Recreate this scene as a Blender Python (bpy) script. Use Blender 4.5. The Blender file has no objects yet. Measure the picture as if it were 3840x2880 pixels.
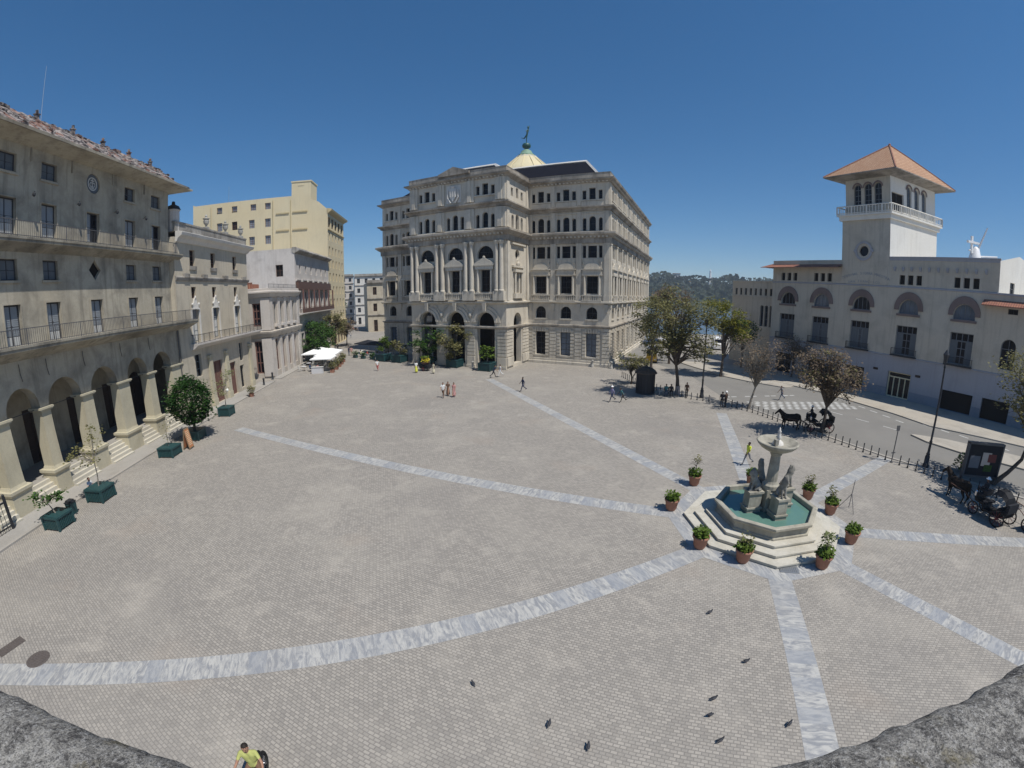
import bpy, math, random
from mathutils import Vector, Matrix
R = math.radians
PI = math.pi
random.seed(7)
scene = bpy.context.scene
col = scene.collection

# ---------------------------------------------------------------- camera
# An action camera on a tower's stone sill, 11.3 m above the square, tilted about 12 degrees down.
cd = bpy.data.cameras.new("camera")
cam = bpy.data.objects.new("camera", cd)
col.objects.link(cam)
cam.matrix_world = Matrix.Translation((0, 0, 11.3)) @ Matrix.Rotation(PI / 2 - 0.20763616, 4, 'X') @ Matrix.Rotation(-0.0027662, 4, 'Z')
cd.type = 'PANO'
cd.sensor_fit = 'HORIZONTAL'
cd.sensor_width = 36.0
cd.sensor_height = 27.0
cd.clip_start = 0.02
cd.clip_end = 6000
FMM = 1626.4548 / 3840 * 36.0
for holder in (cd, getattr(cd, 'cycles', None)):
    if holder is None: continue
    for k, val in (('panorama_type', 'FISHEYE_LENS_POLYNOMIAL'), ('fisheye_fov', R(220)),
                   ('fisheye_polynomial_k0', 0.0), ('fisheye_polynomial_k1', -1.0 / FMM),
                   ('fisheye_polynomial_k2', 0.0), ('fisheye_polynomial_k3', 0.05893789 / FMM ** 3),
                   ('fisheye_polynomial_k4', 0.0)):
        try: setattr(holder, k, val)
        except Exception: pass
scene.camera = cam
scene.render.engine = 'CYCLES'
scene.cycles.use_denoising = True
scene.cycles.max_bounces = 6
scene.cycles.diffuse_bounces = 3
scene.cycles.transparent_max_bounces = 12
scene.render.resolution_x = 1024
scene.render.resolution_y = 768

# ---------------------------------------------------------------- light
SUN_AZ, SUN_EL = R(-41), R(60.5)          # direction towards the sun, measured from +X
w = bpy.data.worlds.new("World")
scene.world = w
w.use_nodes = True
nt = w.node_tree
sky = nt.nodes.new('ShaderNodeTexSky')
sky.sky_type = 'NISHITA'
sky.sun_disc = False
sky.sun_elevation = SUN_EL
sky.sun_rotation = PI / 2 - SUN_AZ
sky.altitude = 1500
sky.air_density = 1.0
sky.dust_density = 0.0
sky.ozone_density = 6.0
bg = nt.nodes['Background']
bg.inputs['Strength'].default_value = 0.14
ga = nt.nodes.new('ShaderNodeGamma'); ga.inputs['Gamma'].default_value = 0.77
hs = nt.nodes.new('ShaderNodeHueSaturation'); hs.inputs['Saturation'].default_value = 1.34
nt.links.new(sky.outputs[0], ga.inputs[0]); nt.links.new(ga.outputs[0], hs.inputs['Color']); nt.links.new(hs.outputs[0], bg.inputs['Color'])
sl = bpy.data.lights.new("sun", 'SUN')
sl.energy = 4.5
sl.angle = R(0.55)
sl.color = (1.0, 0.955, 0.88)
sun = bpy.data.objects.new("sun", sl)
sv = Vector((math.cos(SUN_EL) * math.cos(SUN_AZ), math.cos(SUN_EL) * math.sin(SUN_AZ), math.sin(SUN_EL)))
sun.rotation_euler = sv.to_track_quat('Z', 'Y').to_euler()
sun.location = sv * 200
col.objects.link(sun)
vs = scene.view_settings
vs.view_transform = 'Standard'
vs.look = 'None'
vs.exposure = 0.0
vs.gamma = 1.0

# ---------------------------------------------------------------- materials
class NT:
    def __init__(s, name):
        s.m = bpy.data.materials.new(name); s.m.use_nodes = True
        s.t = s.m.node_tree; s.b = s.t.nodes['Principled BSDF']
        s.tc = s.t.nodes.new('ShaderNodeTexCoord')
    def n(s, typ, **kw):
        x = s.t.nodes.new(typ)
        for k, v in kw.items(): setattr(x, k, v)
        return x
    def l(s, a, b): s.t.links.new(a, b)
    def mapped(s, scale=(1, 1, 1), rot=(0, 0, 0), src='Object'):
        mp = s.n('ShaderNodeMapping'); s.l(s.tc.outputs[src], mp.inputs['Vector'])
        mp.inputs['Scale'].default_value = scale; mp.inputs['Rotation'].default_value = rot
        return mp.outputs[0]
    def noise(s, vec, scale, detail=4, rough=.55, dist=0):
        x = s.n('ShaderNodeTexNoise'); s.l(vec, x.inputs['Vector'])
        x.inputs['Scale'].default_value = scale; x.inputs['Detail'].default_value = detail
        x.inputs['Roughness'].default_value = rough; x.inputs['Distortion'].default_value = dist
        return x.outputs['Fac']
    def ramp(s, fac, p0, p1, c0=(0, 0, 0, 1), c1=(1, 1, 1, 1)):
        x = s.n('ShaderNodeValToRGB'); s.l(fac, x.inputs[0])
        e = x.color_ramp.elements; e[0].position = p0; e[1].position = p1; e[0].color = c0; e[1].color = c1
        return x.outputs[0]
    def mix(s, fac, a, b, mode='MIX'):
        x = s.n('ShaderNodeMix', data_type='RGBA', blend_type=mode)
        for i, v in ((0, fac), (6, a), (7, b)):
            if hasattr(v, 'links'): s.l(v, x.inputs[i])
            elif i == 0: x.inputs[0].default_value = v
            else: x.inputs[i].default_value = (*v, 1) if len(v) == 3 else v
        return x.outputs[2]
    def math(s, op, a, b=0.0):
        x = s.n('ShaderNodeMath', operation=op)
        for i, v in ((0, a), (1, b)):
            if hasattr(v, 'links'): s.l(v, x.inputs[i])
            else: x.inputs[i].default_value = v
        return x.outputs[0]
    def bump(s, h, strength, dist=.02):
        x = s.n('ShaderNodeBump'); s.l(h, x.inputs['Height'])
        x.inputs['Strength'].default_value = strength; x.inputs['Distance'].default_value = dist
        s.l(x.outputs[0], s.b.inputs['Normal'])
    def done(s, c, rough=.85, spec=.25, metal=0):
        if hasattr(c, 'links'): s.l(c, s.b.inputs['Base Color'])
        else: s.b.inputs['Base Color'].default_value = (*c, 1)
        s.b.inputs['Roughness'].default_value = rough
        s.b.inputs['Specular IOR Level'].default_value = spec
        s.b.inputs['Metallic'].default_value = metal
        return s.m

def plain(name, c, rough=.7, spec=.3, metal=0, var=.12, scale=3.0):
    n = NT(name); v = n.mapped()
    f = n.noise(v, scale, 3)
    lo = tuple(x * (1 - var) for x in c); hi = tuple(min(1, x * (1 + var)) for x in c)
    return n.done(n.mix(f, lo, hi), rough, spec, metal)

def stone(name, c, stain=(.12, .11, .10), st=.5, streak=.45, fine=.12, scale=.35, bump=.25, p0=.48, rough=.9, courses=0):
    """Weathered masonry or plaster: broad blotches, vertical rain streaks, fine grain."""
    n = NT(name); v = n.mapped()
    big = n.noise(v, scale, 5, .6, .4)
    vs_ = n.mapped((1.6, 1.6, .12)); stk = n.noise(vs_, 1.3, 4, .6)
    fin = n.noise(v, 6.0, 3)
    lo = tuple(x * (1 - fine) for x in c); hi = tuple(x * (1 + fine) for x in c)
    k = n.mix(fin, lo, hi)
    k = n.mix(n.math('MULTIPLY', n.ramp(big, p0, p0 + .28), st), k, stain)
    k = n.mix(n.math('MULTIPLY', n.ramp(stk, .52, .78), streak), k, tuple(x * .8 for x in stain))
    warm = n.noise(v, .13, 2)
    k = n.mix(n.math('MULTIPLY', n.ramp(warm, .4, .7), .25), k, (c[0] * 1.05, c[1] * .93, c[2] * .76))
    if bump: n.bump(n.math('ADD', fin, n.math('MULTIPLY', big, 2.0)), bump, .03)
    return n.done(k, rough, .2)

M = {}
def leafmat(name, a, b):
    n = NT(name); v = n.mapped()
    f = n.noise(v, .9, 2); g = n.noise(v, 7.0, 2)
    k = n.mix(n.ramp(n.math('ADD', n.math('MULTIPLY', f, .6), n.math('MULTIPLY', g, .4)), .35, .68), a, b)
    m = n.done(k, .6, .25)
    tr = n.n('ShaderNodeBsdfTranslucent'); n.l(k, tr.inputs[0])
    mx = n.n('ShaderNodeMixShader'); mx.inputs[0].default_value = .3
    n.l(n.b.outputs[0], mx.inputs[1]); n.l(tr.outputs[0], mx.inputs[2])
    n.l(mx.outputs[0], n.t.nodes['Material Output'].inputs[0])
    return m

M['hotel'] = stone('hotel plaster', (.42, .385, .31), (.13, .12, .105), .72, .62, p0=.42, scale=.5)
M['hotel_trim'] = stone('hotel weathered trim', (.33, .305, .25), (.07, .065, .06), .75, .7, p0=.42)
M['pier'] = stone('limestone pier', (.50, .46, .345), (.24, .22, .17), .45, .3)
M['step'] = stone('pale step stone', (.55, .52, .44), (.25, .23, .2), .4, .1)
M['house'] = stone('cream house plaster', (.50, .45, .36), (.20, .17, .14), .5, .45)
M['house_dark'] = stone('stained cornice', (.36, .34, .31), (.07, .065, .06), .8, .7, p0=.4)
M['white_trim'] = stone('white painted trim', (.62, .60, .56), (.32, .30, .28), .4, .3)
M['corner'] = stone('corner house stone', (.50, .46, .41), (.22, .20, .18), .5, .4)
M['pale'] = stone('pale render', (.55, .52, .49), (.28, .25, .23), .55, .35, scale=.5)
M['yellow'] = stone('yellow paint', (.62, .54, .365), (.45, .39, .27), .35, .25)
M['yellow_dark'] = stone('deep yellow trim', (.50, .42, .25), (.3, .25, .17), .4, .3)  # a deeper yellow than the wall paint
M['lonja'] = stone('exchange limestone', (.56, .515, .435), (.20, .18, .155), .5, .5)
M['lonja_dark'] = stone('exchange soot and shade cornice', (.40, .365, .315), (.07, .063, .058), .8, .7, p0=.40)  # soot, plus a base darkened to suggest deep shadow under the cornices
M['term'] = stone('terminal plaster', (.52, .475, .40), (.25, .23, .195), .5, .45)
M['term_grey'] = stone('terminal blue grey base', (.37, .375, .41), (.25, .25, .27), .35, .3)
M['term_dado'] = stone('terminal dado', (.25, .28, .33), (.15, .16, .18), .4, .3)
M['term_lit'] = stone('sunlit terminal render', (.72, .71, .67), (.50, .48, .44), .3, .25)  # lighter copy of the terminal plaster, sunlight put into the colour
M['brown_stone'] = stone('brown arch stone', (.20, .155, .145), (.11, .085, .08), .5, .2)
M['urn'] = stone('grey urn stone', (.40, .39, .36), (.12, .12, .11), .6, .5)
M['fount'] = stone('white fountain marble', (.52, .50, .44), (.29, .275, .225), .6, .35, scale=1.2, p0=.44)
M['fount_old'] = stone('grey fountain marble', (.38, .36, .30), (.15, .145, .125), .65, .65, scale=1.3, p0=.42)
M['lion'] = stone('weathered lion marble', (.30, .29, .26), (.085, .08, .075), .85, .6, scale=2.5, p0=.40)
M['frame_dark'] = plain('dark frame', (.05, .05, .055), .5)
M['frame_grey'] = plain('grey window frame', (.16, .17, .19), .55)
M['frame_white'] = plain('white joinery', (.52, .52, .50), .5)
M['shutter'] = plain('blue grey shutter', (.125, .14, .155), .6)
M['shutter_pale'] = plain('pale shutter', (.27, .29, .31), .6)
M['wood'] = plain('brown wood', (.115, .062, .045), .6, var=.3, scale=5)
M['wood_red'] = plain('red brown wood', (.16, .085, .07), .6, var=.25, scale=5)
M['door_dark'] = plain('dark door', (.045, .03, .026), .6, var=.25)
M['iron'] = plain('black iron', (.025, .027, .032), .5, .4)
M['iron_grey'] = plain('grey iron rail', (.10, .10, .105), .55, .4)
def glass(name, c, rough=.06, spec=.6):
    n = NT(name); v = n.mapped((.7, .7, .7))
    return n.done(n.mix(n.noise(v, 1.0, 2), tuple(x * .5 for x in c), tuple(x * 1.6 for x in c)), rough, spec)
M['glass'] = glass('dark window glass', (.007, .008, .012), .18, .2)
M['glass_blue'] = glass('blue grey glass', (.10, .13, .17), .1, .5)
M['curtain'] = glass('curtained glass', (.22, .24, .27), .2, .4)
M['void'] = plain('painted dark interior', (.02, .018, .017), .9, .1)  # near-black colour, the shade of unlit rooms put into it
M['slate'] = plain('dark slate roof', (.011, .012, .018), .95, .05, var=.3, scale=1.2)
M['dome'] = stone('cream dome', (.64, .56, .36), (.45, .42, .33), .4, .35, scale=.9)
M['green_copper'] = plain('green copper', (.20, .31, .22), .6, .3, var=.25)
M['bronze'] = plain('dark green bronze', (.022, .085, .075), .45, .5, var=.3, scale=4)
M['planter'] = plain('green planter paint', (.018, .062, .066), .45, .4, var=.25, scale=5)
M['soil'] = plain('soil', (.10, .075, .05), .95)
M['terracotta'] = plain('terracotta', (.33, .165, .115), .8, .2, var=.22, scale=6)
M['bark'] = stone('bark', (.105, .085, .07), (.04, .032, .028), .6, .6, .3, 2.0, .6)
M['bark_pale'] = stone('pale bark', (.26, .23, .19), (.10, .085, .07), .5, .4, .3, 2.0, .5)
M['limewash'] = plain('limewash', (.42, .36, .33), .9)
M['leaf_green'] = leafmat('green leaves', (.03, .075, .016), (.085, .17, .032))
M['leaf_citrus'] = leafmat('dark glossy leaves', (.012, .045, .010), (.05, .12, .018))
M['leaf_olive'] = leafmat('olive leaves', (.12, .12, .05), (.27, .25, .10))
M['leaf_yellow'] = leafmat('yellow green leaves', (.10, .12, .012), (.26, .235, .03))
M['leaf_brown'] = leafmat('brown leaves', (.13, .10, .068), (.25, .19, .13))
M['leaf_pot'] = leafmat('bright pot leaves', (.055, .10, .014), (.17, .25, .035))
M['leaf_pale'] = leafmat('pale blossom leaves', (.12, .15, .05), (.36, .38, .20))
M['far_tree'] = leafmat('distant foliage', (.045, .062, .045), (.095, .115, .07))
M['water'] = None
n = NT('pool water'); v = n.mapped((1, 1, 1))
n.bump(n.noise(v, 5.0, 3), .25, .02)
M['water'] = n.done(n.mix(n.noise(v, .8, 2), (.075, .165, .14), (.13, .245, .20)), .06, .5)
M['tin'] = plain('galvanised sheet', (.35, .36, .37), .4, .5, .6)
M['white_paint'] = plain('white paint', (.78, .78, .78), .4)
M['canvas_white'] = plain('white canvas', (.85, .85, .84), .8)
M['canvas_grey'] = plain('pale grey canvas', (.55, .55, .56), .8)
M['black'] = plain('black leather', (.012, .012, .014), .6, .25, var=.4)
M['black_cloth'] = plain('black cloth', (.018, .019, .024), .8)
M['rubber'] = plain('rubber', (.015, .015, .015), .8)
M['horse'] = plain('black brown coat', (.018, .013, .010), .75, .15, var=.4)
M['mane'] = plain('black mane', (.008, .007, .007), .7)
M['red'] = plain('dark red paint', (.14, .025, .03), .4)
M['chrome'] = plain('chrome', (.6, .6, .62), .2, .5, .9)
M['yellow_car'] = plain('yellow vehicle paint', (.55, .33, .02), .35, .5)
M['blue_car'] = plain('blue car paint', (.06, .10, .19), .3, .5)
M['grey_car'] = plain('silver car paint', (.33, .34, .36), .3, .5, .4)
M['tail'] = plain('red lamp', (.35, .02, .02), .3)
M['board_orange'] = plain('orange menu board', (.50, .20, .09), .6, var=.2, scale=8)
M['board_wood'] = plain('board wood frame', (.28, .20, .12), .7)
M['chalk'] = plain('cream lettering', (.70, .62, .42), .7)
M['pigeon'] = plain('pigeon grey', (.035, .037, .045), .6, var=.5, scale=20)
M['pig_wing'] = plain('pigeon wing', (.06, .062, .07), .6, var=.5, scale=30)
M['flower_y'] = plain('yellow flowers', (.62, .52, .04), .7)
M['flower_w'] = plain('white flowers', (.75, .75, .70), .7)
M['harbour'] = plain('harbour water', (.10, .13, .16), .25)
M['manhole'] = plain('cast iron cover', (.14, .12, .11), .6, .3, .3, var=.35, scale=15)
M['skin'] = plain('tan skin', (.36, .20, .135), .6)
M['skin_dark'] = plain('dark skin', (.13, .07, .048), .6)
M['hair'] = plain('dark hair', (.022, .016, .013), .7)
M['shoe'] = plain('dark shoes', (.03, .026, .024), .6)
for nm, c in dict(white=(.72, .72, .70), black=(.03, .03, .035), navy=(.035, .045, .085), blue=(.12, .20, .38), jeans=(.08, .11, .17),
                  khaki=(.32, .27, .18), pink=(.50, .27, .25), red=(.40, .06, .055), grey=(.24, .24, .25), yellow=(.62, .62, .10),
                  hivis=(.72, .80, .08), olive=(.42, .43, .15), brown=(.15, .09, .06), teal=(.07, .20, .21), cream=(.62, .57, .42), lilac=(.30, .28, .42)).items():
    M['c_' + nm] = plain(nm + ' cloth', c, .85, .15, var=.18, scale=6)

# roof tiles
def tilemat(name, a, b, dark, sc=(1, 1, 1), soot=.3):
    n = NT(name); v = n.mapped(sc)
    br = n.n('ShaderNodeTexBrick'); n.l(v, br.inputs['Vector'])
    br.inputs['Scale'].default_value = 1; br.inputs['Brick Width'].default_value = .28; br.inputs['Row Height'].default_value = .42
    br.inputs['Mortar Size'].default_value = .035; br.offset = 0
    br.inputs['Color1'].default_value = (*a, 1); br.inputs['Color2'].default_value = (*b, 1); br.inputs['Mortar'].default_value = (*dark, 1)
    f = n.noise(n.mapped(), .8, 4)
    k = n.mix(n.math('MULTIPLY', n.ramp(f, .45, .75), soot), br.outputs[0], dark)
    n.bump(br.outputs['Fac'], -.5, .05)
    return n.done(k, .85, .2)
M['tile'] = tilemat('orange roof tiles', (.44, .27, .165), (.50, .33, .215), (.25, .12, .07), soot=.25)
M['tile_red'] = tilemat('red roof tiles', (.42, .19, .12), (.35, .15, .11), (.14, .07, .05), soot=.5)
n = NT('mottled old tiles'); v = n.mapped()
vo = n.n('ShaderNodeTexVoronoi'); n.l(n.mapped((1.5, 1.5, 1.5)), vo.inputs['Vector']); vo.inputs['Scale'].default_value = 1.3
k = n.mix(n.ramp(n.noise(v, 2.6, 4), .42, .58), (.045, .04, .042), (.30, .265, .245))
sep = n.n('ShaderNodeSeparateColor'); n.l(vo.outputs['Color'], sep.inputs[0])
k = n.mix(n.math('MULTIPLY', n.ramp(sep.outputs[0], .72, .82), .5), k, (.26, .12, .08))
n.bump(n.noise(v, 4, 3), .8, .08)
M['tile_old'] = n.done(k, .9, .2)

# paving of the square
n = NT('granite setts'); v0 = n.mapped((1, 1, 1), (0, 0, R(24)))
wob = n.n('ShaderNodeTexNoise'); n.l(v0, wob.inputs['Vector']); wob.inputs['Scale'].default_value = 1.3; wob.inputs['Detail'].default_value = 3
wad = n.n('ShaderNodeVectorMath', operation='MULTIPLY_ADD'); n.l(wob.outputs['Color'], wad.inputs[0]); wad.inputs[1].default_value = (.10, .07, 0); n.l(v0, wad.inputs[2]); v = wad.outputs[0]
br = n.n('ShaderNodeTexBrick'); n.l(v, br.inputs['Vector'])
br.inputs['Scale'].default_value = 1; br.inputs['Brick Width'].default_value = .19; br.inputs['Row Height'].default_value = .115
br.inputs['Mortar Size'].default_value = .016; br.inputs['Mortar Smooth'].default_value = .3; br.inputs['Bias'].default_value = -.1
br.inputs['Color1'].default_value = (.37, .340, .298, 1); br.inputs['Color2'].default_value = (.265, .245, .218, 1); br.inputs['Mortar'].default_value = (.235, .217, .195, 1)
vv = n.mapped()
k = br.outputs[0]
k = n.mix(n.math('MULTIPLY', n.ramp(n.noise(vv, .16, 4, .6, .5), .50, .70), .42), k, (.43, .395, .34))
k = n.mix(n.math('MULTIPLY', n.ramp(n.noise(vv, .09, 4, .65, .8), .50, .72), .45), k, (.22, .205, .19))
k = n.mix(n.math('MULTIPLY', n.ramp(n.noise(vv, .55, 5, .65), .54, .70), .38), k, (.47, .43, .37))
k = n.mix(n.math('MULTIPLY', n.ramp(n.noise(n.mapped((1, 1, 1), (0, 0, .4)), 2.2, 4, .7), .58, .75), .3), k, (.17, .16, .15))
k = n.mix(n.math('MULTIPLY', n.ramp(n.noise(vv, .21, 3, .5), .60, .75), .30), k, (.36, .29, .23))
n.bump(n.math('ADD', n.math('MULTIPLY', br.outputs['Fac'], -1.0), n.math('MULTIPLY', n.noise(vv, 9, 2), .6)), .6, .02)
M['setts'] = n.done(k, .8, .25)
# veined marble bands; object x runs along the band
n = NT('veined grey marble'); v = n.mapped()
br = n.n('ShaderNodeTexBrick'); n.l(v, br.inputs['Vector'])
br.inputs['Scale'].default_value = 1; br.inputs['Brick Width'].default_value = .78; br.inputs['Row Height'].default_value = 4.0
br.offset = 0; br.inputs['Mortar Size'].default_value = .012
br.inputs['Color1'].default_value = (0, 0, 0, 1); br.inputs['Color2'].default_value = (1, 1, 1, 1); br.inputs['Mortar'].default_value = (.45, .45, .45, 1)
vadd = n.n('ShaderNodeVectorMath', operation='MULTIPLY_ADD'); n.l(br.outputs[0], vadd.inputs[0]); vadd.inputs[1].default_value = (9, 5, 2); n.l(v, vadd.inputs[2])
wv = n.n('ShaderNodeTexNoise'); n.l(vadd.outputs[0], wv.inputs['Vector']); wv.inputs['Scale'].default_value = 1.6; wv.inputs['Detail'].default_value = 5; wv.inputs['Distortion'].default_value = 1.6; wv.inputs['Roughness'].default_value = .62
sx = n.n('ShaderNodeSeparateXYZ'); n.l(v, sx.inputs[0])
wn = n.n('ShaderNodeTexWhiteNoise', noise_dimensions='1D'); n.l(n.math('FLOOR', n.math('DIVIDE', sx.outputs[0], .62)), wn.inputs['W'])
mv = n.n('ShaderNodeVectorMath', operation='MULTIPLY_ADD'); n.l(wn.outputs['Color'], mv.inputs[0]); mv.inputs[1].default_value = (7, 9, 5); n.l(n.mapped((2.6, .75, 1), (0, 0, .55)), mv.inputs[2])
v2 = n.noise(mv.outputs[0], 2.2, 6, .6, 1.2)
k = n.mix(n.ramp(v2, .40, .60), (.26, .265, .275), (.47, .46, .43))
k = n.mix(n.math('MULTIPLY', n.ramp(wn.outputs['Value'], .45, .95), .62), k, (.27, .285, .31))
k = n.mix(n.math('MULTIPLY', n.ramp(n.noise(v, 3.0, 4), .5, .75), .25), k, (.42, .40, .36))
sepb = n.n('ShaderNodeSeparateColor'); n.l(br.outputs[0], sepb.inputs[0])
k = n.mix(n.math('MULTIPLY', n.ramp(n.noise(v, .25, 3), .5, .75), .35), k, (.30, .285, .265))
M['marble'] = n.done(k, .5, .4)
n = NT('worn asphalt'); v = n.mapped()
k = n.mix(n.noise(v, .22, 5, .6), (.17, .163, .152), (.25, .24, .22))
k = n.mix(n.math('MULTIPLY', n.ramp(n.noise(n.mapped((.35, .35, .35), (0, 0, .3)), 1.2, 5, .7), .5, .7), .5), k, (.24, .225, .205))
n.bump(n.noise(v, 20, 2), .3, .01)
M['asphalt'] = n.done(k, .85, .25)
M['concrete'] = stone('pavement concrete', (.34, .325, .30), (.20, .19, .175), .5, 0, .12, .4, .2)
M['walk_pale'] = stone('pale pavement', (.40, .37, .32), (.22, .20, .175), .65, 0, .12, .4, .2)
M['kerb'] = stone('kerb stone', (.36, .34, .31), (.2, .19, .17), .5, 0)
M['mark'] = plain('road paint', (.50, .50, .48), .8, var=.35, scale=1.5)
n = NT('lichen stone'); v = n.mapped()
b1 = n.noise(v, 38, 6, .8, .5); b2 = n.noise(v, 170, 5, .8); b3 = n.noise(v, 16, 5, .7)
k = n.mix(n.ramp(b1, .40, .62), (.09, .085, .08), (.42, .40, .36))
k = n.mix(n.math('MULTIPLY', n.ramp(b2, .52, .62), .85), k, (.46, .445, .42))
k = n.mix(n.math('MULTIPLY', n.ramp(b3, .56, .70), .6), k, (.20, .165, .075))
k = n.mix(n.math('MULTIPLY', n.ramp(n.noise(v, 330, 3, .8), .5, .60), .7), k, (.03, .03, .033))
n.bump(n.math('ADD', n.math('MULTIPLY', b1, 1.2), b2), .7, .006)
M['lichen'] = n.done(k, .95, .15)

# ---------------------------------------------------------------- mesh helpers
class MB:
    def __init__(s): s.v = []; s.f = []; s.mi = []; s.T = None; s.m = 0
    def add(s, p):
        if s.T is not None: p = s.T @ Vector(p)
        s.v.append(tuple(p)); return len(s.v) - 1
    def poly(s, pts, m=None):
        s.f.append([s.add(p) for p in pts]); s.mi.append(s.m if m is None else m)
    def idx(s, ids, m=None): s.f.append(list(ids)); s.mi.append(s.m if m is None else m)
    def box(s, x0, x1, y0, y1, z0, z1, m=None):
        i = [s.add(p) for p in ((x0, y0, z0), (x1, y0, z0), (x1, y1, z0), (x0, y1, z0), (x0, y0, z1), (x1, y0, z1), (x1, y1, z1), (x0, y1, z1))]
        for q in ((0, 3, 2, 1), (4, 5, 6, 7), (0, 1, 5, 4), (1, 2, 6, 5), (2, 3, 7, 6), (3, 0, 4, 7)): s.idx([i[k] for k in q], m)
    def taper(s, x0, x1, y0, y1, z0, z1, g, m=None):
        """box whose top is larger by g on each side"""
        i = [s.add(p) for p in ((x0, y0, z0), (x1, y0, z0), (x1, y1, z0), (x0, y1, z0), (x0 - g, y0 - g, z1), (x1 + g, y0 - g, z1), (x1 + g, y1 + g, z1), (x0 - g, y1 + g, z1))]
        for q in ((0, 3, 2, 1), (4, 5, 6, 7), (0, 1, 5, 4), (1, 2, 6, 5), (2, 3, 7, 6), (3, 0, 4, 7)): s.idx([i[k] for k in q], m)
    def prism(s, pts, z0, z1, m=None):
        n = len(pts); a = [s.add((p[0], p[1], z0)) for p in pts]; b = [s.add((p[0], p[1], z1)) for p in pts]
        s.idx(a[::-1], m); s.idx(b, m)
        for i in range(n): s.idx((a[i], a[(i + 1) % n], b[(i + 1) % n], b[i]), m)
    def tube(s, pts, rad, n=6, m=None, cap=True):
        pts = [Vector(p) for p in pts]
        if not hasattr(rad, '__len__'): rad = [rad] * len(pts)
        rings = []; up = None
        for i, p in enumerate(pts):
            d = (pts[min(i + 1, len(pts) - 1)] - pts[max(i - 1, 0)])
            if d.length < 1e-9: d = Vector((0, 0, 1))
            d.normalize()
            if up is None: up = Vector((0, 0, 1)) if abs(d.z) < .9 else Vector((1, 0, 0))
            a = d.cross(up); a.normalize(); b = a.cross(d); up = b
            rings.append([s.add(p + (a * math.cos(2 * PI * k / n) + b * math.sin(2 * PI * k / n)) * rad[i]) for k in range(n)])
        for r0, r1 in zip(rings, rings[1:]):
            for k in range(n): s.idx((r0[k], r0[(k + 1) % n], r1[(k + 1) % n], r1[k]), m)
        if cap: s.idx(rings[0][::-1], m); s.idx(rings[-1], m)
    def lathe(s, prof, n=16, c=(0, 0, 0), m=None, a0=0.0):
        rings = []
        for r, z in prof:
            if r < 1e-6: rings.append([s.add((c[0], c[1], c[2] + z))])
            else: rings.append([s.add((c[0] + r * math.cos(a0 + 2 * PI * k / n), c[1] + r * math.sin(a0 + 2 * PI * k / n), c[2] + z)) for k in range(n)])
        for r0, r1 in zip(rings, rings[1:]):
            for k in range(n):
                a, b = r0[k % len(r0)], r0[(k + 1) % len(r0)]; c_, d = r1[(k + 1) % len(r1)], r1[k % len(r1)]
                q = []
                for x in (a, b, c_, d):
                    if x not in q: q.append(x)
                if len(q) > 2: s.idx(q, m)
    def ball(s, c, r, n=10, k=6, m=None):
        rx, ry, rz = r if hasattr(r, '__len__') else (r, r, r)
        rings = []
        for j in range(k + 1):
            t = -PI / 2 + PI * j / k
            rings.append([s.add((c[0] + rx * math.cos(t) * math.cos(2 * PI * i / n), c[1] + ry * math.cos(t) * math.sin(2 * PI * i / n), c[2] + rz * math.sin(t))) for i in range(n)])
        for r0, r1 in zip(rings, rings[1:]):
            for i in range(n): s.idx((r0[i], r0[(i + 1) % n], r1[(i + 1) % n], r1[i]), m)
    def sweep(s, path, prof, closed=False, m=None):
        """mould a profile [(out, z)] along a plan path; out is to the right of the walking direction"""
        n = len(path); rings = []
        for i in range(n):
            p = Vector(path[i][:2])
            a = Vector(path[i - 1][:2]) if (i > 0 or closed) else None
            b = Vector(path[(i + 1) % n][:2]) if (i < n - 1 or closed) else None
            d0 = (p - a).normalized() if a is not None else (b - p).normalized()
            d1 = (b - p).normalized() if b is not None else d0
            n0 = Vector((d0.y, -d0.x)); n1 = Vector((d1.y, -d1.x))
            mm = (n0 + n1); mm = mm / max(.3, mm.dot(n0)) if mm.length > 1e-6 else n0
            rings.append([s.add((p.x + mm.x * o, p.y + mm.y * o, z)) for o, z in prof])
        k = len(prof)
        for i in range(n if closed else n - 1):
            r0, r1 = rings[i], rings[(i + 1) % n]
            for j in range(k): s.idx((r0[j], r1[j], r1[(j + 1) % k], r0[(j + 1) % k]), m)
        if not closed: s.idx(rings[0], m); s.idx(rings[-1][::-1], m)
    def build(s, name, mats, parent=None, smooth=False, loc=None, rotz=None):
        me = bpy.data.meshes.new(name); me.from_pydata(s.v, [], s.f)
        if not isinstance(mats, (list, tuple)): mats = [mats]
        for k in mats: me.materials.append(M[k] if isinstance(k, str) else k)
        if len(mats) > 1: me.polygons.foreach_set('material_index', s.mi)
        if smooth: me.polygons.foreach_set('use_smooth', [True] * len(me.polygons))
        me.update()
        o = bpy.data.objects.new(name, me); col.objects.link(o)
        if parent is not None: o.parent = parent
        if loc is not None: o.location = loc
        if rotz is not None: o.rotation_euler = (0, 0, rotz)
        return o

def empty(name, loc=(0, 0, 0), rotz=0.0):
    o = bpy.data.objects.new(name, None); col.objects.link(o); o.location = loc; o.rotation_euler = (0, 0, rotz)
    o.empty_display_size = .3
    return o
def tag(o, label=None, cat=None, group=None, kind=None):
    for k, v in (('label', label), ('category', cat), ('group', group), ('kind', kind)):
        if v: o[k] = v
    return o
def kids(o): return [c for c in bpy.data.objects if c.parent is o]
def dup(o, loc=None, rotz=None, label=None, scale=None, parent=None):
    c = o.copy(); col.objects.link(c)
    if parent is not None: c.parent = parent
    for ch in CH(o): dup(ch, parent=c)
    if loc is not None: c.location = loc
    if rotz is not None: c.rotation_euler = (0, 0, rotz)
    if scale is not None: c.scale = (scale,) * 3
    if label: c['label'] = label
    return c
def CH(o): return list(o.children)

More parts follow.
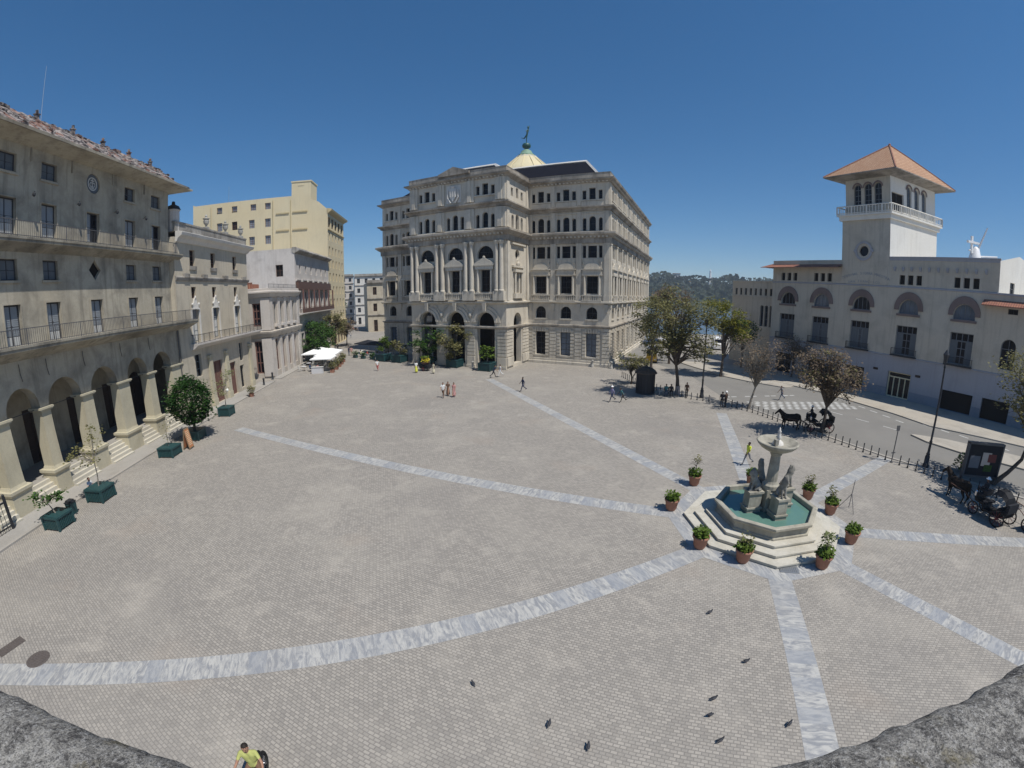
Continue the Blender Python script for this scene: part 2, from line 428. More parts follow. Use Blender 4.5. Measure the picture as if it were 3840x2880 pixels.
def shape(op, n=10):
    """outline (x,z) of an opening, counter-clockwise seen from the front"""
    t = op[0]
    if t == 'r': a, b, c, d = op[1:5]; return [(a, c), (b, c), (b, d), (a, d)]
    if t == 'a':
        a, b, c, d = op[1:5]; rx = (b - a) / 2; sp = max(c, d - rx); rz = d - sp; x = (a + b) / 2
        arc = [(x + rx * math.cos(PI * i / n), sp + rz * math.sin(PI * i / n)) for i in range(n + 1)]
        return ([(a, c), (b, c)] if sp > c + 1e-6 else []) + arc
    if t == 'o': x, z, r = op[1:4]; return [(x + r * math.cos(2 * PI * i / 16 - PI), z + r * math.sin(2 * PI * i / 16 - PI)) for i in range(16)]
    if t == 'd': x, z, rx, rz = op[1:5]; return [(x - rx, z), (x, z - rz), (x + rx, z), (x, z + rz)]
def bbox(op):
    p = shape(op); return min(q[0] for q in p), max(q[0] for q in p), min(q[1] for q in p), max(q[1] for q in p)
def wall(mb, x0, x1, z0, z1, ops, y=0.0, dep=.3, m=0, mr=None):
    """wall face at depth y looking towards -y, with real openings and their reveals"""
    mr = m if mr is None else mr
    bb = [bbox(o) for o in ops]
    xs = sorted({round(t, 4) for t in [x0, x1] + [b[0] for b in bb] + [b[1] for b in bb] if x0 <= t <= x1})
    zs = sorted({round(t, 4) for t in [z0, z1] + [b[2] for b in bb] + [b[3] for b in bb] if z0 <= t <= z1})
    for k in range(len(zs) - 1):
        zc = (zs[k] + zs[k + 1]) / 2; run = None
        for i in range(len(xs)):
            free = i < len(xs) - 1 and not any(b[0] < (xs[i] + xs[i + 1]) / 2 < b[1] and b[2] < zc < b[3] for b in bb)
            if free and run is None: run = xs[i]
            if not free and run is not None:
                mb.poly([(run, y, zs[k]), (xs[i], y, zs[k]), (xs[i], y, zs[k + 1]), (run, y, zs[k + 1])], m); run = None
    for o, b in zip(ops, bb):
        p = shape(o)
        if o[0] == 'a':
            arc = [q for q in p if q[1] >= max(o[3], o[4] - (o[2] - o[1]) / 2) - 1e-6]
            arc = arc if arc[0][0] > arc[-1][0] else arc[::-1]
            arc = [q for i, q in enumerate(arc) if i == 0 or q != arc[i - 1]]
            for q, r in zip(arc, arc[1:]): mb.poly([(r[0], y, r[1]), (q[0], y, q[1]), (q[0], y, b[3]), (r[0], y, b[3])], m)
        elif o[0] in 'od':
            n = len(p); h = n // 2
            for i in range(h): q, r = p[i], p[i + 1]; mb.poly([(q[0], y, b[2]), (r[0], y, b[2]), (r[0], y, r[1]), (q[0], y, q[1])], m)
            for i in range(h, n): q, r = p[i], p[(i + 1) % n]; mb.poly([(r[0], y, r[1]), (q[0], y, q[1]), (q[0], y, b[3]), (r[0], y, b[3])], m)
        n = len(p)
        for i in range(n):
            q, r = p[i], p[(i + 1) % n]
            if q[1] < z0 + 1e-3 and r[1] < z0 + 1e-3: continue
            mb.poly([(q[0], y, q[1]), (q[0], y + dep, q[1]), (r[0], y + dep, r[1]), (r[0], y, r[1])], mr)
def ring(mb, p, t, y0, y1, m=0):
    cx = sum(q[0] for q in p) / len(p); bx = [q[0] for q in p]; bz = [q[1] for q in p]
    cx, cz = (min(bx) + max(bx)) / 2, (min(bz) + max(bz)) / 2
    fx = max(.1, 1 - 2 * t / (max(bx) - min(bx))); fz = max(.1, 1 - 2 * t / (max(bz) - min(bz)))
    q = [(cx + (a - cx) * fx, cz + (b - cz) * fz) for a, b in p]; n = len(p)
    for i in range(n):
        j = (i + 1) % n
        mb.poly([(p[i][0], y0, p[i][1]), (p[j][0], y0, p[j][1]), (q[j][0], y0, q[j][1]), (q[i][0], y0, q[i][1])], m)
        mb.poly([(q[i][0], y0, q[i][1]), (q[j][0], y0, q[j][1]), (q[j][0], y1, q[j][1]), (q[i][0], y1, q[i][1])], m)
def window(par, ops, y=0.0, dep=.3, T=None, gl='glass', fr='frame_dark', t=.07, bars=(1, 1), name='window', extra=None, xm=None):
    """frame with glazing bars (the part) and its glass (the sub-part), set back in the reveal"""
    f = MB(); f.T = T; g = MB(); g.T = T
    yf, yg = y + dep - .10, y + dep - .04
    for op in ops:
        p = shape(op); ring(f, p, t, yf, yg)
        b = bbox(op); cx, cz = (b[0] + b[1]) / 2, (b[2] + b[3]) / 2
        def top(x):
            if op[0] != 'a': return b[3] if op[0] == 'r' else b[2] + (b[3] - b[2]) * .8
            rx = (b[1] - b[0]) / 2; sp = max(op[3], op[4] - rx); u = (x - cx) / rx
            return sp + (op[4] - sp) * math.sqrt(max(0, 1 - u * u))
        for i in range(bars[0]):
            x = b[0] + (b[1] - b[0]) * (i + 1) / (bars[0] + 1); f.box(x - t * .4, x + t * .4, yf + .01, yg - .001, b[2], top(x) - .01)
        for i in range(bars[1]):
            z = b[2] + (b[3] - b[2]) * (i + 1) / (bars[1] + 1); f.box(b[0] + t * .5, b[1] - t * .5, yf + .012, yg - .002, z - t * .4, z + t * .4)
        if len(ops) == 1: g.poly([(q[0], yg, q[1]) for q in p])
    if len(ops) > 1:                       # grouped lights share one pane and one sill bar behind the mullions
        bb = [bbox(o) for o in ops]; xa, xb = min(q[0] for q in bb), max(q[1] for q in bb); za, zb = min(q[2] for q in bb), max(q[3] for q in bb)
        g.poly([(xa, yg, za), (xb, yg, za), (xb, yg, zb), (xa, yg, zb)]); f.box(xa, xb, yf + .02, yg - .003, za, za + t * .6)
    mats = [fr]
    if extra: extra(f); mats.append(xm)
    wo = f.build(name, mats, par); g.build('pane', gl, wo)
    return wo
# ================================================================ ground
def sheet(name, pts, z, mat, holes=None, kind='structure', thick=0.0, loc=(0, 0, 0), rotz=0.0):
    b = MB()
    if thick: b.prism(pts, z - thick, z)
    else: b.poly([(p[0], p[1], z) for p in pts])
    o = b.build(name, mat, None, False, loc, rotz); o['kind'] = kind
    return o
def ground_grid():
    b = MB(); n = 24; s = 3500
    xs = [-s, -900, -400, -200, -120] + [-100 + i * 10 for i in range(26)] + [160, 200, 260, 400, 900, s]
    ys = [-s, -900, -300, -100, -50] + [-40 + i * 10 for i in range(27)] + [240, 300, 420, 900, s]
    iid = {}
    for i, x in enumerate(xs):
        for j, y in enumerate(ys): iid[i, j] = b.add((x, y, 0))
    for i in range(len(xs) - 1):
        for j in range(len(ys) - 1): b.idx((iid[i, j], iid[i + 1, j], iid[i + 1, j + 1], iid[i, j + 1]))
    o = b.build('ground', 'setts'); o['kind'] = 'structure'
ground_grid()
FC = Vector((13.1, 18.05))               # centre of the fountain
def strip(name, ang, r0, r1, wid=1.06):
    a = R(ang); d = Vector((math.cos(a), math.sin(a))); b = MB(); k = max(2, int((r1 - r0) / 4))
    for i in range(k):
        x0 = r0 + (r1 - r0) * i / k; x1 = r0 + (r1 - r0) * (i + 1) / k
        b.poly([(x0, -wid / 2, .004), (x1, -wid / 2, .004), (x1, wid / 2, .004), (x0, wid / 2, .004)])
    o = b.build(name, 'marble', None, False, (FC.x, FC.y, 0), a); o['kind'] = 'structure'
A0 = -111.4
for i, (dg, r1) in enumerate(((-111.0, 24), (-157.7, 42), (157.5, 41.5), (112.6, 42), (69.5, 22.6), (23.4, 17.6), (-23.4, 30), (-67.6, 17))):
    strip('marble_path', dg, 4.7, r1)
octo = lambda r, a0=A0: [(FC.x + r * math.cos(R(a0 + 45 * i)), FC.y + r * math.sin(R(a0 + 45 * i))) for i in range(8)]
sheet('marble_paving', octo(5.25), .008, 'marble')
# asphalt street between the square and the terminal, laid along the bollard line
rd = [(26.1, 60), (24.4, 45.2), (25.2, 41.4), (27.6, 31.5), (29.7, 25.2), (32.6, 19.5), (37.5, 10), (43, 0), (48, -12),
      (72, -6), (62, 10), (52.5, 26), (45.2, 37), (43, 45), (38, 60), (32, 80), (31, 110), (20, 135), (2, 130), (19, 95)]
sheet('road', rd, .004, 'asphalt')
# pavement in front of the terminal and its kerb
def ribbon(name, pl, pr, z, mat, thick):
    b = MB(); n = len(pl)
    for i in range(n - 1):
        q = [pl[i], pl[i + 1], pr[i + 1], pr[i]]
        b.poly([(p[0], p[1], z) for p in q][::-1])
        for s in (pl, pr): b.poly([(s[i][0], s[i][1], z - thick), (s[i + 1][0], s[i + 1][1], z - thick), (s[i + 1][0], s[i + 1][1], z), (s[i][0], s[i][1], z)])
    for i in (0, n - 1): b.poly([(pl[i][0], pl[i][1], z - thick), (pr[i][0], pr[i][1], z - thick), (pr[i][0], pr[i][1], z), (pl[i][0], pl[i][1], z)])
    o = b.build(name, mat); o['kind'] = 'structure'; return o
ribbon('pavement', [(33.3, 68), (36.6, 56), (40.3, 48), (41.4, 42.5), (42.6, 36.6), (43.0, 31.6), (46.4, 26.9), (52.5, 17.5), (58, 8), (64, -4)],
       [(42.2, 68), (44.5, 62), (47.5, 53), (50.5, 45), (53, 38), (55.2, 31.6), (58, 24), (61, 16), (64.5, 6), (68, -4)], .13, 'walk_pale', .13)
ribbon('traffic_island', [(37.5, 29.6), (37.3, 27.5), (38.3, 24.2), (41.5, 18.5), (45.5, 12), (48, 8)], [(37.9, 29.5), (40.4, 27.6), (43.2, 23.6), (46.2, 18.8), (48.6, 14), (49.6, 8.6)], .14, 'walk_pale', .14)
ribbon('traffic_island', [(28.6, 73), (29.6, 66), (30.4, 62.3), (31.0, 58.4), (33.0, 54.7), (36.4, 50.4)], [(33.0, 71), (34.6, 62.4), (36.4, 56.6), (38.0, 53.2), (38.8, 51.6), (37.4, 50.5)], .13, 'walk_pale', .13)
# kerb along the square's road edge
ke = [(24.2, 45.4), (24.9, 41.6), (27.25, 31.8), (29.35, 25.4), (32.2, 19.8), (37.1, 10), (42.6, 0)]
ribbon('kerb', ke, [(p[0] + .3, p[1] + .1) for p in ke], .06, 'kerb', .06)
# road paint
def paint(pts, name='road_marking'):
    o = sheet(name, pts, .009, 'mark'); return o
def bar(x0, y0, x1, y1, w_):
    d = Vector((x1 - x0, y1 - y0)).normalized(); n_ = Vector((-d.y, d.x)) * w_ / 2
    return [(x0 + n_.x, y0 + n_.y), (x0 - n_.x, y0 - n_.y), (x1 - n_.x, y1 - n_.y), (x1 + n_.x, y1 + n_.y)]
b = MB()
for row in range(5):                      # checkered crossing
    for i in range(13):
        u0 = i * 1.02 + (row % 2) * .5; x = 26.4 + u0 * .97 + row * .12; y = 43.6 - row * .72 - u0 * .08
        if x > 39.5: continue
        b.poly([(x, y, .009), (x + .52, y - .04, .009), (x + .60, y - .52, .009), (x + .08, y - .48, .009)][::-1])
for i in range(12):                       # faded stop lines and lane dashes
    x = 24.8 + i * .95
    if i % 3 != 2: b.poly([(p[0], p[1], .009) for p in bar(x, 45.95 + i * .03, x + .7, 45.97 + i * .03, .28)])
for i in range(9):
    p0 = (34.6 + i * 1.15, 38.6 - i * 2.9); b.poly([(p[0], p[1], .009) for p in bar(p0[0], p0[1], p0[0] + .55, p0[1] - 1.4, .16)])
for i in range(9):
    p0 = (40.6 + i * .02 + (i * .55 if i > 3 else 0), 40.5 - i * 2.0); b.poly([(p[0], p[1], .009) for p in bar(p0[0], p0[1], p0[0] + .15, p0[1] - 1.0, .22)])
o = b.build('road_marking', 'mark'); o['kind'] = 'structure'
# ---------------------------------------------------------------- hills across the harbour
def hills():
    b = MB(); rows = []; rnd = random.Random(3)
    N = 70
    for j, (dist, h) in enumerate(((420, 0.2), (520, 8), (640, 30), (760, 54), (900, 60), (1300, 50))):
        r_ = []
        for i in range(N):
            az = R(-62 + 160 * i / (N - 1))
            f = .72 + .28 * math.sin(i * .61 + j) * math.sin(i * .23 + 1.3) + rnd.uniform(-.06, .06)
            if az < R(10): f *= .75
            r_.append(b.add((math.sin(az) * dist, math.cos(az) * dist, h * f)))
        rows.append(r_)
    for r0, r1 in zip(rows, rows[1:]):
        for i in range(N - 1): b.idx((r0[i], r0[i + 1], r1[i + 1], r1[i]))
    o = b.build('hill', 'far_tree', None, True); o['kind'] = 'structure'
hills()
# ---------------------------------------------------------------- the sill the camera stands on
def ledge():
    b = MB(); rnd = random.Random(5)
    nx, ny = 240, 14
    prof = [(-1.6, -.02), (-.8, -.02), (-.45, -.01), (-.25, -.005), (-.15, 0), (-.08, 0.0), (-.04, -.002), (-.018, -.008), (-.006, -.018), (0, -.034), (.003, -.06), (.0, -.12), (-.01, -.25), (-.02, -.8)]
    ids = []
    for i in range(nx + 1):
        x = -2.2 + 4.4 * i / nx
        edge = .187 + .03 * (x + .6) / 1.26 + .002 * math.sin(x * 9) + .0012 * math.sin(x * 31 + 1) + .0012 * math.sin(x * 77 + 2) + .0008 * math.sin(x * 190)
        row = []
        for o_, z in prof:
            j = rnd.uniform(-.0016, .0016)
            row.append(b.add((x, edge + o_ + j, 10.90 + z + rnd.uniform(-.0015, .0015) + .0015 * math.sin(x * 31 + o_ * 40))))
        ids.append(row)
    for a, c in zip(ids, ids[1:]):
        for k in range(len(prof) - 1): b.idx((a[k], a[k + 1], c[k + 1], c[k]))
    o = b.build('stone_ledge', 'lichen', None, True)
    tag(o, 'rough lichen covered stone sill running along the bottom of the view', 'ledge')
ledge()

# ================================================================ left-hand street front
LW = dict(loc=(-26.67, -4.22, 0), rotz=R(99))   # local x along the street, y into the houses
def rail(mb, x0, x1, y, z0, z1, step=.16, m=0, post=2.4, ends=True, depth=0):
    mb.box(x0, x1, y - .025, y + .025, z1 - .05, z1, m); mb.box(x0, x1, y - .02, y + .02, z0 + .06, z0 + .10, m)
    n = int((x1 - x0) / step)
    for i in range(n + 1):
        x = x0 + (x1 - x0) * i / n; h = .022 if i % int(post / step) == 0 else .009
        mb.box(x - h, x + h, y - h, y + h, z0, z1 - .05, m)
    if depth:
        for x in (x0, x1):
            mb.box(x - .02, x + .02, y, y + depth, z1 - .05, z1 - .002, m)
            for j in range(int(depth / step)): mb.box(x - .009, x + .009, y + step * (j + .5) - .009, y + step * (j + .5) + .009, z0, z1 - .05, m)
def hotel():
    H = empty('arcade_building', **LW)
    tag(H, 'four storey grey plaster building with stone arcade and two long balconies', 'building')
    X0, X1 = 3.0, 41.0
    bays = [3.6, 7.6, 11.2, 14.7, 18.3, 22.1, 25.7, 30.25, 34.95, 38.85]
    piers = [(5.6, 1.2), (9.4, 1.2), (13.0, 1.2), (16.5, 1.0), (19.5, 1.2), (23.2, .9), (27.4, 1.2), (31.8, 1.5), (35.8, 1.0), (40.1, 1.8)]
    # arcade wall with arches
    ar = []
    for (a, wa), (c, wc) in zip(piers, piers[1:]): ar.append(('a', a + wa / 2 - .05, c - wc / 2 + .05, 5.95, 7.52))
    mb = MB(); wall(mb, X0, X1, 5.95, 9.35, ar, .15, .9)
    mb.poly([(X1, .15, 0), (X1, 5, 0), (X1, 5, 9.35), (X1, .15, 9.35)])
    mb.build('arcade_wall', 'hotel', H)
    for (a, wa) in piers:
        p = MB(); h = wa / 2
        p.box(a - h - .22, a + h + .22, -.12, 1.2, 0, 1.45); p.taper(a - h - .22, a + h + .22, -.12, 1.2, 1.45, 1.62, .10); p.box(a - h - .34, a + h + .34, -.24, 1.3, 1.62, 1.80)
        p.taper(a - h - .1, a + h + .1, 0, 1.12, 1.80, 2.0, -.06)
        p.taper(a - h, a + h, .06, 1.05, 2.0, 5.72, -.04); p.box(a - h - .10, a + h + .10, -.02, 1.14, 5.72, 5.82); p.box(a - h - .16, a + h + .16, -.08, 1.18, 5.82, 5.953)
        p.build('pier', 'pier', H)
    for (a, wa), (c, wc) in zip(piers[3:], piers[4:]):
        if a < 19: continue
        tr = MB(); tr.tube([(a, .6, 5.85), (c, .6, 5.85)], .025); tr.build('tie_rod', 'iron', H)
    # steps between pedestals and arcade floor
    fl = MB(); fl.box(X0, X1, .82, 5.4, .0, 1.22); fl.build('arcade_floor', 'concrete', H)
    for (a, wa), (c, wc) in zip(piers, piers[1:]):
        st = MB(); x0, x1 = a + wa / 2 + .22, c - wc / 2 - .22
        for k in range(5): st.box(x0 + .002, x1 - .002, -.55 + .28 * k, .823, .244 * k, .244 * (k + 1) - .002)
        st.build('steps', 'step', H)
    # back wall of the arcade with doors
    bops = []
    for i, bx in enumerate(bays):
        bops.append(('r', bx - 1.0, bx + 1.0, 1.23, 5.3) if i % 2 == 0 else ('a', bx - 1.2, bx + 1.2, 1.23, 5.6))
    bops[7] = ('r', 29.4, 31.6, 1.23, 5.2); bops[5] = ('r', 21.2, 23.2, 1.23, 5.0)
    bw = MB(); wall(bw, X0, X1, 1.22, 9.3, bops, 4.6, .35); bw.build('arcade_back_wall', 'hotel', H)
    for op in bops[4:]:
        d = MB(); p = shape(op); d.poly([(q[0], 4.88, q[1]) for q in p]); ring(d, p, .14, 4.80, 4.88)
        cx = (op[1] + op[2]) / 2; d.box(cx - .04, cx + .04, 4.82, 4.87, op[3], op[4] - .15)
        for z in (2.2, 3.3, 4.4): d.box(op[1] + .12, op[2] - .12, 4.83, 4.87, z, z + .08)
        d.build('door', 'door_dark', H)
    cl = MB(); cl.box(X0, X1, 1.05, 4.6, 7.9, 8.1); cl.build('arcade_ceiling', 'hotel', H)
    # upper wall
    rows = dict(r4=(20.98, 22.2, .72), r3=(17.05, 19.35, .72), r2=(14.15, 15.5, .70), r1=(9.95, 12.65, .68))
    ops = []; win = []
    for k, (z0, z1, hw) in rows.items():
        for i, bx in enumerate(bays):
            if i == 7 and k == 'r4': continue
            if i == 7 and k == 'r2': op = ('d', 30.3, 14.92, .68, .78)
            else: op = ('r', bx - hw, bx + hw, z0, z1)
            ops.append(op); win.append((k, i, op))
    ops.append(('o', 30.3, 21.65, .78))
    up = MB(); wall(up, X0, X1, 9.35, 23.0, ops, .6, .34)
    up.poly([(X1, .6, 0), (X1, 18, 0), (X1, 18, 23.6), (X1, .6, 23.6)])
    up.build('upper_wall', 'hotel', H)
    rnd = random.Random(4)
    for k, i, op in win:
        if i < 4: continue
        if op[0] == 'd':
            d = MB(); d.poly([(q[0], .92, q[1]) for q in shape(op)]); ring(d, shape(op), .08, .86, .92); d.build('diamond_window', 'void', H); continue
        z0, z1 = op[3], op[4]; a, c = op[1], op[2]
        opened = (k == 'r3' and i in (7, 9)) or (k == 'r4' and i == 8)
        def ex(f, a=a, c=c, z0=z0, z1=z1, k=k, op_=opened):
            n = 2
            for s in range(n):
                x0 = a + (c - a) * s / n + .06; x1 = a + (c - a) * (s + 1) / n - .03
                if op_ and s == (1 if i != 8 else 0): continue
                zz = z0 + (.75 if k in ('r1', 'r3') else .08)
                f.box(x0, x1, .865, .9, zz, z1 - .1, 1)
                for q in range(int((z1 - zz - .2) / .13)): f.box(x0 + .05, x1 - .05, .85, .867, zz + .08 + q * .13, zz + .15 + q * .13, 1)
                if k in ('r1', 'r3'): f.box(x0 + .02, x1 - .02, .86, .9, z0 + .03, zz - .04, 2)
        wo = window(H, [op], .6, .34, gl='curtain' if (i + len(k)) % 3 == 0 and not opened else 'glass', fr='frame_dark', t=.10, bars=(1, 1), extra=ex, xm='shutter' if k in ('r2', 'r4') else 'shutter_pale')
        wo.data.materials.append(M['frame_white'])
        si = MB()
        if k in ('r4', 'r2'): si.box(a - .15, c + .15, .48, .62, z0 - .16, z0 - .002)
        else: si.box(a - .1, a, .54, .62, z0, z1); si.box(c, c + .1, .54, .62, z0, z1); si.box(a - .1, c + .1, .54, .62, z1, z1 + .1)
        si.build('window_surround', 'hotel', H)
    # round blue and white plaque
    pl = MB(); T0 = Matrix.Translation((30.3, .75, 21.65)) @ Matrix.Rotation(PI / 2, 4, 'X'); pl.T = T0
    pl.lathe([(.0, .0), (.55, .0), (.55, .05), (.70, .05), (.70, .0), (.8, 0)], 24, m=0)
    pl.lathe([(.44, .012), (.53, .012), (.53, .055), (.44, .055), (.44, .012)], 24, m=1)
    for sx in (-.14, .14): pl.lathe([(.13, .01), (.19, .01), (.19, .05), (.13, .05), (.13, .01)], 12, (sx, -.06, 0), 1)
    pl.box(-.03, .03, -.42, .40, .01, .05, 1); pl.box(-.2, .2, .22, .3, .01, .05, 1); pl.box(-.2, .2, -.36, -.28, .01, .05, 1)
    pl.build('round_plaque', ['shutter', 'frame_white'], H)
    # balconies
    for z, y0, nm in ((10.12, -1.35, 1), (16.75, -.55, 2)):
        s = MB(); s.sweep([(X0, .6), (X1 + (1.9 if nm == 1 else .9), .6)], [(0, z), (.6 - y0, z), (.6 - y0, z - .14), (.6 - y0 - .06, z - .16), (.6 - y0 - .06, z - .32), (.5 if nm == 1 else .12, z - .92 if nm == 1 else z - .75), (0, z - (.95 if nm == 1 else .8))])
        s.build('balcony_slab', 'hotel_trim', H)
        r_ = MB(); rail(r_, 12, X1 + (1.8 if nm == 1 else .0), y0 + .08, z, z + 1.02, .17, depth=.5); r_.build('balcony_rail', 'iron_grey', H)
    # rain pipes and wall lamps
    for x in (27.9, 32.6, 37.0, 24.0):
        dp = MB(); dp.box(x - .05, x + .05, .52, .6, 22.0, 23.0); dp.build('rain_pipe', 'hotel_trim', H)
    for x in (24.2, 28.5, 32.9, 36.9):
        la = MB(); la.tube([(x, .55, 19.75), (x - .2, .1, 19.9), (x - .45, -.1, 19.75)], .025, 5); la.ball((x - .45, -.1, 19.62), (.12, .12, .16), 8, 5)
        la.build('wall_lamp', 'iron', H)
    dpipe = MB()
    dpipe.tube([(40.75, .0, 9.2), (40.75, .0, .3)], .07, 6); dpipe.build('drain_pipe', 'iron_grey', H)
    for x in (21.6, 23.9, 27.5, 31.9, 35.9):
        fp = MB(); fp.tube([(x, .05, 9.0), (x + .02, .06, 8.4), (x + .12, .06, 7.9)], .022, 5); fp.build('cable', 'iron', H)
    # roof
    so = MB(); so.sweep([(X0, .6), (X1, .6), (X1, 16)], [(-.2, 22.9), (.0, 22.9), (1.75, 23.22), (1.8, 23.22), (1.8, 23.36), (-.2, 23.3)]); so.build('eaves', 'hotel', H)
    rf = MB(); rnd = random.Random(9); NX = 110
    prof = [(-1.25, 23.40), (-.95, 23.62), (-.3, 24.1), (.4, 24.62), (1.1, 25.1), (1.8, 25.55), (2.0, 25.5), (2.2, 24.6)]
    rr = []
    for i in range(NX + 1):
        x = X0 + (X1 + 1.2 - X0) * i / NX; ht_ = max(0., (x - X1 + .8) / 2.0)
        rr.append([rf.add((x, y + ht_ * 2.4 * (j / 5), z - ht_ * 1.6 * (j / 7.) + rnd.uniform(-.07, .07) * (j > 0) + .06 * (i % 2))) for j, (y, z) in enumerate(prof)])
    for a, c in zip(rr, rr[1:]):
        for j in range(len(prof) - 1): rf.idx((a[j], c[j], c[j + 1], a[j + 1]))
    for x in (14, 17.5, 21.3, 24.9, 28.5, 32, 35.5, 38.8):
        y = .2; rf.box(x - .12, x + .12, y + .95, y + 1.25, 24.6, 25.6); rf.box(x - .17, x + .17, y + .9, y + 1.3, 25.6, 25.68)
        rf.box(x - .06, x + .06, y + 1.0, y + 1.2, 25.68, 25.95)
    for i in range(160):
        x = rnd.uniform(X0 + 1, X1 - .3); t = rnd.random(); y = -1.1 + 2.8 * t; z = 23.5 + 2.05 * t
        s_ = rnd.uniform(.10, .26); rf.box(x - s_, x + s_, y - s_ * .6, y + s_ * .6, z - .05, z + rnd.uniform(.04, .14))
    rf.build('tiled_roof', 'tile_old', H)
    gt = MB(); gt.box(X0, X1 + .8, -1.32, -1.2, 23.22, 23.42); gt.build('gutter', 'hotel_trim', H)
    bk = MB(); bk.poly([(X0, 18, 0), (X1, 18, 0), (X1, 18, 23.6), (X0, 18, 23.6)]); bk.poly([(X0, .6, 23.3), (X1, .6, 23.3), (X1, 18, 23.6), (X0, 18, 23.6)]); bk.poly([(X0, .6, 0), (X0, 18, 0), (X0, 18, 23.6), (X0, .6, 23.6)]); bk.build('rear_wall', 'hotel', H)
    an = MB(); an.tube([(27.0, 3.2, 24.5), (27.0, 3.2, 30.6)], [.03, .012], 4); an.build('antenna', 'tin', H)
hotel()
# pavement along the left fronts
b = MB(); b.box(3, 60, -2.15, -.02, 0, .11); b.box(62.4, 77.5, -2.3, -1.14, 0, .11)
o = b.build('pavement', 'concrete', None, False, LW['loc'], LW['rotz']); o['kind'] = 'structure'
b = MB(); b.box(3, 60.2, -2.4, -2.152, 0, .115); b.box(62.2, 77.7, -2.55, -2.302, 0, .115)
o = b.build('kerb', 'kerb', None, False, LW['loc'], LW['rotz']); o['kind'] = 'structure'

def scroll(mb, cx, y, z0, wd, ht, m=0):
    """white baroque cresting over a door"""
    mb.box(cx - wd * .62, cx + wd * .62, y - .22, y, z0, z0 + .14, m)
    mb.box(cx - wd * .5, cx + wd * .5, y - .14, y, z0 + .14, z0 + ht * .38, m)
    pts = [(-.62, .36), (-.5, .5), (-.3, .5), (-.2, .78), (0, 1.0), (.2, .78), (.3, .5), (.5, .5), (.62, .36)]
    q = [(cx + a * wd, z0 + c * ht) for a, c in pts]
    f = [mb.add((x, y - .13, z)) for x, z in q]; g = [mb.add((x, y - .001, z)) for x, z in q]
    mb.idx(f[::-1], m)
    for i in range(len(q) - 1): mb.idx((f[i], f[i + 1], g[i + 1], g[i]), m)
    for s in (-1, 1): mb.ball((cx + s * wd * .58, y - .14, z0 + ht * .42), (.14, .12, .16), 8, 5, m)
    mb.ball((cx, y - .14, z0 + ht * .95), (.13, .1, .2), 8, 5, m)
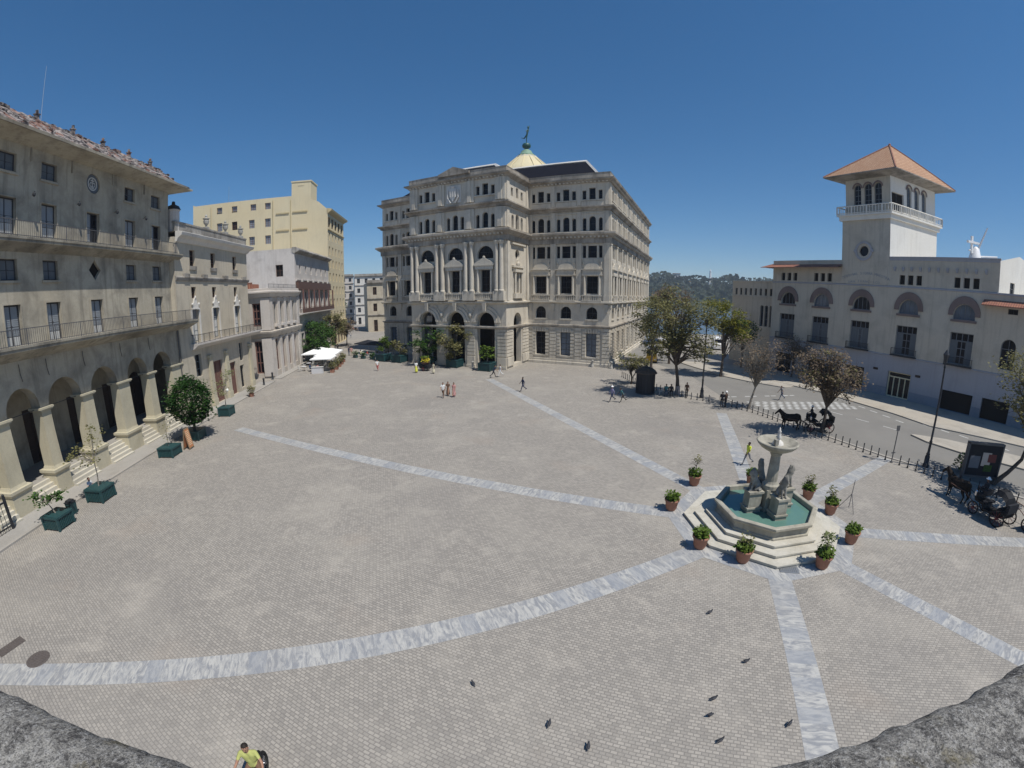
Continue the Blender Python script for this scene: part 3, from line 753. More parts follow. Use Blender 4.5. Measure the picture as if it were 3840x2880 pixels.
def house():
    H = empty('cream_house', **LW)
    tag(H, 'cream three storey house with white crested balcony doors and urns on its parapet', 'house')
    X0, X1 = 41.05, 58.6
    cx = [44.55, 49.15, 54.85]
    up = [('r', c - .56, c + .56, 15.7, 17.4) for c in cx]; md = [('r', c - .5, c + .5, 12.3, 13.5) for c in cx]; lo = [('r', c - .72, c + .72, 7.7, 11.1) for c in cx]
    gf = [('r', 43.6, 44.9, 3.9, 6.3), ('r', 47.3, 49.7, .12, 5.0), ('r', 54.6, 55.6, 4.0, 6.3), ('r', 54.3, 55.5, .5, 3.4), ('r', 51.6, 53.2, .12, 4.2)]
    mb = MB(); wall(mb, X0, X1, 0, 18.5, up + md + lo + gf, 0, .38)
    mb.poly([(X1, 0, 0), (X1, 14, 0), (X1, 14, 18.5), (X1, 0, 18.5)]); mb.poly([(X0, 0, 0), (X0, 14, 0), (X0, 14, 18.5), (X0, 0, 18.5)]); mb.poly([(X0, 0, 19), (X1, 0, 19), (X1, 14, 19), (X0, 14, 19)]); mb.poly([(X0, 14, 0), (X1, 14, 0), (X1, 14, 19), (X0, 14, 19)])
    mb.build('wall', 'house', H)
    for c, op in zip(cx, up):
        window(H, [op], 0, .38, fr='wood', gl='glass', bars=(1, 2)); s = MB(); s.box(c - .7, c + .7, -.15, .0, 15.3, 15.698); s.build('window_sill', 'house_dark', H)
    for c, op in zip(cx, md): window(H, [op], 0, .38, fr='wood', bars=(1, 1))
    for c, op in zip(cx, lo):
        def ex(f, c=c):
            for s in (-1, 1): f.box(c + s * .36 - .27, c + s * .36 + .27, .30, .33, 7.75, 10.1, 1)
        window(H, [op], 0, .38, fr='shutter', gl='glass_blue', bars=(1, 2), t=.09, extra=ex, xm='frame_white', name='balcony_door')
        s = MB(); s.box(c - .95, c - .725, -.1, 0, 7.55, 11.1); s.box(c + .725, c + .95, -.1, 0, 7.55, 11.1); scroll(s, c, 0, 11.1, 1.15, 1.35); s.build('door_crest', 'white_trim', H)
    window(H, [gf[0]], 0, .38, fr='shutter', bars=(1, 2)); window(H, [gf[2]], 0, .38, fr='shutter', bars=(1, 2)); window(H, [gf[3]], 0, .38, fr='iron', bars=(6, 3), t=.05, name='grille_window')
    for op in (gf[1], gf[4]):
        d = MB(); d.poly([(q[0], .34, q[1]) for q in shape(op)]); ring(d, shape(op), .15, .26, .34); d.box((op[1] + op[2]) / 2 - .04, (op[1] + op[2]) / 2 + .04, .28, .335, op[3], op[4] - .15); d.build('door', 'wood_red', H)
    for x in (46.6, 50.6, 57.6):
        pil = MB(); pil.box(x - .45, x + .45, -.35, 0, 0, .9); pil.taper(x - .38, x + .38, -.3, 0, .9, 5.6, -.03); pil.box(x - .48, x + .48, -.38, 0, 5.6, 5.9)
        pil.build('pilaster', 'pier', H)
    bs = MB(); bs.sweep([(43.0, 0), (60.4, 0)], [(0, 7.55), (1.05, 7.55), (1.05, 7.38), (.9, 7.34), (.5, 7.05), (.0, 6.85)]); bs.build('balcony_slab', 'pale', H)
    for i in range(24):
        pass
    r_ = MB(); rail(r_, 43.1, 60.3, -.98, 7.55, 8.5, .2, post=1.4, depth=.9); r_.build('balcony_rail', 'iron', H)
    bd = MB(); bd.sweep([(X0, 0), (X1, 0), (X1, 6)], [(0, 14.1), (.12, 14.15), (.22, 14.4), (.22, 14.5), (0, 14.62)])
    for x in (43, 46.8, 51.9, 57.2): bd.box(x - .5, x + .5, -.3, 0.01, 14.45, 14.85)
    bd.build('string_course', 'house_dark', H)
    co = MB(); co.sweep([(X0 + .3, 0), (X1, 0), (X1, 8)], [(0, 18.0), (.15, 18.05), (.35, 18.4), (.75, 18.65), (.85, 18.95), (.6, 19.05), (0, 19.1)]); co.build('cornice', 'white_trim', H)
    pa = MB(); pa.box(X0 + .3, X1, .0, .3, 19.09, 19.95); pa.box(X0 + .25, X1 + .08, -.07, .37, 19.95, 20.12); pa.build('parapet', 'house_dark', H)
    tu = MB(); tu.lathe([(.62, 19.1), (.62, 21.2), (.7, 21.25), (.7, 21.35)], 12, (42.0, .6, 0), 0); tu.lathe([(.75, 21.35), (.6, 21.7), (.2, 21.9), (.16, 22.2), (.0, 22.25)], 12, (42.0, .6, 0), 1); tu.build('roof_turret', ['pale', 'iron'], H)
    for x in (48.2, 53.0, 57.4):
        u = MB(); u.box(x - .3, x + .3, -.02, .5, 20.12, 20.35); u.lathe([(.14, 20.35), (.1, 20.5), (.3, 20.75), (.36, 21.05), (.26, 21.15), (.42, 21.3), (.42, 21.36), (.2, 21.34), (.12, 21.5), (.16, 21.62), (0, 21.85)], 10, (x, .24, 0)); u.build('roof_urn', 'urn', H)
house()
def corner_house():
    H = empty('corner_house', **LW)
    tag(H, 'two storey pale corner house with brown doors across the alley from cream house', 'house')
    X0, X1, Y = 63.3, 77.0, -1.1
    xs = [65.75, 68.45, 71.35, 74.2]
    up = [('r', x - .5, x + .5, 8.0, 11.3) for x in xs]; lo = [('r', x - .62, x + .62, .9, 5.7) for x in xs]
    mb = MB(); wall(mb, X0, X1, 0, 12.4, up + lo, Y, .4)
    mb.poly([(X1, Y, 0), (X1, 9, 0), (X1, 9, 12.4), (X1, Y, 12.4)]); mb.poly([(X0, Y, 13.2), (X1, Y, 13.2), (X1, 9, 13.2), (X0, 9, 13.2)])
    T = Matrix.Translation((X0, 9.0, 0)) @ Matrix.Rotation(-PI / 2, 4, 'Z')       # south face: local x runs from the back to the corner
    # local x = 9 - y
    so = [('r', 7.35, 9.05, 7.8, 11.2), ('r', 7.3, 9.1, .7, 5.6), ('r', 3.5, 5.2, 7.8, 11.2), ('r', 3.4, 5.2, .7, 5.6)]
    mb.T = T; wall(mb, 0, 9 - Y, 0, 12.4, so, 0, .4); mb.T = None
    mb.build('wall', 'corner', H)
    for op in up: window(H, [op], Y, .4, fr='shutter', gl='glass', bars=(1, 3))
    for op in lo: window(H, [op], Y, .4, fr='wood_red', gl='glass', bars=(1, 4), t=.16, name='shop_door')
    for op in so: window(H, [op], 0, .4, T=T, fr='wood_red', gl='glass', bars=(2, 2), t=.2, name='door')
    for x in (63.9, 67.1, 69.9, 72.8, 76.4):
        pi_ = MB(); pi_.box(x - .42, x + .42, Y - .16, Y, 7.2, 11.8); pi_.box(x - .5, x + .5, Y - .2, Y, 11.6, 11.95); pi_.box(x - .5, x + .5, Y - .16, Y, 0, 6.0)
        pi_.build('pilaster', 'pale', H)
    pi_ = MB(); pi_.box(63.1, 63.3, Y - .16, .35, .3, 6.0); pi_.box(63.12, 63.3, Y - .16, .2, 7.2, 11.9)
    pi_.build('corner_pilaster', 'pale', H)
    co = MB(); pth = [(X0, 9), (X0, Y), (X1, Y)]
    co.sweep(pth, [(0, 12.0), (.2, 12.1), (.45, 12.55), (.65, 12.7), (.65, 12.9), (.2, 13.0), (.2, 13.35), (0, 13.4)]); co.build('cornice', 'pale', H)
    le = MB(); le.sweep(pth, [(0, 6.05), (.25, 6.2), (.55, 6.75), (.6, 7.0), (.35, 7.08), (0, 7.1)]); le.build('ledge', 'corner', H)
    for x in xs:
        s = MB(); s.box(x - .65, x + .65, Y - .4, Y, 7.55, 7.9); s.build('balconet', 'pale', H)
    rr = MB(); rail(rr, 63.5, 76.8, Y - .02, 13.4, 14.0, .3, post=2.2); rr.build('roof_rail', 'iron_grey', H)
    cn = MB(); cn.poly([(63.4, 1.5, 13.25), (63.4, 4.6, 13.25), (63.6, 4.6, 14.35), (63.6, 1.5, 14.35)]); cn.box(63.4, 66, 1.5, 4.6, 13.2, 14.1); cn.build('roof_shed', 'tile_red', H)
corner_house()
def balcony_house():
    H = empty('balcony_house', **LW)
    tag(H, 'pale three storey house with long brown wooden balconies beside the yellow block', 'house')
    X0, X1, Y = 77.6, 101.4, -.5
    xs = [80.6, 84.2, 87.8, 91.5, 95.2, 98.9]
    up = [('r', x - .5, x + .5, 16.2, 17.8) for x in xs]; md = [('r', x - .85, x + .85, 9.7, 12.8) for x in xs]; lo = [('r', x - .8, x + .8, .3, 5.2) for x in xs]
    mb = MB(); wall(mb, X0, X1, 0, 20.0, up + md + lo, Y, .5); mb.poly([(X0, Y, 20), (X1, Y, 20), (X1, 16, 20), (X0, 16, 20)]); mb.poly([(X1, Y, 0), (X1, 16, 0), (X1, 16, 20), (X1, Y, 20)])
    T = Matrix.Translation((X0, 16, 0)) @ Matrix.Rotation(-PI / 2, 4, 'Z'); mb.T = T
    g = [('r', 12.9, 14.3, 15.7, 17.8)]; wall(mb, 0, 16.5, 0, 20.6, g, 0, .4); mb.T = None
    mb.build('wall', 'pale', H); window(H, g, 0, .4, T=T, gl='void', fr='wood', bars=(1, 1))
    for op in up: window(H, [op], Y, .5, fr='shutter', bars=(1, 1))
    for op in md: window(H, [op], Y, .5, fr='wood', gl='glass', bars=(1, 2), t=.12, name='balcony_door')
    for op in lo: window(H, [op], Y, .5, fr='wood', gl='glass', bars=(1, 3), t=.12, name='shop_door')
    rf = MB(); rf.sweep([(X0 - .1, Y), (X1, Y)], [(-.4, 19.9), (0, 19.7), (.9, 20.1), (.95, 20.3), (.4, 20.75), (-.4, 20.8)]); rf.build('eaves', 'house_dark', H)
    for z, h, d in ((15.1, 0, .35), (8.95, 1.0, 1.2)):
        s = MB(); s.sweep([(X0 + .3, Y), (X1, Y)], [(0, z), (d, z), (d, z - .18), (0, z - .5)]); s.build('balcony_slab', 'pale', H)
    wb = MB(); wb.box(X0 + .4, X1, Y - .5, Y, 13.5, 14.65); wb.box(X0 + .3, X1, Y - .6, Y, 13.2, 13.5); wb.build('awning_fascia', 'wood', H)
    r_ = MB(); r_.box(X0 + .4, X1, Y - 1.15, Y - 1.07, 8.95, 9.75); rail(r_, X0 + .4, X1, Y - 1.11, 8.95, 9.95, .3, depth=1.1); r_.build('balcony_rail', 'wood', H)
    for x in [79, 82.4, 86, 89.6, 93.3, 97, 100.7]: cs = MB(); cs.box(x - .14, x + .14, Y - 1.16, Y - .9, 9.0, 13.2); cs.build('balcony_post', 'wood_red', H)
    for x in xs:
        s = MB(); s.box(x - .3, x + .3, Y - .5, Y, 14.66, 15.1); s.build('bracket', 'white_trim', H)
balcony_house()
def yellow_block():
    H = empty('yellow_block', **LW)
    tag(H, 'tall pale yellow office block with blank side wall and roof tower', 'building')
    X0, X1, Y = 101.5, 118.2, -.5
    xs = [103.2, 106.3, 109.5, 112.8, 116.0]; zs = [6.3, 9.3, 12.3, 15.4, 18.5, 21.6, 25.0]
    ops = [('r', x - .55, x + .55, z, z + 1.9) for z in zs for x in xs] + [('r', x - 1.1, x + 1.1, 28.0, 30.4) for x in xs]
    gops = [('r', x - 1.1, x + 1.1, .2, 4.5) for x in xs]
    mb = MB(); wall(mb, X0, X1, 0, 32, ops + gops, Y, .35)
    mb.poly([(X0, Y, 31.8), (X1, Y, 31.8), (X1, 34, 34), (X0, 34, 34)]); mb.poly([(X1, Y, 0), (X1, 34, 0), (X1, 34, 32), (X1, Y, 32)]); mb.poly([(X0, 34, 0), (X1, 34, 0), (X1, 34, 36), (X0, 34, 36)])
    # blank side wall; w runs from back (0) to the street corner; w = 34 - y
    T = Matrix.Translation((X0, 34, 0)) @ Matrix.Rotation(-PI / 2, 4, 'Z'); mb.T = T
    W = lambda n_: n_ + 61.0                                # measured n -> w
    s_ops = []
    for n0, zz in [(-53.7, (33.15,)), (-49.7, (33.1, 28.9)), (-44.8, (33.1,)), (-41.1, (33.1,)), (-45.2, (28.9, 24.9, 20.9)), (-41.1, (28.9, 24.9, 20.9)), (-49.6, (24.9,)), (-53.7, (28.9,))]:
        for z in zz: s_ops.append(('r', W(n0) - .72, W(n0) + .72, z, z + (1.5 if z > 33 else 2.0)))
    wall(mb, 0, W(-26.5), 0, 32.0, [o for o in s_ops if o[3] < 32], 0, .35)
    top = [o for o in s_ops if o[3] > 32]; wall(mb, 0, W(-33), 32.0, 35.7, top, 0, .35)
    mb.poly([(W(-33), 0, 32.0), (W(-26.5), 0, 32.0), (W(-28.6), 0, 33.9), (W(-30.4), 0, 34.7), (W(-33), 0, 35.7)])
    mb.T = None; mb.build('wall', 'yellow', H)
    for i, op in enumerate(s_ops): window(H, [op], 0, .35, T=T, fr='wood_red', gl='void' if i == 2 else 'curtain', bars=(1, 3))
    for op in ops: window(H, [op], Y, .35, fr='wood', gl='glass', bars=(1, 1))
    for op in gops: window(H, [op], Y, .35, fr='wood', gl='glass', bars=(2, 1), name='shop_door')
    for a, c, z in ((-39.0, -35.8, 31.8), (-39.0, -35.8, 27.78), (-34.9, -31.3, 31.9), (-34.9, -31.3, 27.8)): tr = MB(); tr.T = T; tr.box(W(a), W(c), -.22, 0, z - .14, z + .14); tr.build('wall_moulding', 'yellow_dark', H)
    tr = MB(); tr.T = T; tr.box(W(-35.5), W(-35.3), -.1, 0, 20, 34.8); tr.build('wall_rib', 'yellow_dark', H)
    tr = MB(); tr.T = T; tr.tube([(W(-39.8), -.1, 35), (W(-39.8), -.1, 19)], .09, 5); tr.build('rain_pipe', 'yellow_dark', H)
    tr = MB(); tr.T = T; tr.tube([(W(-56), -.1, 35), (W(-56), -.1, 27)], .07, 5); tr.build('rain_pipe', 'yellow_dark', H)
    tw = MB(); tw.T = T; tw.box(W(-35.2), W(-30.5), .02, 5, 34.0, 39.0); tw.box(W(-35.35), W(-30.35), -.1, 5.15, 38.9, 39.2); tw.box(W(-33.6), W(-32.2), -.05, .02, 38, 38.3); tw.build('roof_tower', 'yellow', H)
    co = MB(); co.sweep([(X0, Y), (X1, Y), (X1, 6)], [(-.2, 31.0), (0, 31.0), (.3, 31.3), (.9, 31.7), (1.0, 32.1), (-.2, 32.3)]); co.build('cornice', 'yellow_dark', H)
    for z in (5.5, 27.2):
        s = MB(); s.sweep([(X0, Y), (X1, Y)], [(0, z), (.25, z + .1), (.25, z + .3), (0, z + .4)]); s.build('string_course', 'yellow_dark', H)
    a = MB(); a.tube([(105, 26, 35), (105, 26, 40.5)], .04, 4); a.build('antenna', 'tin', H)
yellow_block()
def street_block(name, label, x0, x1, y0, y1, zt, mat, nfl, bay, trim='house_dark', wn='shutter', loc=LW, south=True, east=True, gl='glass'):
    """plain street house: east front along x at depth y0 and a south gable at x0"""
    H = empty(name, **loc); tag(H, label, 'building', 'houses far down the street')
    mb = MB(); fl = zt / nfl
    def ops(L): 
        n_ = max(1, int(L / bay)); return [('r', (i + .5) * L / n_ - .6, (i + .5) * L / n_ + .6, k * fl + (.25 * fl if k else .1), k * fl + .72 * fl) for i in range(n_) for k in range(nfl)]
    e = [('r', o[1] + x0, o[2] + x0, o[3], o[4]) for o in ops(x1 - x0)]
    T = Matrix.Translation((x0, y1, 0)) @ Matrix.Rotation(-PI / 2, 4, 'Z'); s = ops(y1 - y0)
    if east: wall(mb, x0, x1, 0, zt, e, y0, .3)
    mb.T = T; wall(mb, 0, y1 - y0, 0, zt, s, 0, .3); mb.T = None
    mb.poly([(x0, y0, zt), (x1, y0, zt), (x1, y1, zt), (x0, y1, zt)]); mb.poly([(x1, y0, 0), (x1, y1, 0), (x1, y1, zt), (x1, y0, zt)]); mb.poly([(x0, y1, 0), (x1, y1, 0), (x1, y1, zt), (x0, y1, zt)])
    mb.build('wall', mat, H)
    for o_ in s: window(H, [o_], 0, .3, T=T, fr=wn, gl=gl, bars=(1, 1), t=.12)
    for o_ in (e if east else []): window(H, [o_], y0, .3, fr=wn, gl=gl, bars=(1, 1), t=.12)
    c = MB(); c.sweep([(x0, y1), (x0, y0), (x1, y0)], [(0, zt - .5), (.5, zt - .2), (.55, zt + .1), (.1, zt + .15), (.1, zt + .8), (-.25, zt + .8), (-.25, zt - .5)])
    for k in range(1, nfl): c.sweep([(x0, y1), (x0, y0), (x1, y0)], [(0, k * fl - .1), (.3, k * fl), (.3, k * fl + .18), (0, k * fl + .25)])
    c.build('cornice', trim, H)
# houses closing the street, the row beyond the yellow block and one behind the exchange
FARST = dict(loc=(-46.1, 135.4, 0), rotz=R(112))
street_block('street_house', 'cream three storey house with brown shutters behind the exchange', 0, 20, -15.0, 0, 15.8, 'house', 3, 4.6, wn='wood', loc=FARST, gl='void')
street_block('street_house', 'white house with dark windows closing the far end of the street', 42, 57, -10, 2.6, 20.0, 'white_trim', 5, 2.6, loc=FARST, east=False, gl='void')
street_block('street_house', 'pale grey house left of the white one at the street end', 60, 72, 2.75, 14.0, 21.0, 'pale', 6, 2.4, loc=FARST, east=False)
# ================================================================ the exchange building at the head of the square
LJ = dict(loc=(14.9, 65.9, 0), rotz=R(-25))     # local origin: right front corner of the right wing; x right, y back
def exchange():
    H = empty('exchange_building', **LJ)
    tag(H, 'six storey pale stone exchange building with triple arch porch and domed roof', 'building')
    DP = 8.4
    W0, W1, B0, B1, L0 = -13.42, 0.0, -30.85, -13.42, -44.4
    ID = Matrix.Identity(4)
    TR = Matrix.Translation((0, 0, 0)) @ Matrix.Rotation(PI / 2, 4, 'Z')       # right side, x' = depth
    TB = Matrix.Translation((B1, -DP, 0)) @ Matrix.Rotation(PI / 2, 4, 'Z')    # porch block, right cheek
    TLB = Matrix.Translation((B0, 0, 0)) @ Matrix.Rotation(-PI / 2, 4, 'Z')    # porch block, left cheek
    TF = Matrix.Translation((0, -DP, 0))
    TL = Matrix.Translation((L0, 46, 0)) @ Matrix.Rotation(-PI / 2, 4, 'Z')
    mb = MB(); wins = []
    def bay(c, hw, T, gf='door', tri=True):
        s = hw / 1.62
        o = dict(w1=[('r', c - .86 * s, c + .86 * s, 1.45, 5.2)], w2=[('a', c - .87 * s, c + .87 * s, 7.4, 9.3)], w3=[('r', c - .9 * s, c + .9 * s, 11.38, 14.1)],
                 w3b=[('r', c - 1.58 * s, c - 1.02 * s, 16.95, 18.85), ('r', c - .70 * s, c + .70 * s, 16.95, 18.85), ('r', c + 1.02 * s, c + 1.58 * s, 16.95, 18.85)],
                 w4=[('a', c - 1.6 * s, c - .98 * s, 21.17, 23.2), ('a', c - .53 * s, c + .53 * s, 21.15, 23.45), ('a', c + .98 * s, c + 1.6 * s, 21.17, 23.2)],
                 w5=[('r', c - 1.6 * s, c - .98 * s, 26.12, 27.55), ('r', c - .51 * s, c + .51 * s, 26.08, 27.92), ('r', c + .98 * s, c + 1.6 * s, 26.12, 27.55)])
        return o
    allw = []
    def face(T, x0, x1, cs, hw, y=0.0, dressing=True, gfdark=()):
        ops = []
        for i, c in enumerate(cs):
            o = bay(c, hw, T)
            for k, v in o.items():
                ops += v; allw.append((k, v, T, i in gfdark))
        mb.T = T; wall(mb, x0, x1, 0, 29.6, ops, y, .5); mb.T = None
        if not dressing: return
        d = MB(); d.T = T
        for c in cs:
            s = hw / 1.62
            # w3 window: columns, pediment panel, balustrade
            for sx in (-1.18, 1.18): d.tube([(c + sx * s, -.22, 11.2), (c + sx * s, -.22, 14.15)], [.19 * s + .02, .16 * s + .02], 8)
            d.box(c - 1.6 * s, c + 1.6 * s, -.42, -.002, 14.2, 14.5); d.box(c - 1.5 * s, c + 1.5 * s, -.34, -.002, 14.5, 15.1); d.box(c - 1.65 * s, c + 1.65 * s, -.55, -.002, 15.1, 15.25)
            d.box(c - 1.55 * s, c + 1.55 * s, -.10, -.002, 15.3, 16.75)
            q = [(c + 1.25 * s * math.cos(PI * i / 8), 15.25 + .95 * math.sin(PI * i / 8)) for i in range(9)]
            f = [d.add((x, -.34, z)) for x, z in q]; g = [d.add((x, -.1, z)) for x, z in q]; d.idx(f)
            for i in range(8): d.idx((f[i], f[i + 1], g[i + 1], g[i]))
            for sx in (-1, 1): d.ball((c + sx * 1.4 * s, -.14, 16.2), (.14, .12, .3), 6, 4)
            d.box(c - 1.6 * s, c + 1.6 * s, -.45, -.25, 11.02, 11.2); d.box(c - 1.6 * s, c + 1.6 * s, -.45, -.25, 10.2, 10.36)
            for i in range(9): xx = c - 1.4 * s + 2.8 * s * i / 8; d.box(xx - .07, xx + .07, -.40, -.30, 10.36, 11.02)
            # ground floor rusticated surround
            for k in range(8):
                z = 1.3 + k * .56
                for sx in (-1, 1):
                    xx = c + sx * (.86 * s + .28); d.box(xx - .27, xx + .27, -.14, -.002, z, z + .34)
            for k in range(5): xx = c + (k - 2) * .42 * s; d.box(xx - .14, xx + .14, -.16, -.002, 5.25, 5.85)
            d.box(c - .98 * s, c + .98 * s, -.12, -.002, 1.2, 1.44)
            d.box(c - 1.0 * s, c + 1.0 * s, -.14, -.002, 7.2, 7.39)
            for z, sx in ((26.0, 1), (21.05, 1)): d.box(c - 1.8 * s, c + 1.8 * s, -.16, -.002, z - .12, z + .05)
            d.box(c - 1.72 * s, c + 1.72 * s, -.1, -.002, 25.05, 25.8)
            d.box(c - 1.75 * s, c + 1.75 * s, -.12, -.002, 23.85, 24.02)
            for sx in (-.77, .77): d.tube([(c + sx * s, .05, 21.15), (c + sx * s, .05, 23.2)], .09, 6)
        ed = [x0] + [(a + b_) / 2 for a, b_ in zip(cs, cs[1:])] + [x1]
        for i, x in enumerate(ed):
            w_ = .42; xx = min(max(x, x0 + w_), x1 - w_)
            d.box(xx - w_, xx + w_, -.2, -.002, 10.2, 19.2); d.box(xx - w_ - .06, xx + w_ + .06, -.26, -.002, 18.9, 19.25); d.box(xx - w_ - .06, xx + w_ + .06, -.28, -.002, 10.15, 11.1)
            d.box(xx - w_ * .7, xx + w_ * .7, -.12, -.002, 21.2, 24.2); d.box(xx - w_ * .7, xx + w_ * .7, -.12, -.002, 25.2, 28.6)
            d.box(xx - .3, xx + .3, -.3, -.002, 9.2, 9.75); d.box(xx - .18, xx + .18, -.16, -.002, 8.5, 9.2)
            for k in range(9): d.box(xx - .5 - .04 * (k % 2), xx + .5 + .04 * (k % 2), -.13, -.002, .9 + k * .58, .9 + k * .58 + .46)
        d.build('facade_dressing', 'lonja', H)
    face(ID, W0, W1, [-11.25, -7.0, -2.75], 1.62, gfdark=(0,))
    face(ID, L0, B0, [-42.05, -37.9, -33.6], 1.5)
    face(TR, 0, 46, [2.9, 7.3, 11.7, 17.0, 22.2, 27.4, 33.0, 38.2, 42.9], 1.5)
    # --- the porch block
    bx = [-27.45, -22.1, -16.85]
    ops = []
    for i, c in enumerate(bx):
        e = dict(arch=[('a', c - 1.5, c + 1.5, .5, 8.5)], w3=[('r', c - .78, c + .78, 11.6, 14.9)], lun=[('a', c - 1.35, c + 1.35, 16.6, 18.5)],
                 w4=[('a', c - 1.58, c - .95, 21.25, 23.28), ('a', c - .5, c + .5, 21.25, 23.6), ('a', c + .95, c + 1.58, 21.25, 23.28)])
        if i != 1: e['w5'] = [('r', c - 1.58, c - .95, 26.3, 27.65), ('r', c - .5, c + .5, 26.25, 28.0), ('r', c + .95, c + 1.58, 26.3, 27.65)]
        for k, v in e.items():
            ops += v
            if k != 'arch': allw.append((k, v, TF, True))
    mb.T = TF; wall(mb, B0, B1, 0, 29.6, ops, 0, .9); mb.T = None
    for T, nm in ((TB, 1), (TLB, 0)):
        c = 4.0
        e = dict(arch=[('a', 2.6, 5.5, .5, 8.4)], w3=[('r', 3.35, 4.65, 11.45, 14.5)], lun=[('o', 4.0, 17.3, .8)],
                 w4=[('a', 1.9, 2.7, 21.25, 23.3), ('a', 3.4, 4.6, 21.25, 23.6), ('a', 5.3, 6.1, 21.25, 23.3)], w5=[('r', 1.7, 2.5, 26.1, 27.4), ('r', 3.5, 4.4, 26.1, 27.7), ('r', 5.3, 6.1, 26.1, 27.4)])
        oo = []
        for k, v in e.items():
            oo += v
            if k != 'arch' and nm: allw.append((k, v, T, True))
        mb.T = T; wall(mb, 0, DP, 0, 29.6, oo, 0, .9); mb.T = None
    mb.T = TL; wall(mb, 0, 46, 0, 29.6, [], 0); mb.T = None
    mb.poly([(L0, 46, 0), (W1, 46, 0), (W1, 46, 29.6), (L0, 46, 29.6)])
    # porch interior
    mb.build('wall', 'lonja', H)
    pi_ = MB(); pi_.box(B0 + .95, B1 - .95, -DP + 4.5, -DP + 4.7, .04, 9.4); pi_.box(B0 + .95, B1 - .95, -DP + .95, -.1, 9.4, 9.6); pi_.box(B0 + .95, B1 - .95, -DP + .95, -.1, .02, .04); pi_.build('porch_interior', 'void', H)  # near-black colour stands in for the shade deep inside the porch
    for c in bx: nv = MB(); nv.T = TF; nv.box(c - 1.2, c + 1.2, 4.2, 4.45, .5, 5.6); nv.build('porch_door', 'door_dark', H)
    # windows, each with its panes
    for k, v, T, dark in allw:
        nb = {'w1': (1, 3), 'w2': (1, 1), 'w3': (1, 2), 'w3b': (0, 1), 'w4': (0, 1), 'w5': (0, 1), 'lun': (2, 1)}[k]
        g = 'glass' if k != 'w1' or dark else 'glass_blue'
        window(H, v, 0, .5, T=T, gl=g, fr='frame_dark', bars=nb, t=.06)
    # block dressing
    d = MB(); d.T = TF
    for i, c in enumerate(bx):
        # archivolt ring over the great arch
        for rr, pr in ((2.45, .16), (2.0, .28)):
            q = [(c + rr * math.cos(PI * j / 14), 7.0 + rr * math.sin(PI * j / 14)) for j in range(15)]; qi = [(c + (rr - .42) * math.cos(PI * j / 14), 7.0 + (rr - .42) * math.sin(PI * j / 14)) for j in range(15)]
            for j in range(14):
                d.poly([(q[j][0], -pr, q[j][1]), (qi[j][0], -pr, qi[j][1]), (qi[j + 1][0], -pr, qi[j + 1][1]), (q[j + 1][0], -pr, q[j + 1][1])][::-1])
                d.poly([(q[j][0], -pr, q[j][1]), (q[j + 1][0], -pr, q[j + 1][1]), (q[j + 1][0], 0, q[j + 1][1]), (q[j][0], 0, q[j][1])])
                d.poly([(qi[j][0], -pr, qi[j][1]), (qi[j + 1][0], -pr, qi[j + 1][1]), (qi[j + 1][0], 0, qi[j + 1][1]), (qi[j][0], 0, qi[j][1])][::-1])
        d.taper(c - .22, c + .22, -.55, -.003, 8.7, 10.0, .12)
        # pedimented window
        for sx in (-1.12, 1.12): d.tube([(c + sx, -.3, 11.6), (c + sx, -.3, 14.9)], [.2, .17], 8); d.box(c + sx - .26, c + sx + .26, -.55, -.003, 11.3, 11.6)
        d.box(c - 1.55, c + 1.55, -.5, -.003, 14.95, 15.5); d.box(c - 1.7, c + 1.7, -.62, -.003, 15.5, 15.68)
        q = [(c - 1.7, 15.68), (c + 1.7, 15.68), (c + 1.7, 15.85), (c, 16.75), (c - 1.7, 15.85)]
        f = [d.add((x, -.55, z)) for x, z in q]; g = [d.add((x, -.05, z)) for x, z in q]; d.idx(f)
        for j in range(5): d.idx((f[j], g[j], g[(j + 1) % 5], f[(j + 1) % 5]))
        d.ball((c, -.45, 16.75), (.25, .14, .25), 8, 5)
        d.box(c - 1.7, c + 1.7, -.6, -.4, 11.28, 11.44); d.box(c - 1.7, c + 1.7, -.6, -.4, 10.4, 10.6)
        for j in range(10): xx = c - 1.5 + 3.0 * j / 9; d.box(xx - .08, xx + .08, -.55, -.45, 10.6, 11.28)
        for z in (21.1,): d.box(c - 1.8, c + 1.8, -.2, -.003, z - .12, z + .05)
        if i != 1: d.box(c - 1.8, c + 1.8, -.2, -.003, 26.05, 26.2)
    cols = [-30.2, -29.2, -25.3, -24.25, -20.0, -18.95, -14.75, -14.0]
    for x in cols:
        d.box(x - .5, x + .5, -.75, -.003, 10.3, 11.7); d.lathe([(.42, 11.7), (.42, 11.85), (.34, 11.95), (.33, 15), (.28, 18.6), (.34, 18.7), (.44, 19.0), (.44, 19.15)], 12, (x, -.42, 0))
    for x in (-30.0, -24.8, -19.5, -14.3):
        d.box(x - .85, x + .85, -.2, -.003, 21.2, 24.2); d.box(x - .35, x + .35, -.36, -.2, 21.2, 24.2); d.box(x - .8, x + .8, -.2, -.003, 25.3, 28.7); d.box(x - .3, x + .3, -.32, -.2, 25.3, 28.7)
    for x0, x1 in ((B0, bx[0] - 1.95), (bx[0] + 1.95, bx[1] - 1.95), (bx[1] + 1.95, bx[2] - 1.95), (bx[2] + 1.95, B1)):
        for k in range(8): d.box(x0 + .02, x1 - .02, -.10, -.003, 1.95 + k * .53, 1.95 + k * .53 + .42)
        d.box(x0 - .1, x1 + .1, -.3, -.003, .05, .45); d.box(x0, x1, -.2, -.003, .45, 1.75); d.box(x0 - .02, x1 + .02, -.28, -.003, 6.18, 6.5)
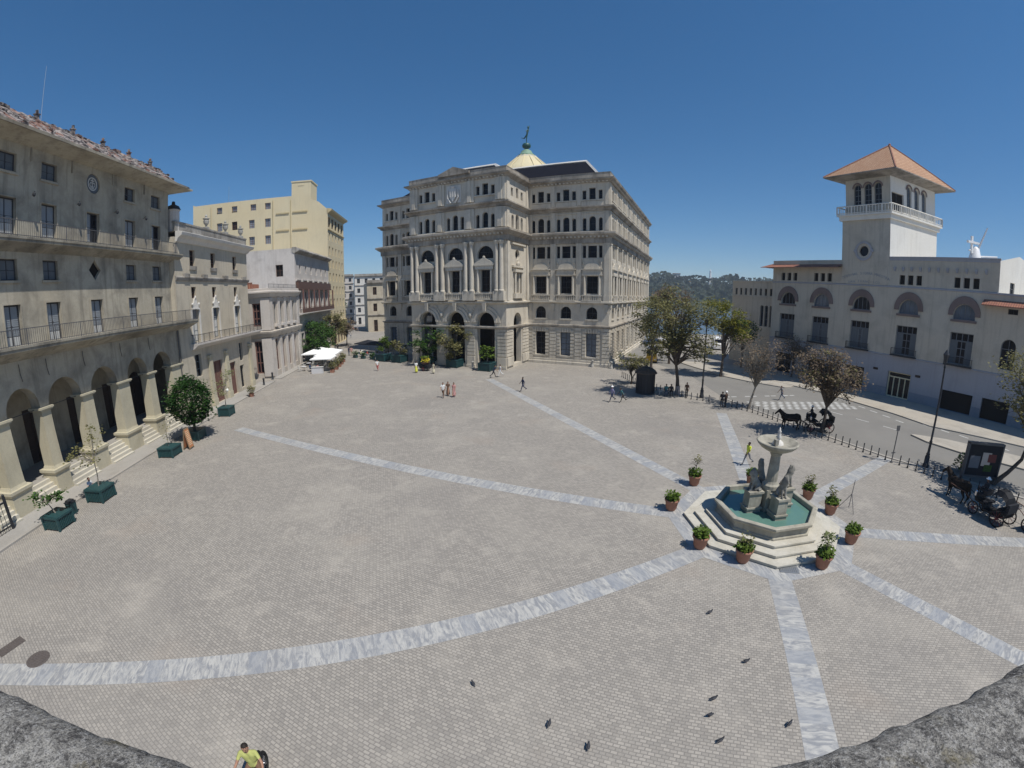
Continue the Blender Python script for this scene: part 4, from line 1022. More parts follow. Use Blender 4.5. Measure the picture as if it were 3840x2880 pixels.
    for x in (-24.8, -19.5):      # festoons between the arches
        for s in (-1, 1):
            for j in range(5): d.ball((x + s * (.2 + .22 * j), -.12, 8.4 + .3 * j * (1 if j < 4 else .9)), (.16, .12, .16), 6, 4)
        d.ball((x, -.15, 8.1), (.3, .18, .4), 8, 5)
    d.T = TB
    for k in range(8):
        for x0, x1 in ((0, 2.2), (5.9, 8.38)): d.box(x0 + .02, x1, -.10, -.003, 1.95 + k * .53, 1.95 + k * .53 + .42)
    for x0, x1 in ((0, 2.3), (5.8, 8.38)): d.box(x0, x1, -.2, -.003, .45, 1.75); d.box(x0, x1, -.28, -.003, 6.18, 6.5)
    for x in (.5, 7.7): d.box(x - .4, x + .4, -.25, -.003, 10.3, 19.1); d.box(x - .4, x + .4, -.16, -.003, 21.2, 24.2); d.box(x - .4, x + .4, -.16, -.003, 25.3, 28.7)
    d.box(1.9, 6.1, -.35, -.003, 15.3, 15.6); d.box(1.6, 6.4, -.4, -.003, 18.75, 19.0); d.ball((4, -.2, 15.9), (.5, .2, .4), 8, 5)
    for x in (2.75, 5.2): d.tube([(x, -.25, 11.4), (x, -.25, 14.6)], .17, 8)
    d.box(2.3, 5.7, -.5, -.003, 14.6, 15.0); d.box(2.3, 5.7, -.5, -.003, 10.6, 11.35)
    d.build('porch_dressing', 'lonja', H)
    # cornices round the whole plan
    plan = [(L0, 46), (L0, 0), (B0, 0), (B0, -DP), (B1, -DP), (B1, 0), (W1, 0), (W1, 46)]
    def belt(nm, prof, mat):
        c = MB(); c.sweep(plan, prof); c.build(nm, mat, H)
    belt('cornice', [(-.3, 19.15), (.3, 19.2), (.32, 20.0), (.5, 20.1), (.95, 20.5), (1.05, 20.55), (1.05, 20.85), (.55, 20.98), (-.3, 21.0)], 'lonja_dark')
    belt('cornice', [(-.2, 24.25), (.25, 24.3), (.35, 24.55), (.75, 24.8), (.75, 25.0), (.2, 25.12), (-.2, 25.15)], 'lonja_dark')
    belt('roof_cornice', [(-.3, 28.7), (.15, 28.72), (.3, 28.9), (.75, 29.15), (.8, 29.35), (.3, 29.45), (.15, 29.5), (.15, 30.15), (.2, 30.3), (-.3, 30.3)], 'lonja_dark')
    belt('string_course', [(-.1, 9.75), (.1, 9.8), (.45, 9.95), (.45, 10.15), (-.1, 10.3)], 'lonja')
    belt('string_course', [(-.1, 6.0), (.1, 6.05), (.3, 6.2), (.3, 6.4), (-.1, 6.5)], 'lonja_dark')
    sp = [(L0, 0), (B0, 0)], [(B1, 0), (W1, 0), (W1, 46)]
    for p in sp:
        c = MB(); c.sweep(p, [(-.1, 0), (.34, 0), (.34, .45), (.22, .5), (.22, .85), (-.1, .9)]); c.build('plinth', 'lonja', H)
    for T, x0, x1 in ((ID, W0 + .8, W1), (TF, B0, B1), (TR, 0, 46)):
        n_ = int((x1 - x0) / .62)
        for w_, ya, yb, za, zb_ in ((.13, -.75, -.31, 20.05, 20.3), (.12, -.5, -.14, 28.74, 28.92)):
            dn = MB(); dn.T = T
            for i in range(n_): x = x0 + (i + .5) * (x1 - x0) / n_; dn.box(x - w_, x + w_, ya, yb, za, zb_)
            dn.box(x0, x1, yb - .02, yb + .03, za, zb_); dn.build('dentil_course', 'lonja', H)
    # pediment and carved shield on the block
    p = MB(); p.T = TF
    q = [(-25.0, 29.9), (-19.4, 29.9), (-19.4, 30.3), (-22.2, 31.25), (-25.0, 30.3)]
    f = [p.add((x, -.5, z)) for x, z in q]; g = [p.add((x, .6, z)) for x, z in q]; p.idx(f)
    for j in range(5): p.idx((f[j], g[j], g[(j + 1) % 5], f[(j + 1) % 5]))
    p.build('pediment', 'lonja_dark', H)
    s = MB(); s.T = TF; s.box(-23.6, -21.0, -.12, -.003, 25.5, 28.3)
    q = [(-23.0, 27.7), (-22.9, 26.5), (-22.3, 25.7), (-21.7, 26.5), (-21.6, 27.7), (-22.3, 27.9)]
    f = [s.add((x, -.4, z)) for x, z in q]; g = [s.add((x, -.1, z)) for x, z in q]; s.idx(f[::-1])
    for j in range(6): s.idx((f[j], f[(j + 1) % 6], g[(j + 1) % 6], g[j]))
    for x in (-22.7, -22.3, -21.9): s.box(x - .08, x + .08, -.48, -.4, 26.4, 27.5)
    for sx in (-1, 1): s.tube([(-22.3 + sx * .4, -.3, 25.5), (-22.3 + sx * .95, -.3, 26.4), (-22.3 + sx * .9, -.3, 27.6)], .13, 6)
    s.ball((-22.3, -.35, 28.05), (.4, .15, .2), 8, 5)
    s.build('carved_shield', 'white_trim', H)
    # roof decks and dark sloping roofs
    rf = MB(); rf.poly([(L0, 0, 29.6), (W1, 0, 29.6), (W1, 46, 29.6), (L0, 46, 29.6)]); rf.poly([(B0, -DP, 29.6), (B1, -DP, 29.6), (B1, 0, 29.6), (B0, 0, 29.6)]); rf.build('roof_deck', 'concrete', H)
    sl_ = MB(); zt = 34.5; zb = 30.0
    outer = [(-1.7, 1.4), (-1.7, 44.5), (L0 + 1.7, 44.5), (L0 + 1.7, 1.4)]; inner = [(-5.6, 7.4), (-5.6, 38.5), (L0 + 5.6, 38.5), (L0 + 5.6, 7.4)]
    for i in range(4): a, b_ = outer[i], outer[(i + 1) % 4]; c, d_ = inner[(i + 1) % 4], inner[i]; sl_.poly([(*a, zb), (*b_, zb), (*c, zt), (*d_, zt)])
    sl_.poly([(*q_, zt) for q_ in inner])
    bo = [(B1 - 1.3, -DP + 1.4), (B1 - 1.3, 7), (B0 + 1.3, 7), (B0 + 1.3, -DP + 1.4)]; bi = [(B1 - 4.6, -DP + 5.8), (B1 - 4.6, 7), (B0 + 4.6, 7), (B0 + 4.6, -DP + 5.8)]
    for i in (0, 2, 3): a, b_ = bo[i], bo[(i + 1) % 4]; c, d_ = bi[(i + 1) % 4], bi[i]; sl_.poly([(*a, zb), (*b_, zb), (*c, 32.5), (*d_, 32.5)])
    sl_.poly([(*q_, 32.5) for q_ in bi])
    sl_.build('sloping_roof', 'slate', H)
    ed = MB()
    for A, B_, t in ((inner[0], inner[3], zt), (inner[0], inner[1], zt)): ed.tube([(*A, t + .05), (*B_, t + .05)], .28, 4)
    ed.tube([(*outer[0], zb), (*inner[0], zt + .05)], .26, 4); ed.tube([(*bi[3], 32.55), (*bi[0], 32.55), (*bi[1], 32.55)], .26, 4); ed.tube([(*bo[0], zb), (*bi[0], 32.55)], .26, 4)
    ed.build('roof_ridge', 'white_trim', H)
    # dome
    D = MB(); c = (-22.2, 20.0, 0)
    D.lathe([(6.6, 31), (6.6, 35.6), (6.4, 36.2), (5.6, 37.4), (4.4, 38.6), (3.3, 39.6), (2.5, 40.4), (1.9, 41.0)], 28, c)
    do = D.build('dome', 'dome', H, True)
    rb = MB()
    for k in range(14):
        a = 2 * PI * k / 14; pts = [(c[0] + (r_ + .03) * math.cos(a), c[1] + (r_ + .03) * math.sin(a), z) for r_, z in ((6.6, 35.6), (6.4, 36.2), (5.6, 37.4), (4.5, 38.6), (3.4, 39.6), (2.5, 40.4), (1.9, 41.0))]; rb.tube(pts, .1, 4)
    rb.build('dome_rib', 'dome', do)
    ca = MB(); ca.lathe([(1.9, 40.9), (2.0, 41.1), (1.5, 41.5), (1.15, 42.0), (1.1, 42.2), (.5, 42.6), (0, 42.65)], 16, c); ca.build('dome_cap', 'green_copper', do, True)
    wc = MB(); wc.lathe([(2.3, 40.5), (2.35, 40.75), (1.95, 40.9)], 16, c); wc.build('dome_collar', 'white_trim', do, True)
    return c
dome_c = exchange()
# bronze figure poised on the dome's ball
ca_, sa_ = math.cos(R(-25)), math.sin(R(-25))
DW = (14.9 + dome_c[0] * ca_ - dome_c[1] * sa_, 65.9 + dome_c[0] * sa_ + dome_c[1] * ca_)
# ================================================================ harbour terminal with its tower
TM = dict(loc=(52.4, 37.7, 0), rotz=R(-70))       # local x runs to the right along the front, y into the building
def terminal():
    H = empty('harbour_terminal', **TM)
    tag(H, 'long cream harbour terminal with arched windows and a tile roofed square tower', 'building')
    K = .97
    X = lambda u: -u * K
    Z = lambda z: .342 + z * K
    cs = [X(26.3), X(19.95), X(13.15), X(6.0), X(-1.5)]
    X0, XE, XR = X(29.6), X(-5.45), 24.0
    ops, wn = [], []
    for i, c in enumerate(cs):
        r_ = [('r', c - 1.45, c + 1.45, 5.85, 9.6)]; a = [('a', c - 1.35, c + 1.35, 11.15, 13.0)]
        ops += r_ + a; wn.append(('door', r_, i)); wn.append(('arch', a, i))
    for c in (cs[0], cs[1], cs[3], cs[4]):
        t = [('r', c - 1.55 + 1.16 * k, c - 1.55 + 1.16 * k + .76, 14.85, 16.08) for k in range(3)]; ops += t; wn.append(('tri', t, 0))
    dr = ('r', X(7.9), X(4.55), .15, 3.5); ga = ('r', X(.1), X(-4.0), .15, 2.55); ga2 = ('r', X(-5.2), X(-8.6), .15, 2.6)
    d2 = [('r', X(13.2) - 1.5, X(13.2) + 1.5, .15, 3.3), ('r', X(20) - 1.5, X(20) + 1.5, .15, 3.3), ('r', X(26.3) - 1.5, X(26.3) + 1.5, .15, 3.3)]
    lowops = [dr, ga, ga2] + d2
    r2 = [('a', X(-7.3) - .85, X(-7.3) + .85, 6.2, 9.6), ('a', 12.5 - .85, 12.5 + .85, 6.2, 9.6), ('a', 18 - .85, 18 + .85, 6.2, 9.6)]
    r3 = [('r', 6.55, 7.7, 12.35, 12.95), ('r', 12, 13.2, 12.35, 12.95), ('r', 17.5, 18.7, 12.35, 12.95)]
    mb = MB(); wall(mb, X0, XE, 5.55, 18.0, ops, 0, .45)
    wall(mb, XE, XR, 5.55, 14.5, r2 + r3, 0, .45)
    sk = .19                                   # the plan is skewed: the cheeks lean a little to the right as they recede
    mb.poly([(X0, 0, 0), (X0 + 20 * sk, 20, 0), (X0 + 20 * sk, 20, 18), (X0, 0, 18)])
    mb.poly([(X0, 0, 17.9), (XE, 0, 17.9), (XE + 20 * sk, 20, 17.9), (X0 + 20 * sk, 20, 17.9)]); mb.poly([(XE, 0, 14.5), (XR, 0, 14.5), (XR, 20, 14.5), (XE, 20, 14.5)]); mb.poly([(XR, 0, 0), (XR, 20, 0), (XR, 20, 14.5), (XR, 0, 14.5)]); mb.poly([(X0, 20, 0), (XR, 20, 0), (XR, 20, 14), (X0, 20, 14)])
    mb.build('wall', 'term', H)
    lb = MB(); wall(lb, X0, XR, 1.3, 5.55, lowops, 0, .5); lb.build('ground_floor', 'term_grey', H)
    da = MB(); wall(da, X0, XR, -.4, 1.3, lowops, -.04, .54); da.build('dado', 'term_dado', H)
    # end wall of the attic storey, full sun also put into its colour
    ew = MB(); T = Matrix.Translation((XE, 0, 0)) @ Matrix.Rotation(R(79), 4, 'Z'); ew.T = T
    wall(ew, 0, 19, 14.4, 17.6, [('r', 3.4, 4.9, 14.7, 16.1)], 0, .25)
    ew.poly([(0, 0, 17.6), (19, 0, 17.6), (19, 0, 17.7), (6, 0, 19.4), (0, 0, 18.2)]); ew.build('attic_end_wall', 'term_lit', H)
    window(H, [('r', 3.4, 4.9, 14.7, 16.1)], 0, .25, T=T, fr='frame_grey', gl='glass')
    for k, v, i in wn:
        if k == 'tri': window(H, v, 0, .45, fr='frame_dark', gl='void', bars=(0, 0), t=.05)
        elif k == 'arch': window(H, v, 0, .45, fr='frame_grey', gl='glass_blue' if i not in (0, 2) else 'glass', bars=(3, 0), t=.09)
        else:
            c = (v[0][1] + v[0][2]) / 2
            def ex(f, c=c, i=i):
                for s in (-1, 1):
                    w0 = .5 if i in (3, 4) else .12
                    f.box(c + s * .95 - .45, c + s * .95 + .45, .36, .40, 5.9, 8.55, 1)
                    if i not in (3, 4): f.box(c + s * .3 - .18, c + s * .3 + .18, .36, .40, 5.9, 8.55, 1)
                f.box(c - 1.4, c + 1.4, .30, .40, 8.55, 8.7, 1)
            window(H, v, 0, .45, fr='frame_grey', gl='glass', bars=(3, 3), t=.1, extra=ex, xm='shutter', name='balcony_window')
            b_ = MB(); b_.box(c - 1.75, c + 1.75, -.62, 0, 5.62, 5.78); rail(b_, c - 1.7, c + 1.7, -.55, 5.78, 6.65, .14, depth=.5); b_.build('balcony', 'iron', H)
    for v in r2: window(H, [v], 0, .45, fr='frame_grey', gl='glass', bars=(1, 2))
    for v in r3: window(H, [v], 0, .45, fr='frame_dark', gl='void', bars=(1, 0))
    # brown stone archivolts
    for c in cs:
        d = MB(); q = [(c + 2.0 * math.cos(PI * j / 14), 11.75 + 2.2 * math.sin(PI * j / 14)) for j in range(15)]; qi = [(c + 1.36 * math.cos(PI * j / 14), 11.65 + 1.36 * math.sin(PI * j / 14)) for j in range(15)]
        q[0] = (c + 2.0, 11.6); q[-1] = (c - 2.0, 11.6); qi[0] = (c + 1.36, 11.6); qi[-1] = (c - 1.36, 11.6)
        for j in range(14):
            d.poly([(q[j][0], -.14, q[j][1]), (q[j + 1][0], -.14, q[j + 1][1]), (qi[j + 1][0], -.14, qi[j + 1][1]), (qi[j][0], -.14, qi[j][1])])
            d.poly([(q[j][0], -.14, q[j][1]), (q[j][0], 0, q[j][1]), (q[j + 1][0], 0, q[j + 1][1]), (q[j + 1][0], -.14, q[j + 1][1])])
            d.poly([(qi[j][0], -.14, qi[j][1]), (qi[j + 1][0], -.14, qi[j + 1][1]), (qi[j + 1][0], 0, qi[j + 1][1]), (qi[j][0], 0, qi[j][1])])
        for s in (-1, 1): d.poly([(c + s * 1.36, -.14, 11.6), (c + s * 2.0, -.14, 11.6), (c + s * 2.0, 0, 11.6), (c + s * 1.36, 0, 11.6)])
        d.box(c - 1.6, c + 1.6, -.16, 0, 10.85, 11.14)
        d.build('archivolt', 'brown_stone', H)
    bd = MB(); bd.sweep([(X0, 0), (XR, 0)], [(0, 5.45), (.12, 5.5), (.12, 5.6), (0, 5.65)]); bd.sweep([(X0, 0), (XE, 0)], [(0, 14.4), (.1, 14.45), (.1, 14.58), (0, 14.65)]); bd.build('string_course', 'term_grey', H)
    pa = MB(); pa.box(X(9.1), XE, -.06, .3, 17.95, 18.3); pa.box(X(9.1) - .05, XE + .06, -.14, .38, 18.3, 18.45); pa.box(XE, XR, -.1, .3, 14.4, 14.62)
    for i in range(11): x = X(8.3) + i * 1.18; pa.box(x - .14, x + .14, -.3, 0, 16.75, 17.1); pa.box(x - .1, x + .1, -.2, 0, 16.55, 16.75)
    pa.build('parapet', 'term_grey', H)
    rf = MB(); rf.poly([(X(31.2), -1.5, 16.85), (X(16.55), -1.5, 16.85), (X(16.55), 1.6, 17.95), (X(29.4), 1.6, 17.95)]); rf.poly([(X(31.2), -1.5, 16.85), (X(29.4), 1.6, 17.95), (X(29.4) + 4, 20, 17.95), (X(31.2) + 3.5, 20, 16.85)])
    rf.poly([(X(31.2), -1.5, 16.78), (X(16.55), -1.5, 16.78), (X(16.55), .2, 17.1), (X(31.2), .2, 17.1)]); rf.poly([(X(31.2), -1.5, 16.78), (X(16.55), -1.5, 16.78), (X(16.55), -1.5, 16.85), (X(31.2), -1.5, 16.85)])
    rf.build('tiled_eave', 'tile_red', H)
    r2_ = MB()
    r2_.poly([(3.7, -1.3, 13.15), (XR, -1.3, 13.15), (XR, .02, 13.8), (3.7, .02, 13.8)]); r2_.poly([(3.7, -1.3, 13.05), (XR, -1.3, 13.05), (XR, .0, 13.1), (3.7, .0, 13.1)]); r2_.poly([(3.7, -1.3, 13.05), (XR, -1.3, 13.05), (XR, -1.3, 13.15), (3.7, -1.3, 13.15)])
    r2_.build('tiled_eave', 'tile_old' if False else 'tile_red', H)
    # doors
    d = MB(); ring(d, shape(dr), .14, .25, .42); d.box(dr[1], dr[2], .26, .42, 2.75, 2.9)
    for k in range(1, 4): x = dr[1] + (dr[2] - dr[1]) * k / 4; d.box(x - .06, x + .06, .27, .42, .15, 2.75)
    do = d.build('entrance_door', 'chalk', H); g = MB(); g.poly([(q[0], .44, q[1]) for q in shape(dr)]); g.build('pane', 'glass', do)
    for i, op in enumerate((ga, ga2)):
        g = MB(); g.box(op[1] - .02, op[2] + .02, .5, 3.5, .1, 2.75); g.build('garage_bay', 'void', H)
        g = MB(); g.box(op[1] + .5, op[2] - .3, .9, 1.6, .15, 1.1); g.box(op[1] + .8, op[1] + 2.0, .7, .85, 1.1, 1.7); g.build('stored_crates', 'wood', H)
    for op in d2: window(H, [op], 0, .5, fr='frame_grey', gl='glass', bars=(1, 2), name='door')
    for x in (X(9.9), X(3.6)):
        s = MB(); s.box(x - .35, x + .35, -.05, 0, 3.35, 3.65); s.build('wall_plate', 'door_dark', H)
    # raised lettering; arched line and straight line
    def letters(txt, x, z, wd, rise, hgt):
        n_ = len(txt)
        objs = []
        for i, ch in enumerate(txt):
            if ch == ' ': continue
            t = (i + .5) / n_; cu = bpy.data.curves.new('letter', 'FONT'); cu.body = ch; cu.size = hgt; cu.extrude = .03; cu.align_x = 'CENTER'
            tmp = bpy.data.objects.new('letter', cu); me = bpy.data.meshes.new_from_object(tmp)
            ang = -rise * 4 * (t - .5) / wd * 1.0
            Mx = Matrix.Translation((x + wd * (t - .5), -.045, z + rise * (1 - 4 * (t - .5) ** 2))) @ Matrix.Rotation(-ang if False else 0, 4, 'Y') @ Matrix.Rotation(PI / 2, 4, 'X')
            me.transform(Mx); objs.append(me); bpy.data.objects.remove(tmp)
        b = MB(); b.box(x - wd / 2 - .25, x + wd / 2 + .25, -.02, -.001, z - .15, z + rise + hgt, 1)
        for me in objs:
            o_ = len(b.v); b.v += [tuple(v.co) for v in me.vertices]; 
            for p in me.polygons: b.f.append([o_ + k for k in p.vertices]); b.mi.append(0)
        b.build('lettering', ['term_dado', 'term'], H)
    letters('TERMINAL SIERRA MAESTRA', X(12.8), 15.25, 7.3, .75, .52); letters('SAN FRANCISCO', X(13.0), 14.75, 5.0, .15, .46)
    # ------------------------------------------------ tower
    tx0, tx1, D = X(16.7), X(9.15), 12.3
    def para(x0, x1, y0, y1): return [(x0 + y0 * sk, y0), (x1 + y0 * sk, y0), (x1 + y1 * sk, y1), (x0 + y1 * sk, y1)]
    TC = Matrix.Translation((tx1, -.06, 0)) @ Matrix.Rotation(R(79), 4, 'Z')
    oc = ('o', X(13.15), 19.2, .72)
    t = MB(); wall(t, tx0, tx1, 14.7, 24.1, [oc], -.06, .5)
    p = para(tx0, tx1, -.06, D)
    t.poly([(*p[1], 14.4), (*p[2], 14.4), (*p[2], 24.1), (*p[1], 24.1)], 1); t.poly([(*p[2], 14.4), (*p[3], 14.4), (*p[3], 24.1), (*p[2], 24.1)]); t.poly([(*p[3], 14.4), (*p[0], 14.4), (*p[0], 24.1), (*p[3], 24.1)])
    tw = t.build('tower', ['term', 'term_lit'], H)  # sunny cheek takes the lightened copy, the other faces the plain plaster
    og = MB(); og.poly([(q[0], .3, q[1]) for q in shape(oc)]); og.build('round_window', 'glass', tw)
    ri = MB(); q = shape(('o', X(13.15), 19.2, 1.35)); ring(ri, q, .3, -.2, -.06)
    for a, c in ((1.35, 0), (-1.35, 0)): ri.ball((X(13.15) + a, -.2, 19.2), (.18, .12, .25), 6, 4)
    ri.build('window_ring', 'term_grey', tw)
    ba = MB(); q = para(tx0 - .55, tx1 + .55, -.65, D + .6)
    ba.prism(para(tx0 - .3, tx1 + .3, -.4, D + .3), 23.5, 24.1); ba.prism(q, 24.1, 24.35)
    top = para(tx0 - .5, tx1 + .5, -.6, D + .55)
    for i in range(4):
        a, c = Vector(top[i]), Vector(top[(i + 1) % 4]); L = (c - a).length; n_ = int(L / .45)
        ba.tube([(*a, 25.45), (*c, 25.45)], .09, 4); ba.tube([(*a, 24.5), (*c, 24.5)], .06, 4)
        for j in range(n_ + 1): w_ = a + (c - a) * j / n_; r_ = .13 if j % 5 == 0 else .06; ba.tube([(*w_, 24.35), (*w_, 25.45)], r_, 4)
    ba.build('tower_balcony', ['term_lit'], tw)
    ux0, ux1, Du = X(16.25), X(9.2), 11.8
    wops = [('a', X(u) - .56, X(u) + .56, 25.45, 28.6) for u in (14.32, 12.65, 11.08)]
    sops = [('r', .25, 3.2, 24.6, 27.2)] + [('a', 4.0 + 2.0 * k, 5.2 + 2.0 * k, 25.6, 28.7) for k in range(3)]
    u_ = MB(); wall(u_, ux0, ux1, 24.3, 29.8, wops, .15, .35)
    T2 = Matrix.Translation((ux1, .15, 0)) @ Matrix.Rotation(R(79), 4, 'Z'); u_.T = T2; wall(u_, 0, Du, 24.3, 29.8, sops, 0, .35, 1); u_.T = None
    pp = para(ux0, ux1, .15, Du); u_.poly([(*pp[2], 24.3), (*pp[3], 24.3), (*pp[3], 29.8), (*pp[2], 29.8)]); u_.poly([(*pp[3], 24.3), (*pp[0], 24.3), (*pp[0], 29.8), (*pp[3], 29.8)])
    uo = u_.build('belvedere', ['term', 'term_lit'], H)
    for v in wops: window(uo, [v], .15, .35, fr='shutter', gl='glass', bars=(1, 3), t=.1)
    for v in sops[1:]: window(uo, [v], 0, .35, T=T2, fr='shutter', gl='glass_blue', bars=(1, 3), t=.1)
    window(uo, [sops[0]], 0, .35, T=T2, fr='frame_dark', gl='void', bars=(1, 0), t=.1, name='open_window')
    for v in wops:
        hd = MB()
        c = (v[1] + v[2]) / 2; q = [(c + .78 * math.cos(PI * j / 10), 28.0 + .85 * math.sin(PI * j / 10)) for j in range(11)]; qi = [(c + .56 * math.cos(PI * j / 10), 28.0 + .6 * math.sin(PI * j / 10)) for j in range(11)]
        for j in range(10): hd.poly([(q[j][0], .06, q[j][1]), (q[j + 1][0], .06, q[j + 1][1]), (qi[j + 1][0], .06, qi[j + 1][1]), (qi[j][0], .06, qi[j][1])]); hd.poly([(q[j][0], .06, q[j][1]), (q[j][0], .15, q[j][1]), (q[j + 1][0], .15, q[j + 1][1]), (q[j + 1][0], .06, q[j + 1][1])])
        hd.build('window_hood', 'brown_stone', uo)
    for v in sops[1:]:
        hd = MB(); hd.T = T2
        c = (v[1] + v[2]) / 2; q = [(c + .85 * math.cos(PI * j / 10), 28.1 + .85 * math.sin(PI * j / 10)) for j in range(11)]; qi = [(c + .6 * math.cos(PI * j / 10), 28.1 + .6 * math.sin(PI * j / 10)) for j in range(11)]
        for j in range(10): hd.poly([(q[j][0], -.09, q[j][1]), (q[j + 1][0], -.09, q[j + 1][1]), (qi[j + 1][0], -.09, qi[j + 1][1]), (qi[j][0], -.09, qi[j][1])]); hd.poly([(q[j][0], -.09, q[j][1]), (q[j][0], 0, q[j][1]), (q[j + 1][0], 0, q[j + 1][1]), (q[j + 1][0], -.09, q[j + 1][1])])
        hd.build('window_hood', 'brown_stone', uo)
    ev = para(ux0 - 2.1, ux1 + 2.1, -1.95, Du + 2.1); ax = ((ux0 + ux1) / 2 + Du / 2 * sk, Du / 2)
    ro = MB()
    for i in range(4): ro.poly([(*ev[i], 29.75), (*ev[(i + 1) % 4], 29.75), (*ax, 35.4)])
    roof = ro.build('tower_roof', 'tile', H)
    hp = MB()
    for i in range(4): hp.tube([(*ev[i], 29.78), (*ax, 35.45)], .11, 5)
    hp.ball((*ax, 35.5), .22, 8, 5); hp.build('ridge_tiles', 'terracotta', roof)
    so = MB(); wl = para(ux0, ux1, .15, Du)
    for i in range(4): so.poly([(*ev[i], 29.6), (*ev[(i + 1) % 4], 29.6), (*wl[(i + 1) % 4], 29.3), (*wl[i], 29.3)]); so.poly([(*ev[i], 29.6), (*ev[i], 29.75), (*ev[(i + 1) % 4], 29.75), (*ev[(i + 1) % 4], 29.6)])
    so.build('soffit', 'house_dark', roof)
    gs = MB()
    for k in range(2): gs.box(8 + k * 4, 9 + k * 4, -.02, 0, 7, 8)
    # lower wing running on towards the exchange, set back
    Wg = MB(); wx0, wx1, wy = X(41.5), X0 + .9, 3.0
    wo = [('a', wx0 + 6.8 + k * 1.0, wx0 + 7.55 + k * 1.0, 6.9, 10.6) for k in range(2)] + [('a', wx0 + 8.9 + k * .8, wx0 + 9.55 + k * .8, 6.9, 10.6) for k in range(3)] + [('r', wx0 + .7 + k * 1.15, wx0 + 1.2 + k * 1.15, 12.3, 13.5) for k in range(9)]
    wall(Wg, wx0, wx1, 0, 14.6, wo, wy, .4); Wg.poly([(wx0, wy, 0), (wx0 + 4, 20, 0), (wx0 + 4, 20, 14.6), (wx0, wy, 14.6)]); Wg.poly([(wx0, wy, 14.5), (wx1, wy, 14.5), (wx1, 20, 14.5), (wx0 + 4, 20, 14.5)])
    Wg.box(wx0, wx1, wy - .15, wy, 11.9, 12.1); Wg.box(wx0, wx1, wy - .1, wy + .2, 14.6, 14.85)
    wgo = Wg.build('side_wing', 'term', H)
    for v in wo[:5]: window(wgo, [v], wy, .4, fr='frame_grey', gl='glass', bars=(1, 2))
    for v in wo[5:]: window(wgo, [v], wy, .4, fr='frame_dark', gl='void', bars=(0, 0), t=.04)
terminal()
def radar_mast():
    b = MB(); x, y = 76.2, 51.0          # ship's mast rising behind the terminal roof
    e = empty('ship_mast', (x, y, 0)); tag(e, 'white ship mast with radar arms rising behind the terminal roof', 'ship mast')
    h = MB(); h.box(-8, 14, -4, 6, 0, 16.0); h.box(-5, 8, -3, 4, 16, 18.2); h.build('superstructure', 'white_paint', e)
    b.lathe([(2.4, 18.2), (2.0, 20.0), (1.1, 21.4), (.7, 23.0), (.3, 23.4), (0, 23.4)], 12); b.build('mast_base', 'white_paint', e, True)
    m = MB(); m.tube([(.3, -.2, 22.6), (1.4, -1.4, 26.6)], [.22, .12], 6); m.box(-2.4, 1.2, -.3, .1, 23.8, 24.15); m.tube([(.2, 0, 21.8), (3.4, -2.2, 22.0)], .16, 6); m.box(-1.3, -.9, -.2, .1, 22.2, 25.0); m.tube([(-1.8, 0, 22.6), (.4, 0, 22.8)], .14, 6)
    m.build('radar_arm', 'white_paint', e)
radar_mast()
# ================================================================ fused bodies (one continuous skin over limbs)
import numpy as np
def fuse(segs, voxel, smooth=3, extra=None):
    """segs: (p0, r0, p1, r1, material index). One watertight skin over all of them; each face takes the nearest segment's material."""
    b = MB()
    for p0, r0, p1, r1, m in segs:
        p0, p1 = Vector(p0), Vector(p1)
        if (p1 - p0).length > 1e-4: b.tube([p0, p1], [r0, r1], 10)
        b.ball(p0, r0, 10, 6); b.ball(p1, r1, 10, 6)
    me = bpy.data.meshes.new('tmp'); me.from_pydata(b.v, [], b.f); me.update()
    o = bpy.data.objects.new('tmp', me); col.objects.link(o)
    md = o.modifiers.new('r', 'REMESH'); md.mode = 'VOXEL'; md.voxel_size = voxel
    if smooth:
        ms = o.modifiers.new('s', 'SMOOTH'); ms.factor = .5; ms.iterations = smooth
    dg = bpy.context.evaluated_depsgraph_get(); ev = o.evaluated_get(dg)
    out = bpy.data.meshes.new_from_object(ev)
    bpy.data.objects.remove(o); bpy.data.meshes.remove(me)
    n = len(out.polygons); c = np.empty(n * 3); out.polygons.foreach_get('center', c); c = c.reshape(-1, 3)
    best = np.full(n, 1e9); idx = np.zeros(n, int)
    for p0, r0, p1, r1, m in segs:
        a = np.array(p0, float); d = np.array(p1, float) - a; L = max(1e-9, d @ d)
        t = np.clip((c - a) @ d / L, 0, 1); dist = np.linalg.norm(c - (a + t[:, None] * d), axis=1) - (r0 + (r1 - r0) * t)
        k = dist < best; best[k] = dist[k]; idx[k] = m
    v = [tuple(q.co) for q in out.vertices]; f = [list(p.vertices) for p in out.polygons]
    bpy.data.meshes.remove(out)
    B = MB(); B.v = v; B.f = f; B.mi = [int(i) for i in idx]
    if extra: extra(B)
    return B

